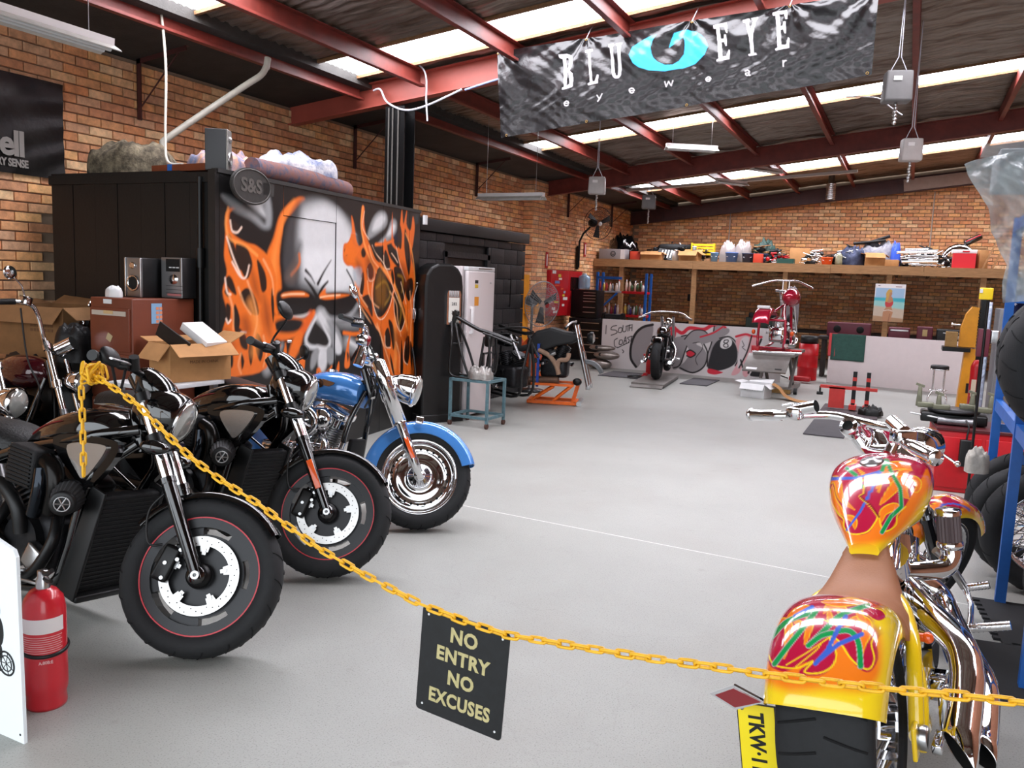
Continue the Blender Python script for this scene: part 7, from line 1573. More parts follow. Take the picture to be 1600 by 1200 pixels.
# painted panels
t = thing('graffiti_divider', 'white dividing panel sprayed with grey lettering and an eight ball', 'panel', (-5.27, 15.18, 0), math.atan2(-.13, 3.03))
m = MB(); Lp = 3.36; m.grid(lambda u, v: (Lp*u, -.011, .925*v), 420, 116, smooth=False); GR = [
('p',[(62,42),(67,64),(82,80),(100,87),(99,57),(79,10),(70,6),(61,21)],'8e888a',0.5),
('l',[(100,87),(81,81),(67,67),(60,45),(61,21),(72,6)],'1a1718',1.6,0.4,1.6),
('p',[(132,92),(140,89),(146,75),(139,51),(134,62)],'c8283c',0.5),
('l',[(132,92),(155,75),(170,85),(196,84),(213,93),(234,89)],'c8283c',2.2,0.5,2.2),
('p',[(141,60),(156,69),(171,69),(164,38),(159,17),(148,7),(141,15)],'8e888a',0.5),
('l',[(156,69),(171,70),(164,41),(156,16),(145,10)],'1a1718',0.8,0.4,0.8),
('p',[(162,64),(176,80),(197,81),(206,73),(198,64),(184,57),(199,49),(206,32),(198,11),(178,3),(154,10),(165,23),(173,41)],'8e888a',0.5),
('l',[(162,64),(176,80),(196,82),(207,73)],'1a1718',0.7,0.4,0.7),
('l',[(198,58),(206,41),(201,17),(181,4),(157,11)],'1a1718',0.9,0.4,0.9),
('p',[(167,41),(174,44),(183,39),(176,33),(169,34)],'c8283c',0.5),
('l',[(167,41),(174,45),(184,39),(176,32),(168,34)],'1a1718',0.8,0.4,0.8),
('l',[(178,58),(192,60),(196,49),(185,31),(189,19)],'1a1718',0.4,0.4,0.4),
('p',[(215,88),(231,92),(231,80),(228,45),(218,19),(208,18),(210,50)],'8e888a',0.5),
('l',[(215,91),(212,62),(207,41),(207,18)],'1a1718',0.8,0.4,0.8),
('p',[(191,70),(236,89),(239,78),(198,58)],'8e888a',0.5),
('l',[(191,70),(214,79),(233,93)],'c8283c',1,0.4,1),
('p',[(226,68),(243,72),(256,59),(260,39),(255,25),(239,15),(219,10),(208,15),(211,38),(216,56)],'242225',1),
('l',[(226,70),(243,74),(257,62),(262,39),(257,23)],'1a1718',0.8,0.4,0.8),
('p',[(210,14),(230,11),(236,9),(222,4),(209,6)],'c8283c',0.5),
('p',[(232,69),(241,72),(248,67),(247,58),(238,52),(229,54),(228,63)],'d8d4d4',0.5),
('l',[(235,67),(241,68),(241,64),(234,59),(236,55),(242,56),(240,61),(234,63),(235,67)],'1a1718',0.6,0.4,0.6),
('p',[(255,70),(282,78),(299,73),(282,10),(271,9),(272,32),(265,11),(251,7),(263,37)],'d8a0a4',0.5),
('p',[(263,68),(277,75),(276,55),(267,25),(261,22)],'cfc6c8',0.5),
('l',[(255,75),(271,80),(282,78),(299,77)],'c8283c',1.4,0.4,1.4),
('l',[(282,78),(276,49),(264,20)],'1a1718',0.9,0.4,0.9),
('l',[(299,73),(290,47),(281,12)],'1a1718',1.2,0.4,1.2),
('l',[(266,34),(273,17),(280,29)],'1a1718',1,0.4,1),
('l',[(266,68),(270,60),(267,57),(273,52)],'1a1718',0.4,0.4,0.4),
('p',[(287,16),(292,25),(307,9),(285,7)],'1a1718',0.5),
('l',[(8,80),(8,64)],'1a1718',0.55,0.25,0.55),
('l',[(29,81),(21,79),(18,73),(28,72),(30,67),(19,62)],'1a1718',0.55,0.25,0.55),
('l',[(34,77),(33,69),(39,69),(40,77),(34,77)],'1a1718',0.55,0.25,0.55),
('l',[(42,82),(42,71),(48,72),(48,81)],'1a1718',0.55,0.25,0.55),
('l',[(48,81),(58,84)],'1a1718',0.55,0.25,0.55),
('l',[(52,81),(52,72)],'1a1718',0.55,0.25,0.55),
('l',[(55,84),(55,73)],'1a1718',0.55,0.25,0.55),
('l',[(55,78),(60,79)],'1a1718',0.55,0.25,0.55),
('l',[(60,85),(60,73)],'1a1718',0.55,0.25,0.55),
('l',[(32,57),(26,52),(28,41),(36,40)],'1a1718',0.55,0.25,0.55),
('l',[(37,54),(36,46),(42,47),(42,54),(37,54)],'1a1718',0.55,0.25,0.55),
('l',[(45,47),(48,61),(50,49)],'1a1718',0.55,0.25,0.55),
('l',[(46,53),(50,53)],'1a1718',0.55,0.25,0.55),
('l',[(56,61),(52,59),(56,55),(54,50)],'1a1718',0.55,0.25,0.55),
('l',[(57,62),(62,63)],'1a1718',0.55,0.25,0.55),
('l',[(60,63),(59,53)],'1a1718',0.55,0.25,0.55),
('l',[(33,39),(56,51)],'1a1718',0.55,0.25,0.55),
('l',[(43,36),(46,33),(44,30)],'1a1718',0.55,0.25,0.55)]
n0 = len(m.v); o = m.build('painted_face', mat('panel_paint', 'ffffff', .5, attr='paint'), t); co = np.array(m.v); P = Paint(co[:, 0]*100, co[:, 2]*100, 'cbc5c5')
for s in GR:
    if s[0] == 'p': P.poly(s[1], s[2], s[3])
    else: P.line(s[1], s[3]*1.5, s[2], s[4], s[5]*1.5)
P.apply(o.data); m = MB(); m.box((Lp/2, 0, .4625), (Lp, .02, .925)); m.build('panel_core', WHITES, t)
for x in (.4, 1.7, 3.0): m = MB(); m.box((x, .12, .3), (.05, .22, .6), taper=(1, .1)); m.build('rear_brace', TIMBER, t)
t = thing('room_divider', 'plain white dividing panel carrying the red and green towels', 'panel', (-.17, 15.62, 0), -.13); m = MB(); m.box((0, 0, .435), (2.10, .03, .87), bev=.003); m.build('panel_sheet', mat('panel_white', 'dcd0d0', .5, noise=.03), t)
for x in (-.8, .8): m = MB(); m.box((x, .12, .3), (.05, .22, .6), taper=(1, .1)); m.build('rear_brace', TIMBER, t)
def towel(lab, c, w, h, m_, rz):
    t = thing('towel', lab, 'towel', c, rz); m = MB(); m.grid(lambda u, v: (w*(u-.5), -.02-.006*math.sin(9*u)*v, -h*v), 14, 14); m.grid(lambda u, v: (w*(u-.5), -.02+.05*v, .004), 6, 2); o = m.build('towel_cloth', m_, t); s = o.modifiers.new('s', 'SOLIDIFY'); s.thickness = .006
towel('green towel hanging over the white panel', (-.90, 15.71, .872), .56, .46, mat('towel_green', '35564e', .95, noise=.15, nscale=20, bump=.5), -.13); towel('red towel edge hanging left of the green towel', (-1.16, 15.745, .874), .13, .40, mat('towel_red', 'c94a4c', .95, bump=.5), -.13)
# red bike on the scissor lift
t = thing('scissor_lift', 'grey scissor lift table carrying the red bike', 'lift', (-1.83, 13.75, 0), .0)
LG = mat('lift_grey', '6f6a66', .45, .3, noise=.15)
m = MB(); m.box((.0, .35, .60), (.62, 1.5, .05), bev=.008); m.build('platform', LG, t)
m = MB(); m.box((-.06, -.60, .48), (.64, .55, .025), rx=.42, bev=.004); rp = m.build('ramp_flap', LG, t); m = MB(); m.box((-.25, -.80, .402), (.16, .06, .012), rx=.42); m.build('white_sticker', WHITES, rp); m = MB(); m.box((.14, -.78, .41), (.10, .04, .012), rx=.42); m.build('dark_sticker', BLACKP, rp)
for s in (-1, 1):
    m = MB(); m.box((s*.24, .3, .32), (.04, .98, .06), rx=.62); m.build('scissor_arm', LG, t); m = MB(); m.box((s*.20, .3, .32), (.04, .98, .06), rx=-.62); m.build('scissor_arm', LG, t); m = MB(); m.box((s*.26, .3, .04), (.06, 1.3, .06)); m.build('base_rail', LG, t)
    m = MB(); m.cyl((s*.33, -.3, .05), (s*.38, -.3, .05), .05, n=16); m.build('wheel', BLACKP, t)
m = MB(); m.box((0, -.35, .04), (.58, .06, .06)); m.build('cross_rail', mat('rail_timber', '8a6a38', .6), t)
m = MB(); m.cyl((-.36, -.1, .66), (.38, -.1, .66), .022, n=10); m.box((-.32, -.1, .66), (.12, .10, .10), bev=.01); m.build('wheel_clamp', REDP, t); m = MB(); m.cyl((-.34, -.25, .62), (.40, -.25, .64), .02, n=10); m.build('clamp_bar', CHROME, t)
t = thing('motorcycle', 'red custom bike raised on the scissor lift, rear wheel removed', 'motorcycle', (-1.88, 13.9, .625), PI/2-.12)
RC = mat('candy_red', 'a31030', .18, .3, 1.)
m = MB(); m.ell((.28, -.12, .86), (.25, .14, .15)); m.build('tank', RC, t); o = fender((-.28, .12, .34), .36, .26, math.radians(40), math.radians(160), .07).build('rear_fender', RC, t); m = MB(); m.box((-.42, .12, .70), (.03, .2, .05), bev=.01); m.build('tail_strip', WHITES, o)
m = MB()
for s in (-1, 1): m.tube(smooth_curve([(-.3, s*.2, .50), (-.3, s*.21, .25), (-.28, s*.2, .06), (.2, s*.18, .06), (.45, s*.12, .2), (.6, s*.05, .7)], 5), .022, 8); m.tube([(-.3, s*.2, .50), (0, s*.1, .6), (.4, 0, .75)], .018, 8)
m.cyl((-.3, -.2, .50), (-.3, .2, .50), .02); m.cyl((-.28, -.2, .06), (-.28, .2, .06), .02); m.build('frame_tubes', RC, t)
engine_lump(t, (.12, 0, .26), .95, CHROME, 20, 14)
m = MB(); m.tube(smooth_curve([(.1, .48, 1.02), (.3, .2, 1.12), (.35, 0, 1.13), (.3, -.2, 1.12), (.1, -.48, 1.02)], 6), .015, 8); m.build('handlebar', CHROME, t)
for s in (-1, 1): m = MB(); m.cyl((.36, s*.05, .92), (.36, s*.05, 1.13), .016, n=10); m.cyl((.42, s*.10, .95), (.85, s*.10, .28), .022, n=12); m.build('fork_leg', CHROME, t)
m = MB(); m.box((.38, 0, .96), (.08, .34, .04), bev=.01); m.build('triple_tree', CHROME, t)
for s in (-1, 1): m = MB(); m.ell((-.25, s*.30, .30), (.03, .03, .04)); m.build('turn_signal', AMBER, t)
B = Vector((.88, 0, .30)); tyre(B, .30, .09, .23, t, grooves=0); m = MB(); annulus(m, B, .20, .235, -.03, .03); annulus(m, B, 0, .04, -.04, .04); m.build('front_rim', CHROME, t)
m = MB(); m.tube(smooth_curve([(.2, -.14, .35), (.3, -.24, .2), (.1, -.26, .10), (-.4, -.26, .12)], 5), .03, 10); m.build('exhaust', CHROME, t)
t = carton('white_box', 'white box with scrawled writing on the floor by the scissor lift', (-1.95, 12.72, 0), (.36, .30, .21), -.22, WHITES, fl=.35); MB().tube([(-.14+.014*k, -.152, .125+.014*math.sin(k*2.3)+.006*math.sin(k*5)) for k in range(20)], .0018, 4).build('scrawl', blk2, t)
m = MB(); P_ = smooth_curve([(-1.72, 12.75, .22), (-1.62, 12.75, .16), (-1.52, 12.7, .06), (-1.35, 12.65, .012), (-1.1, 12.6, .008)], 5); vs = []
for p in P_: vs += [p+Vector((0, .12, 0)), p-Vector((0, .12, 0))]
m.add(vs, [(2*i, 2*i+1, 2*i+3, 2*i+2) for i in range(len(P_)-1)]); o = m.build('cardboard_strip', CARD); s = o.modifiers.new('s', 'SOLIDIFY'); s.thickness = .006; tag(o, 'bent brown cardboard strip trailing off the white box', 'cardboard')
t = thing('oil_drum', 'red oil drum with black top between the scissor lift and towels', 'drum', (-1.57, 15.9, 0)); m = MB(); m.lathe([(0, 0), (.17, 0), (.175, .02), (.17, .04), (.17, .22), (.178, .235), (.17, .25), (.17, .44), (.178, .455), (.17, .47), (.17, .66), (0, .66)], n=28); m.build('drum_body', REDP, t); m = MB(); m.lathe([(0, .66), (.15, .66), (.15, .80), (0, .80)], n=24); m.build('drum_pump', BLACKP, t)
t = thing('jack', 'small red trolley jack on the floor beside the oil drum', 'jack', (-1.62, 15.3, 0)); m = MB(); m.box((0, 0, .07), (.35, .16, .08), bev=.02); m.build('jack_body', REDP, t); m = MB(); m.cyl((-.2, 0, .06), (-.45, .1, .12), .012); m.build('jack_handle', BLACKM, t)
# bike on the low ramp
t = thing('ramp_plate', 'grey steel ramp plate under the centre bike', 'ramp', (-3.63, 12.95, 0), .10); m = MB(); m.box((0, .45, .05), (.52, 1.5, .035), bev=.004); m.build('plate', LG, t); m = MB(); m.box((0, -.36, .025), (.50, .18, .02), rx=.22); m.build('lip', LG, t)
for s in (-1, 1): m = MB(); m.box((s*.24, .45, .018), (.03, 1.5, .034)); m.build('side_rail', DARKM, t)
t = thing('motorcycle', 'dark bike standing on the ramp with its rear tyre towards the door', 'motorcycle', (-3.63, 13.2, .07), PI/2+.14)
B = Vector((.1, 0, .33)); tyre(B, .33, .15, .22, t, grooves=10); m = MB(); annulus(m, B, .18, .225, -.05, .05); annulus(m, B, 0, .05, -.09, .09); m.build('rear_rim', BLACKM, t)
engine_lump(t, (.72, 0, .36), 1.15, DARKM, 24, 33); m = MB()
for s in (-1, 1): m.tube(smooth_curve([(.05, s*.12, .33), (.5, s*.14, .3), (.9, s*.12, .15), (1.1, s*.1, .5), (1.2, 0, .85)], 5), .02, 8); m.tube([(.1, s*.12, .34), (.5, s*.10, .62), (1.2, 0, .85)], .018, 8)
m.build('frame_tubes', FRM, t); m = MB(); m.ell((.75, 0, .74), (.3, .12, .11)); m.build('tank', BLACK, t); fender(B, .37, .16, math.radians(40), math.radians(120), .04).build('rear_fender', BLACK, t)
m = MB(); m.tube(smooth_curve([(.8, .42, .98), (1.05, .25, 1.06), (1.12, 0, 1.08), (1.05, -.25, 1.06), (.8, -.42, .98)], 6), .014, 8); m.build('handlebar', CHROME, t)
for s in (-1, 1):
    m = MB(); m.cyl((1.15, s*.1, 1.0), (1.55, s*.1, .33), .025, n=12); m.build('fork_leg', CHROME, t); m = MB(); m.cyl((.78, s*.45, .97), (.86, s*.34, 1.0), .02); m.build('grip', STEEL, t); m = MB(); m.cyl((.7, s*.14, .3), (.7, s*.30, .3), .022); m.build('foot_peg', CHROME, t)
    m = MB(); m.tube(smooth_curve([(.8, s*.15, .55), (.6, s*.22, .45), (.3, s*.22, .28), (-.05, s*.22, .3)], 5), .03, 10); m.build('exhaust', CHROME, t)
B = Vector((1.55, 0, .33)); tyre(B, .33, .11, .24, t, grooves=0); m = MB(); annulus(m, B, .2, .245, -.03, .03); m.build('front_rim', CHROME, t)
m = MB(); m.lathe([(0, -.1), (.07, -.08), (.09, 0), (.08, .03)], (1.32, 0, .88), (1, 0, 0), 20); m.build('headlight', CHROME, t)
MATM = mat('rubber_mat', '48464a', .8, noise=.1)
for (x0, y0, x1, y1, rz, lab) in ((-4.78, 13.65, -3.95, 14.5, .0, 'dark floor mat left of the ramp bike'), (-3.30, 13.5, -2.85, 14.5, 0., 'dark floor mat right of the ramp bike'), (-.95, 9.75, -.52, 11.5, 0., 'grey floor plate in the middle distance by the handlebar')):
    m = MB(); m.box((0, 0, .008), (x1-x0, y1-y0, .014), bev=.002); o = m.build('floor_mat', MATM); o.location = ((x0+x1)/2, (y0+y1)/2, 0); tag(o, lab, 'mat')
t = thing('wheel_chock', 'red wheel chock on the floor mat beside the ramp', 'chock', (-4.02, 13.75, .016)); m = MB(); m.torus((-.12, 0, .02), (0, 0, 1), .12, .012, 20, 6); m.build('loop', BLACKP, t); m = MB(); m.box((.06, 0, .05), (.10, .08, .09), taper=(.5, 1)); m.build('wedge', REDP, t)
t = thing('jack_stand', 'red jack stand left of the ramp bike', 'stand', (-3.98, 14.0, .016)); m = MB(); m.box((0, 0, .20), (.08, .06, .36)); m.build('column', REDP, t); m = MB(); m.box((0, 0, .02), (.2, .18, .03)); m.build('foot', REDP, t); m = MB(); m.cyl((-.1, 0, .38), (.1, 0, .38), .02); m.build('saddle_bar', REDP, t)
# tool cupboard, drum of water, chest, bench on the left wall
t = thing('tool_cupboard', 'open red steel tool cupboard covered in stickers on the left wall', 'cupboard', (WX+.05, 15.0, 0), PI/2)
m = MB(); m.box((.48, -.12, 1.37), (.92, .24, .90), bev=.005); m.build('carcass', REDP, t); m = MB(); m.box((1.36, -.20, 1.36), (.80, .03, .92), rz=0, bev=.004); dd = m.build('door', REDP, t)
rnd = random.Random(4)
for i in range(13):
    x = rnd.uniform(.12, .82); z = 1.0+.065*i; c = rnd.choice(['d8d4d0', 'c9b23a', '9a9ab0', 'e0d8d0', 'd0482a', '6c7fb0']); m = MB(); m.box((x, -.245, z), (rnd.uniform(.09, .26), .004, rnd.uniform(.03, .06))); m.build('sticker', mat('sticker_'+c, c, .5), t)
for i in range(7): m = MB(); m.cyl((1.12+.07*i, -.23, 1.70), (1.12+.07*i, -.23, 1.42+.02*(i % 3)), .012, n=6); m.build('hung_tool', BLACKM, dd)
t = thing('water_bottle', 'blue water cooler bottle on the black tool chest', 'bottle', (-6.2, 16.55, 1.46)); m = MB(); m.lathe([(0, 0), (.12, 0), (.13, .05), (.125, .16), (.13, .2), (.12, .26), (.04, .31), (0, .31)], n=22); m.build('bottle_body', mat('water_blue', '8fb4cf', .12, alpha=.75, coat=.8), t); m = MB(); m.lathe([(.045, .30), (.045, .33), (0, .33)], n=12); m.build('cap', WHITES, t)
t = thing('tool_chest', 'black tool chest with steel handled drawers under the water bottle', 'chest', (-6.05, 16.4, .88)); m = MB(); m.box((0, 0, .285), (.58, .42, .57), bev=.006); m.build('chest_body', BLACKM, t)
for i, z in enumerate((.50, .44, .38, .32, .20, .10)): m = MB(); m.box((.12, -.214, z), (.28, .012, .05)); d = m.build('drawer', BLACKM, t); m = MB(); m.box((.12, -.226, z+.015), (.26, .012, .014)); m.build('handle', STEEL, d)
t = thing('roller_cabinet', 'dark roller cabinet of drawers under the black tool chest', 'cabinet', (-5.98, 16.38, 0)); m = MB(); m.box((0, 0, .44), (.74, .46, .86), bev=.006); m.build('cabinet_body', DARKM, t)
for i in range(5): m = MB(); m.box((.1, -.235, .14+.15*i), (.5, .012, .12)); d = m.build('drawer', BLACKM, t); m = MB(); m.box((.1, -.248, .18+.15*i), (.4, .012, .014)); m.build('handle', STEEL, d)
t = thing('bench_grinder', 'dark bench grinder on its stand in front of the black chest', 'grinder', (-5.25, 15.75, 0)); m = MB(); m.box((0, 0, .41), (.3, .3, .82)); m.build('stand', DARKM, t); m = MB(); m.cyl((-.16, 0, .93), (.16, 0, .93), .075, n=18); m.build('motor', DARKM, t)
for s in (-1, 1): m = MB(); m.cyl((s*.17, 0, .93), (s*.22, 0, .93), .10, n=20); m.build('guard', BLACKM, t)
for i, (x, y, z, d, lab) in enumerate(((-5.15, 14.75, .0, (.5, .26, .20), 'lowest silver fuel tank beside the painted panel'), (-5.0, 14.72, .185, (.5, .26, .17), 'middle silver fuel tank beside the painted panel'), (-5.12, 14.80, .34, (.5, .2, .11), 'topmost silver fender beside the painted panel'))):
    t = thing('fuel_tank' if i < 2 else 'loose_fender', lab, 'tank' if i < 2 else 'fender', (x, y, z), .1*i); m = MB(); m.ell((0, 0, d[2]/2), (d[0]/2, d[1]/2, d[2]/2)); m.build('shell', mat('dull_silver', '8f8680', .35, .7, noise=.2), t); m = MB(); m.lathe([(.03, 0), (.03, .01), (0, .012)], (-.1, -d[1]*.40, d[2]*.6), (0, -1, .4), 16); m.build('filler', DARKM, t)
t = thing('yellow_hoist', 'yellow steel hoist post against the left wall behind the fan', 'hoist', (-6.3, 13.75, 0)); YH = mat('hoist_yellow', 'd8901c', .5, noise=.15); m = MB(); m.box((0, 0, .85), (.10, .22, 1.7)); m.build('post', YH, t); m = MB(); m.box((.2, 0, .03), (.8, .3, .06)); m.build('base', YH, t); m = MB(); m.box((.12, 0, 1.15), (.3, .16, .3)); m.build('head', YH, t)
heap('red_orange_rags', 'red and orange bags on the floor below the pedestal fan', 'bag', (-5.45, 12.3, 0), (.8, .5, .62), mat('rag_red', '9c2c1c', .7, c2='c0561c', nscale=4, noise=.3), 71, .3)
for (y, z, lab) in ((14.93, 2.0, 'red extinguisher sign on the brick pier'), (17.5, 2.32, 'small red sign beside the wall fan')):
    t = thing('fire_sign', lab, 'sign', (WX+(.21 if y < 15 else .02), y, z), PI/2); m = MB(); m.box((0, -.008, 0), (.12, .008, .30)); m.build('sign_plate', REDP, t); m = MB(); m.box((0, -.014, 0), (.04, .004, .22)); m.build('sign_print', WHITES, t)
# ================================================================ hanging banner and ceiling fittings
BAN = [('p',[(65.5,-7.5),(73.5,-7),(78,-8.5),(80,-14),(79,-19.5),(77,-22.5),(80.5,-25.5),(81.5,-31.5),(81,-37.5),(77,-39),(71,-40),(71,-38),(73,-37.5),(69,-11),(66,-10)],'d8d2d6'),
('p',[(72,-10.5),(74.5,-10),(76,-13.5),(76,-18.5),(73.5,-20.5)],'141315'),
('p',[(74,-23.5),(76.5,-24),(78,-29),(78,-35),(75.5,-37)],'141315'),
('p',[(91.5,-5),(99,-4.5),(99.5,-6.5),(97,-7),(101,-34),(103.5,-34),(105.5,-28.5),(107,-28.5),(106.5,-36),(96.5,-37),(96,-35.5),(98.5,-34.5),(94.5,-7.5),(91.5,-7)],'d8d2d6'),
('p',[(115,-2),(120,-1.5),(120.5,-3.5),(119,-4),(122,-27),(123.5,-30.5),(125.5,-30),(125.5,-25),(124,-3.5),(122,-3.5),(122,-1.5),(127.5,-1),(127.5,-2.5),(126.5,-3),(128.5,-25),(128,-30),(126,-32.5),(122.5,-32.5),(120.5,-30.5),(119,-26),(116.5,-4.5),(115,-4.5)],'d8d2d6'),
('p',[(135.5,-13),(138,-6),(147,-0.5),(153.5,2),(160,3),(156.5,-1.5),(155,-7.5),(156,-13),(158,-17),(162,-20.5),(169,-24),(176.5,-24.5),(182,-21.5),(186,-16),(186.5,-8.5),(186,-4.5),(184.5,-1.5),(171.5,-9),(173.5,-3),(176,2.5),(183,4.5),(189,4),(195,2.5),(200,-0.5),(203.5,-4),(207,-10.5),(204.5,-18),(196.5,-24.5),(185.5,-28),(169.5,-29.5),(154.5,-27.5),(145,-24.5),(139.5,-20.5)],'35aee0'),
('p',[(210.5,6),(221.5,8),(223,-1),(222,-1),(220,4.5),(215.5,5),(217.5,-5.5),(220,-5.5),(220.5,-2),(222,-2.5),(223,-11.5),(222,-11.5),(220.5,-8),(218,-8),(220,-20.5),(223.5,-20),(225,-15),(226,-15.5),(226,-23),(215.5,-24.5),(215.5,-23),(217,-22),(213,3.5),(211,3.5)],'d8d2d6'),
('p',[(235,9),(240.5,10),(241,8),(240,7.5),(242.5,-3),(244,8),(242.5,8.5),(242,10),(247.5,10.5),(248,9),(246.5,8.5),(245,-6),(246.5,-19.5),(248.5,-19.5),(249,-21),(242.5,-21.5),(242,-20),(244,-19.5),(242,-6.5),(237.5,7),(235.5,7)],'d8d2d6'),
('p',[(260,12),(271.5,13.5),(272.5,6),(271,5.5),(269.5,10.5),(265.5,10.5),(267,0.5),(269,0.5),(269.5,4),(271,4),(272,-5.5),(271,-5.5),(269.5,-2),(267.5,-2.5),(269,-15),(273,-15),(274,-9),(275,-9.5),(275.5,-17.5),(265,-19.5),(264.5,-18),(266.5,-17),(262.5,9.5),(260.5,9.5)],'d8d2d6'),
('l',[(73.5,-52.5),(78.5,-52.5),(77.5,-51),(76,-50.5),(74,-51.5),(73.5,-52.5),(74.5,-54.5),(76.5,-55),(78,-54)],0.55),
('l',[(137,-44.5),(141.5,-44),(140.5,-42.5),(139,-42),(137,-43),(137,-44.5),(138,-46),(139.5,-46.5),(141,-45.5)],0.55),
('l',[(207,-39),(211.5,-39),(210.5,-37.5),(209,-37),(207.5,-38),(207,-39),(208,-40.5),(210,-41),(211,-40)],0.55),
('l',[(106.5,-47),(109,-50.5)],0.6),
('l',[(111.5,-46),(109,-50.5),(107.5,-52.5)],0.6),
('l',[(170,-38.5),(171.5,-43),(173.5,-38.5),(176,-42.5),(177.5,-38)],0.55),
('l',[(240.5,-34),(242.5,-33.5),(244,-34.5),(244,-38),(245,-38)],0.55),
('l',[(244,-35.5),(241,-36),(241,-37),(242.5,-38),(244,-37)],0.5),
('l',[(271.5,-28),(272,-32.5)],0.6),
('l',[(272,-29.5),(273,-28),(274,-28)],0.6)]
T0 = Vector((-3.859, 7.60, 3.803)); t = thing('hanging_banner', 'large black shop banner with white and blue lettering hung from the first rafter', 'banner', T0)
rnd = random.Random(2)
def bz(u, v):   # u 0..1 across, v 0..1 down
    x = 3.42*u+.07*v*(1-u)-.0*u; ztop = .212*u; zbot = -.817+.376*u; return x, ztop+(zbot-ztop)*v
grom = [(.0, 0), (.27, 0), (.56, 0), (.80, 0), (1.0, 0)]
def bfold(u, v):
    y = 0.
    for (g, _) in grom:
        dx, dz = (u-g)*3.42, v*.8+.03; r = math.hypot(dx, dz); a = math.atan2(dx, dz); y += .011*math.sin(a*9+g*20)*math.exp(-((r-.35)/.45)**2)
    return y+.008*math.sin(u*14+v*5)+.003*math.sin(u*43-v*13)+.0018*math.sin(u*97+v*31+3*math.sin(v*9))+.0012*math.sin(u*151-v*47+2*math.sin(u*33))+.006*math.sin((u*3.4+v*.9)*5+2*math.sin(v*4))
nu, nv = 560, 150; m = MB()
m.grid(lambda u, v: (bz(u, v)[0], -.03-bfold(u, v), bz(u, v)[1]), nu, nv)
o = m.build('banner_sheet', mat('banner_vinyl', 'ffffff', .27, attr='paint', bump=.5, bscale=16, spec=.6), t); co = np.array(m.v); P = Paint(co[:, 0]*100, co[:, 2]*100, '111012')
for s in BAN:
    if s[0] == 'p': P.poly(s[1], s[2], .25, 1., curve=False)
    else: P.line(s[1], s[2]*.75, 'd8d2d6', .2, curve=False)
P.apply(o.data)
for u, v in ((.005, .02), (.27, .015), (.56, .015), (.80, .015), (.995, .02), (.02, .985), (.27, .985), (.55, .985), (.99, .975)):
    x, z = bz(u, v); m = MB(); m.torus((x, -.04-bfold(u, v), z), (0, 1, 0), .010, .003, 14, 5); m.build('grommet', mat('brass', '9a7a48', .3, 1), t)
    if v < .5: m = MB(); m.tube([(x, -.045-bfold(u, v), z), (x+.02, .02, z+.10), (x+.01, .12, z+.16)], .004, 5); m.build('tie_cord', CW, t)
def droplight(lab, x, y, z1, z0, w, m_, ztail, cord=True):
    t = thing('drop_box', lab, 'box', (x, y, z0), .25, 'hanging outlet boxes'); m = MB(); m.box((0, 0, (z1-z0)/2), (w, w*.8, z1-z0), bev=.018, taper=(.94, .94)); m.build('box_body', m_, t)
    m = MB(); m.box((-.02, -w*.41, (z1-z0)*.72), (w*.3, .006, .035)); m.build('box_label', WHITEP, t)
    m = MB(); zt = RZ(x)-z0-.02
    for s in (-1, 1): m.tube([(s*w*.3, 0, z1-z0), (s*.01, 0, z1-z0+.12), (0, 0, zt)], .004, 5)
    m.build('suspension_cord', CW, t)['kind'] = 'stuff'; m = MB(); L = z0-ztail
    for k in range(int(L/.03)): m.lathe([(.012, 0), (.018, .012), (.012, .026)], (.003*math.sin(k*2), 0, -.03*(k+1)), n=10)
    m.build('retractable_lead', STEEL, t)
LB_ = mat('box_light_grey', 'b9b2b0', .4, noise=.08); DB_ = mat('box_dark_grey', '6c6b6b', .5, noise=.1)
droplight('pale outlet box hanging left, in front of the wall fan', -3.82, 10.5, 2.97, 2.75, .22, LB_, 2.53)
droplight('dull grey outlet box hanging furthest back by the corner', -4.53, 15.3, 3.25, 3.0, .26, DB_, 2.73)
droplight('larger grey outlet box hanging highest below the banner end', -.25, 7.9, 3.45, 3.2, .22, DB_, 2.99)
droplight('pale outlet box hanging right, below the second rafter', -.12, 9.5, 3.16, 2.94, .20, LB_, 2.72)
t = thing('cable_tray', 'pale cable tray running under the roof beyond the second rafter', 'tray', (-3.3, 17.0, 3.69)); m = MB(); m.box((0, 0, 0), (4.45, .12, .05), ry=-.068); m.build('tray', mat('tray_pale', 'b5aca6', .5), t)
t = thing('roof_vent', 'ribbed metal flue through the roof above the loft', 'flue', (-1.75, 19.6, 3.58)); m = MB()
for k in range(9): m.lathe([(.09, .04*k), (.105, .04*k+.02), (.09, .04*k+.04)], n=20)
m.build('flue_pipe', STEEL, t); m = MB(); m.lathe([(.09, .36), (.07, .36), (.07, .6), (0, .6)], n=16); m.build('collar', STEEL, t)
for x, z1 in ((-4.15, 3.55), (.30, 3.9)): tag(MB().tube([(x, BY-.03, 2.5), (x, BY-.03, z1)], .012, 8).build('wall_conduit', mat('conduit_pale', 'b8b0a8', .5)), ('left' if x < 0 else 'right')+' pale conduit running up the back brick wall', 'conduit')
tag(MB().tube(smooth_curve([(-.95, 11.6, 4.05), (-.6, 11.8, 4.06), (-.45, 12.2, 4.02), (-.3, 12.3, 3.93)], 6), .008, 6).build('extension_lead', CW), 'loose white cord looping under the foil by the second skylight row', 'cord')
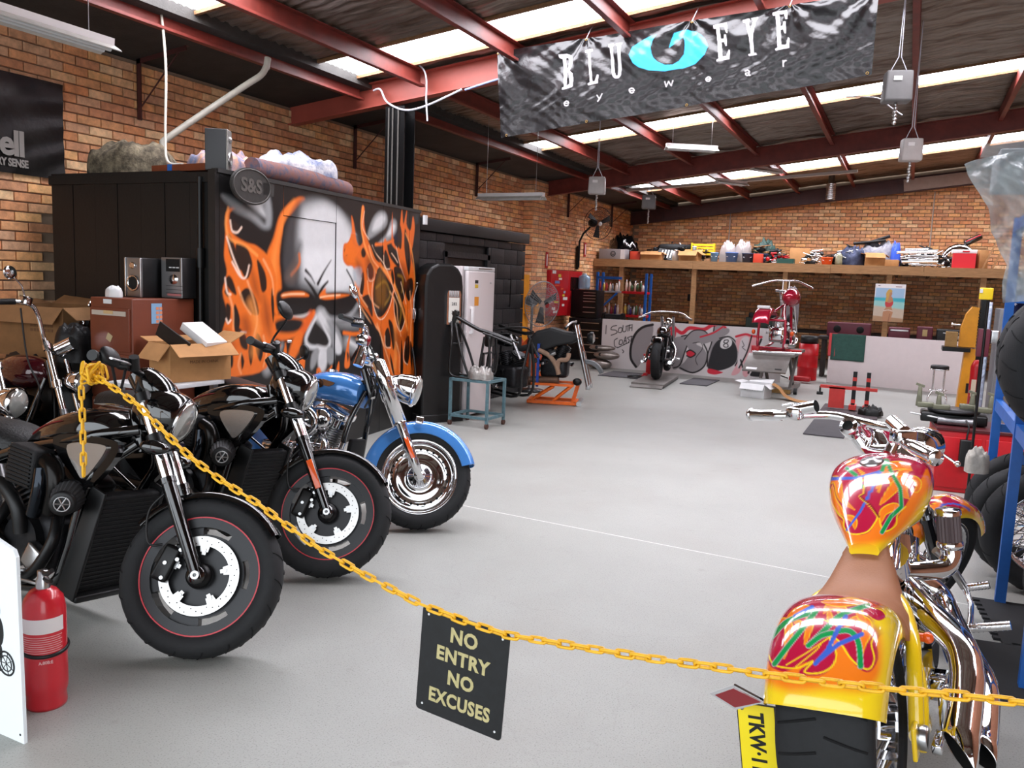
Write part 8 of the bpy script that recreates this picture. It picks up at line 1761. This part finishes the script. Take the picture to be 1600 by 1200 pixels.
# ================================================================ right hand side
rack = thing('blue_rack', 'blue steel storage rack of wheels along the right side', 'rack', (.57, 4.95, 0))
def rb(nm, c, d, m_=BLUE, **k): m = MB(); m.box(c, d, **k); return m.build(nm, m_, rack)
for y in (-1.07, 0.0, 1.15):
    for x in (0, .62): rb('upright', (x, y, 1.05), (.05, .045, 2.1))
    for z in (.78, 1.6): rb('end_beam', (.31, y, z), (.6, .03, .05))
    m = MB(); m.cyl((.02, y, 1.15), (.60, y, .80), .018, n=8); m.build('diagonal_brace', BLUE, rack)
for z in (.93, 2.05):
    for x in (0, .62): rb('long_beam', (x, .04, z), (.04, 2.26, .07))
    for i in range(7): rb('shelf_board', (.31, -.93+.32*i, z+.045), (.58, .30, .02), mat('rack_board', '6a5a48', .8, noise=.2))
def wheel(nm, lab, c, R, w, rr, spokes, ax=(0, 1, 0), rim=True):
    t = thing(nm, lab, 'wheel' if rim else 'tyre', c, math.atan2(-ax[0], ax[1])); o = tyre((0, 0, 0), R, w, rr, t, grooves=16)
    if rim:
        m = MB(); m.lathe([(rr-.004, -w*.3), (rr+.005, -w*.36), (rr-.015, -w*.3), (rr-.022, 0), (rr-.015, w*.3), (rr+.005, w*.36), (rr-.004, w*.3)], (0, 0, 0), AXY, 40); m.build('rim', CHROME, t)
        m = MB(); m.cyl((0, -.05, 0), (0, .05, 0), .035, n=16); m.build('hub', STEEL, t); m = MB()
        for i in range(spokes): a = 2*PI*i/spokes; s = (-1)**i; m.cyl((.03*math.cos(a+.8*s), s*.04, .03*math.sin(a+.8*s)), ((rr-.02)*math.cos(a), 0, (rr-.02)*math.sin(a)), .0028, n=5)
        m.build('spokes', CHROME, t)['kind'] = 'stuff'
    return t
wheel('spoked_wheel', 'wire spoked wheel with chrome rim, lower rack, foremost of three behind the middle post', (.80, 5.22, .345), .345, .13, .235, 36)
wheel('spoked_wheel', 'spoked wheel directly behind the foremost one, showing only its tyre', (.74, 5.45, .335), .335, .14, .235, 30)
wheel('spoked_wheel', 'furthest spoked wheel in the lower rack, by the red cabinet', (.76, 5.82, .345), .345, .12, .25, 30)
wheel('spoked_wheel', 'nearest spoked wheel in the rack, low behind the blue middle post', (.90, 4.55, .30), .30, .13, .20, 36, (-.15, 1, 0))
wheel('spoked_wheel', 'near spoked wheel in the rack beside the black foam mats', (.95, 4.25, .30), .30, .13, .21, 36, (-.15, 1, 0))
t1 = wheel('spare_tyre', 'big black tyre on the upper rack with a red thread stripe, nearest the door', (.70, 4.25, 1.335), .34, .17, .23, 0, (-.35, 1, 0), False)
m = MB(); m.tube([(-.24, -.088, .12), (-.15, -.09, .22), (-.05, -.088, .29)], .006, 5); m.build('red_stripe', REDLINE, t1); m = MB(); m.tube([(-.28, -.07, -.1), (-.25, -.08, 0), (-.2, -.085, .08)], .006, 5); m.build('white_mark', WHITES, t1)
wheel('spare_tyre', 'second black tyre behind the big one on the upper rack', (.72, 4.55, 1.335), .34, .15, .23, 0, (-.25, 1, 0), False); wheel('spare_tyre', 'third black tyre further along the upper rack', (.74, 4.85, 1.335), .33, .15, .23, 0, (-.2, 1, 0), False)
t = thing('storage_box', 'grey box on top of the blue rack under the plastic sheet', 'box', (.62, 4.62, 2.11)); m = MB(); m.box((0, 0, .08), (.62, .42, .16), bev=.01); m.build('box_body', mat('box_grey', '8c9094', .5), t)
t = thing('plastic_sheet', 'torn clear plastic sheet draped from the top of the blue rack', 'sheet', (.5, 4.40, 2.2))
SHT = mat('polythene', 'aeb6b8', .3, alpha=.62, coat=.5, bump=1., bscale=14, noise=.2, nscale=6)
colL = [(-.33, .0), (-.31, -.05), (-.27, -.12), (-.22, -.20), (-.20, -.30), (-.17, -.36), (-.12, -.45), (-.13, -.53), (-.12, -.62)]; m = MB()
def sh(u, v):
    k = v*8; i = min(7, int(k)); q = k-i; L = colL[i][0]+(colL[i+1][0]-colL[i][0])*q; z = colL[i][1]+(colL[i+1][1]-colL[i][1])*q; x = L+(.42-L)*u
    return (x, -.02-.05*v-.035*math.sin(u*7+v*5)-.02*math.sin(u*17-v*9)-.018*math.sin(u*31+v*23+2*math.sin(v*11))-.008*math.sin(u*57-v*41), z+.06*u*(1-v)+.03*math.sin(u*5)*(1-v)+.08*u*v)
m.grid(sh, 60, 60); o = m.build('sheet_film', SHT, t); m = MB(); m.grid(lambda u, v: (-.25+.67*u, .0+.35*v, .09+.012*math.sin(u*9+v*4)), 20, 10); m.build('sheet_top', SHT, t)
t = thing('fairing', 'black and red fairing on the rack beside the plastic sheet', 'fairing', (.56, 4.10, 1.98)); m = MB(); m.ell((0, 0, 0.0), (.14, .1, .13)); m.build('shell', BLACK, t); m = MB(); m.ell((-.03, -.04, .03), (.115, .08, .07)); m.build('red_patch', REDP, t)
m = MB(); m.box((0, 0, 0), (.3, .25, .25)); o = m.build('support_carton', CARDD); o.location = (.72, 4.12, 1.73); tag(o, 'dark carton under the black and red fairing', 'box')
heap('crumpled_paper', 'crumpled grey paper wedged between the wheels and the red cabinet', 'paper', (.42, 5.30, .62), (.12, .10, .13), mat('paper_grey', 'a9a49c', .8, noise=.3, bump=.6, bscale=40), 81, .3)
# foam mats with jigsaw edges
def jig(lab, x0, y0, x1, y1, rz):
    t = thing('foam_mat', lab, 'mat', (x0, y0, 0), rz); W, Hh = x1-x0, y1-y0; pts = []; n = 9
    for i in range(n):   # left edge down to up with teeth
        a = Hh*i/n; pts += [(0, a), (0, a+Hh/n*.5), (-.03, a+Hh/n*.45), (-.03, a+Hh/n*1.02)]
    pts = [(W, 0)]+[(W-W*(i+q)/n, (.0 if j < 2 else -.03)) for i in range(n) for j, q in enumerate((0, .5, .45, 1.0))][::1]+pts+[(0, Hh), (W, Hh)]
    m = MB(); m.prism(pts[::-1], .012, base=.001); m.build('mat_tile', mat('foam_black', '1f2022', .85, noise=.1), t)
jig('black interlocking foam mat nearest the chain on the right', .47, 3.72, 1.15, 4.32, .14); jig('black interlocking foam mat behind the nearer one', .53, 4.36, 1.2, 4.95, .10)
# red cabinet with tyre changer
t = thing('red_cabinet', 'red steel cabinet carrying the tyre changer', 'cabinet', (.62, 7.95, 0), .08); m = MB(); m.box((0, 0, .255), (.68, .6, .51), bev=.01); m.build('cabinet_body', REDP, t); m = MB(); m.box((0, 0, .52), (.70, .62, .02)); m.build('top_tray', mat('tray_dark_red', '4a1216', .5), t)
for x in (-.17, .17): m = MB(); m.box((x, -.305, .25), (.31, .012, .42), bev=.003); dd = m.build('door', REDP, t); m = MB(); m.box((x+.1, -.314, .3), (.015, .01, .10)); m.build('handle', BLACKP, dd)
m = MB(); m.box((-.13, -.33, .34), (.09, .05, .22), bev=.01); m.tube([(-.13, -.33, .45), (-.12, -.32, .56), (-.14, -.28, .6)], .008, 6); m.build('air_gun', BLACKP, t)
t = thing('tyre_changer', 'greasy tyre changer with four jaws on the red cabinet', 'machine', (.42, 7.95, .532), .0); OLV = mat('machine_olive', '6c6c5a', .5, .3, noise=.3)
m = MB(); m.lathe([(0, 0), (.2, 0), (.2, .02), (0, .02)], (.0, 0, .10), n=32); m.build('turntable', DARKM, t); m = MB(); m.box((0, 0, .05), (.5, .26, .08), bev=.015); m.build('gearbox', BLACKM, t); m = MB(); m.cyl((-.12, -.16, .035), (.14, -.16, .035), .032, n=18); m.build('air_cylinder', ALU, t)
m = MB(); m.cyl((-.33, -.1, .07), (-.1, -.14, .05), .008, n=8); m.build('rod', STEEL, t)
for x, y, h in ((-.27, .03, .17), (-.12, -.06, .12), (.14, .12, .13), (.27, -.02, .14)):
    m = MB(); m.box((x, y, .12+h/2), (.05, .07, h), bev=.008, taper=(.6, .8)); m.box((x*.8, y, .135), (.13, .08, .045), bev=.008); m.box((x, y, .12+h+.01), (.07, .05, .02), ry=.3); m.build('jaw', OLV, t)
# hydraulic saw, posts and odds beyond it
YM = mat('machine_yellow', 'e39a1c', .4, noise=.1)
t = thing('yellow_machine', 'tall yellow workshop machine with a black toothed edge beyond the blue rack', 'machine', (.72, 11.6, 0)); f = Matrix(((1, 0, 0, 0), (0, 0, 1, -.12), (0, 1, 0, 0), (0, 0, 0, 1)))
m = MB(); m.prism([(-.10, 0), (.06, 0), (.06, .98), (-.06, .98)], .24, f); m.build('column', YM, t); m = MB(); m.prism([(-.13, 1.0), (.05, 1.0), (.05, 1.48), (-.02, 1.49), (-.08, 1.40), (-.125, 1.22)], .24, f); hd = m.build('head_casting', YM, t)
for k in range(12): m = MB(); m.box((.055, -.10, 1.03+.037*k), (.02, .04, .018)); m.build('tooth', BLACKM, hd)
m = MB(); m.box((.09, 0, .8), (.05, .22, 1.6)); m.build('guide_rail', BLACKM, t); m = MB(); m.box((-.16, -.1, .97), (.30, .35, .05)); m.build('work_table', BLACKM, t); m = MB(); m.cyl((-.22, 0, 1.26), (-.13, 0, 1.26), .01); m.cyl((-.23, 0, 1.26), (-.215, 0, 1.26), .025); m.build('hand_wheel', CHROME, t); m = MB(); m.box((.02, -.125, .5), (.06, .006, .12)); m.build('warning_label', BLACKP, t)
t = thing('wooden_block', 'small timber box on the table of the yellow machine', 'box', (.50, 11.45, .997)); m = MB(); m.box((0, 0, .09), (.13, .12, .18), bev=.003); m.build('block_body', mat('block_wood', 'a5804c', .7, noise=.2), t)
t = thing('red_gas_cylinder', 'red gas cylinder with white print beside the yellow machine', 'cylinder', (.78, 11.1, 0)); m = MB(); m.lathe([(0, 0), (.065, 0), (.065, .80), (.04, .87), (0, .88)], n=20); m.build('cylinder_body', REDP, t); m = MB(); m.box((-.02, -.066, .55), (.05, .004, .2)); m.build('print', mat('print_cream', 'd8c8b0', .5), t)
t = thing('burgundy_unit', 'burgundy control box mounted in front of the yellow machine', 'box', (.66, 9.0, 0)); m = MB(); m.box((0, 0, 1.18), (.10, .12, .26), bev=.006); m.build('unit_body', PURP, t); m = MB(); m.cyl((.0, .02, 0), (.0, .02, 1.05), .015, n=10); m.build('stand', BLACKM, t); m = MB(); m.box((.09, 0, 1.24), (.07, .1, .12), bev=.01); m.build('gauge_block', STEEL, t)
t = thing('wrapped_post', 'silver wrapped post between the yellow machine and the rack', 'post', (.73, 9.6, 0)); m = MB(); m.box((0, 0, .78), (.05, .05, 1.56), bev=.01); m.build('post_body', mat('foil_wrap', 'b4bcd0', .25, .7, bump=.8, bscale=30), t)
t = thing('grey_cabinet', 'plain grey steel cabinet behind the blue rack uprights', 'cabinet', (1.15, 9.6, 0)); m = MB(); m.box((0, 0, .75), (.70, .5, 1.5), bev=.006); m.build('cabinet_body', mat('cabinet_grey', '77777a', .5, noise=.08), t)
for s in (-1, 1): m = MB(); m.box((s*.17, -.255, .75), (.32, .01, 1.4)); m.build('door', MATS['cabinet_grey'], t)
t = thing('flag', 'dark blue flag with white stars hanging on the end of the blue rack', 'flag', (.56, 6.25, 1.75)); FLG = mat('flag_navy', '141c44', .7); m = MB(); fl = lambda u, v: (.0+.13*u+.03*v, -.02+.015*math.sin(u*9+v*3), .02-.30*v-.06*u*(1-v)+.05*u*v); m.grid(fl, 14, 20); o = m.build('flag_cloth', FLG, t); s = o.modifiers.new('s', 'SOLIDIFY'); s.thickness = .003
for u, v, r in ((.35, .28, .028), (.22, .68, .016), (.2, .10, .012)):
    x, y, z = fl(u, v); st = [((r if k % 2 == 0 else r*.45)*math.sin(PI*k/7), (r if k % 2 == 0 else r*.45)*math.cos(PI*k/7)) for k in range(14)]; m = MB(); m.prism(st, .002, Matrix(((1, 0, 0, x), (0, 0, -1, y-.008), (0, 1, 0, z), (0, 0, 0, 1)))); m.build('star', WHITES, o)
MB().cyl((0, 0, .04), (.14, -.02, -.02), .006, n=6).build('flag_rod', STEEL, t)
t = thing('yellow_lamp', 'small yellow lamp clamped beside the flag', 'lamp', (.50, 7.0, 0)); m = MB(); m.box((0, 0, 1.63), (.085, .07, .085), bev=.006); m.build('lamp_housing', mat('lamp_yellow', 'e0c01e', .4), t); m = MB(); m.box((-.035, -.037, 1.65), (.02, .006, .03)); m.build('lamp_glass', WHITES, t); m = MB(); m.cyl((.02, .02, 0), (.02, .02, 1.6), .010, n=8); m.cyl((.02, .02, 0), (.02, .02, .02), .1, n=20); m.build('stand', BLACKM, t)
# stool, wheel stand
t = thing('bar_stool', 'black topped chrome bar stool in front of the white panel', 'stool', (.49, 13.75, 0)); m = MB(); m.lathe([(0, .52), (.11, .52), (.125, .54), (.125, .575), (.11, .59), (0, .59)], n=28); m.build('seat', LEATHER, t); m = MB(); m.torus((0, 0, .53), (0, 0, 1), .122, .008, 28, 6); m.build('seat_ring', CHROME, t)
for i in range(4): a = PI/4+i*PI/2; m = MB(); c_, s_ = math.cos(a), math.sin(a); m.tube(smooth_curve([(.10*c_, .10*s_, .52), (.10*c_, .10*s_, .25), (.11*c_, .11*s_, .2), (.17*c_, .17*s_, .11), (.17*c_, .17*s_, .0)], 4), .010, 8); m.build('leg', CHROME, t)
m = MB(); m.torus((0, 0, .22), (0, 0, 1), .12, .008, 28, 6); m.build('foot_ring', CHROME, t)
t = thing('wheel_stand', 'red wheel stand with two dark posts on the dark board', 'stand', (-.62, 12.05, .03)); RS = mat('stand_red', 'd23a34', .45, noise=.1)
m = MB(); m.box((-.02, 0, .29), (.72, .05, .04)); m.build('cross_bar', RS, t); m = MB(); m.box((-.16, 0, .15), (.2, .05, .28)); m.build('side_plate', RS, t); m = MB(); m.cyl((-.38, 0, .29), (-.38, 0, .19), .012); m.cyl((-.42, 0, .19), (-.34, 0, .19), .022); m.build('clamp_screw', BLACKM, t)
for x in (.05, .22):
    m = MB(); m.box((x, .0, .27), (.05, .05, .50)); ps = m.build('post', BLACKM, t)
    for z in (.12, .30, .42): m = MB(); m.box((x, 0, z), (.054, .054, .05)); m.build('red_band', RS, ps)
    m = MB(); m.box((x, 0, .04), (.09, .2, .06)); m.build('post_foot', RS, t)
m = MB(); m.box((0, 0, .010), (.72, 1.15, .02), bev=.003); o = m.build('floor_mat', mat('mat_dark', '4b4144', .8, noise=.15)); o.location = (-.60, 12.0, 0); tag(o, 'dark board on the floor under the red wheel stand', 'mat')
heap('black_strap', 'black straps bunched at the right foot of the wheel stand', 'strap', (-.32, 11.75, .022), (.3, .2, .1), BLACKP, 91, .6)
# ================================================================ two more bikes at the left edge
def old_cruiser(lab, origin, tankc, seed, lens=True, bar=True):
    t = thing('motorcycle', lab, 'motorcycle', origin, rot=(-.12, 0, 0), group='bikes parked along the left side'); rake = math.radians(27); fd = Vector((-math.sin(rake), 0, math.cos(rake))); A = Vector((0, 0, .31)); T = steer_matrix(Vector((-.36, 0, .9)), rake, .35)
    tyre(A, .31, .09, .23, t, T, grooves=0); m = MB(); m.T = T; annulus(m, A, .2, .235, -.03, .03); annulus(m, A, 0, .04, -.05, .05)
    m.build('front_rim', CHROME, t); m = MB(); m.T = T
    for i in range(20): a = i*PI/10; m.cyl(A+Vector((.03*math.cos(a+.6), 0, .03*math.sin(a+.6))), A+Vector((.21*math.cos(a), 0, .21*math.sin(a))), .003, n=5)
    m.build('spokes', CHROME, t)['kind'] = 'stuff'
    for s in (-1, 1):
        b = A+Vector((0, s*.09, 0)); m = MB(); m.T = T; m.cyl(b, b+fd*.32, .026, n=14); m.build('fork_slider', ALU, t); m = MB(); m.T = T; m.cyl(b+fd*.3, b+fd*.82, .021, n=14); m.cyl(b+fd*.48, b+fd*.53, .031, n=14); m.cyl(b+fd*.76, b+fd*.80, .031, n=14); m.build('fork_stanchion', CHROME, t)
    m = MB(); m.T = T; m.lathe([(0, -.12), (.05, -.11), (.08, -.05), (.088, 0), (.09, .02), (.083, .03)], (-.12, 0, .80), (1, 0, 0), 24); hl = m.build('headlight_shell', CHROME, t); m = MB(); m.T = T; m.lathe([(.083, .02), (.06, .04), (0, .05)], (-.12, 0, .80), (1, 0, 0), 24); m.build('headlight_lens', GLASS, hl)
    if bar:
        m = MB(); m.T = T; m.tube(smooth_curve([(-.52, -.46, 1.22), (-.42, -.30, 1.26), (-.38, -.22, 1.20), (-.34, -.12, 1.0), (-.34, 0, .98), (-.34, .12, 1.0), (-.38, .22, 1.20), (-.42, .30, 1.26), (-.52, .46, 1.22)], 6), .015, 10); m.build('handlebar', CHROME, t)
        for s in (-1, 1):
            m = MB(); m.T = T; m.cyl((-.56, s*.50, 1.20), (-.45, s*.36, 1.25), .02, n=12); m.build('grip', BLACKP, t); m = MB(); m.T = T; m.box((-.42, s*.31, 1.27), (.07, .06, .06), bev=.01); m.build('switch_pod', CHROME, t)
            m = MB(); m.T = T; m.tube([(-.42, s*.31, 1.28), (-.43, s*.36, 1.36), (-.45, s*.42, 1.40)], .006, 6); m.build('mirror_stem', CHROME, t); m = MB(); m.T = T; m.ell((-.46, s*.45, 1.42), (.02, .06, .045)); m.build('mirror', CHROME, t)
        m = MB(); m.T = T; m.cyl((-.30, -.05, 1.0), (-.20, -.05, 1.06), .05, n=18); m.build('gauge', CHROME, t); m = MB(); m.T = T; m.tube(smooth_curve([(-.45, -.3, 1.22), (-.4, -.2, .9), (-.3, -.15, .7), (-.35, -.1, .5)], 5), .006, 6); m.build('cable', BLACKP, t)
    m = MB(); m.ell((-.62, 0, .83), (.26, .14, .12)); m.build('tank', tankc, t); m = MB(); m.box((-1.0, 0, .72), (.5, .24, .10), bev=.04); m.build('seat', LEATHER, t); engine_lump(t, (-.68, 0, .38), .95, DARKM, 16, seed)
    m = MB()
    for s in (-1, 1): m.tube(smooth_curve([(-.38, s*.03, .8), (-.42, s*.1, .5), (-.5, s*.12, .2), (-1.1, s*.12, .2), (-1.4, s*.1, .3)], 5), .018, 8)
    m.cyl((-.32, 0, .74), (-.40, 0, .92), .03); m.build('frame', BLACK, t); B = Vector((-1.42, 0, .31)); tyre(B, .31, .13, .21, t, grooves=0); m = MB(); annulus(m, B, 0, .215, -.03, .03); m.build('rear_rim', CHROME, t); fender(B, .35, .17, .6, 2.7, .05).build('rear_fender', tankc, t)
    m = MB(); m.tube(smooth_curve([(-.6, -.1, .5), (-.5, -.16, .4), (-.7, -.18, .2), (-1.5, -.18, .22)], 5), .028, 10); m.build('exhaust', CHROME, t); m = MB(); m.cyl((-.9, .1, .2), (-1.0, .24, .03), .01); m.build('side_stand', BLACKM, t); return t
MAR = mat('maroon_paint', '3c0a12', .15, .2, 1.)
old_cruiser('maroon cruiser with high chrome bars at the left edge, by the cardboard box', (-4.97, 3.72, 0), MAR, 61)
old_cruiser('cruiser cut by the left edge, red band on its fork, behind the nearest bike', (-4.50, 2.93, 0), MAR, 67, bar=False)
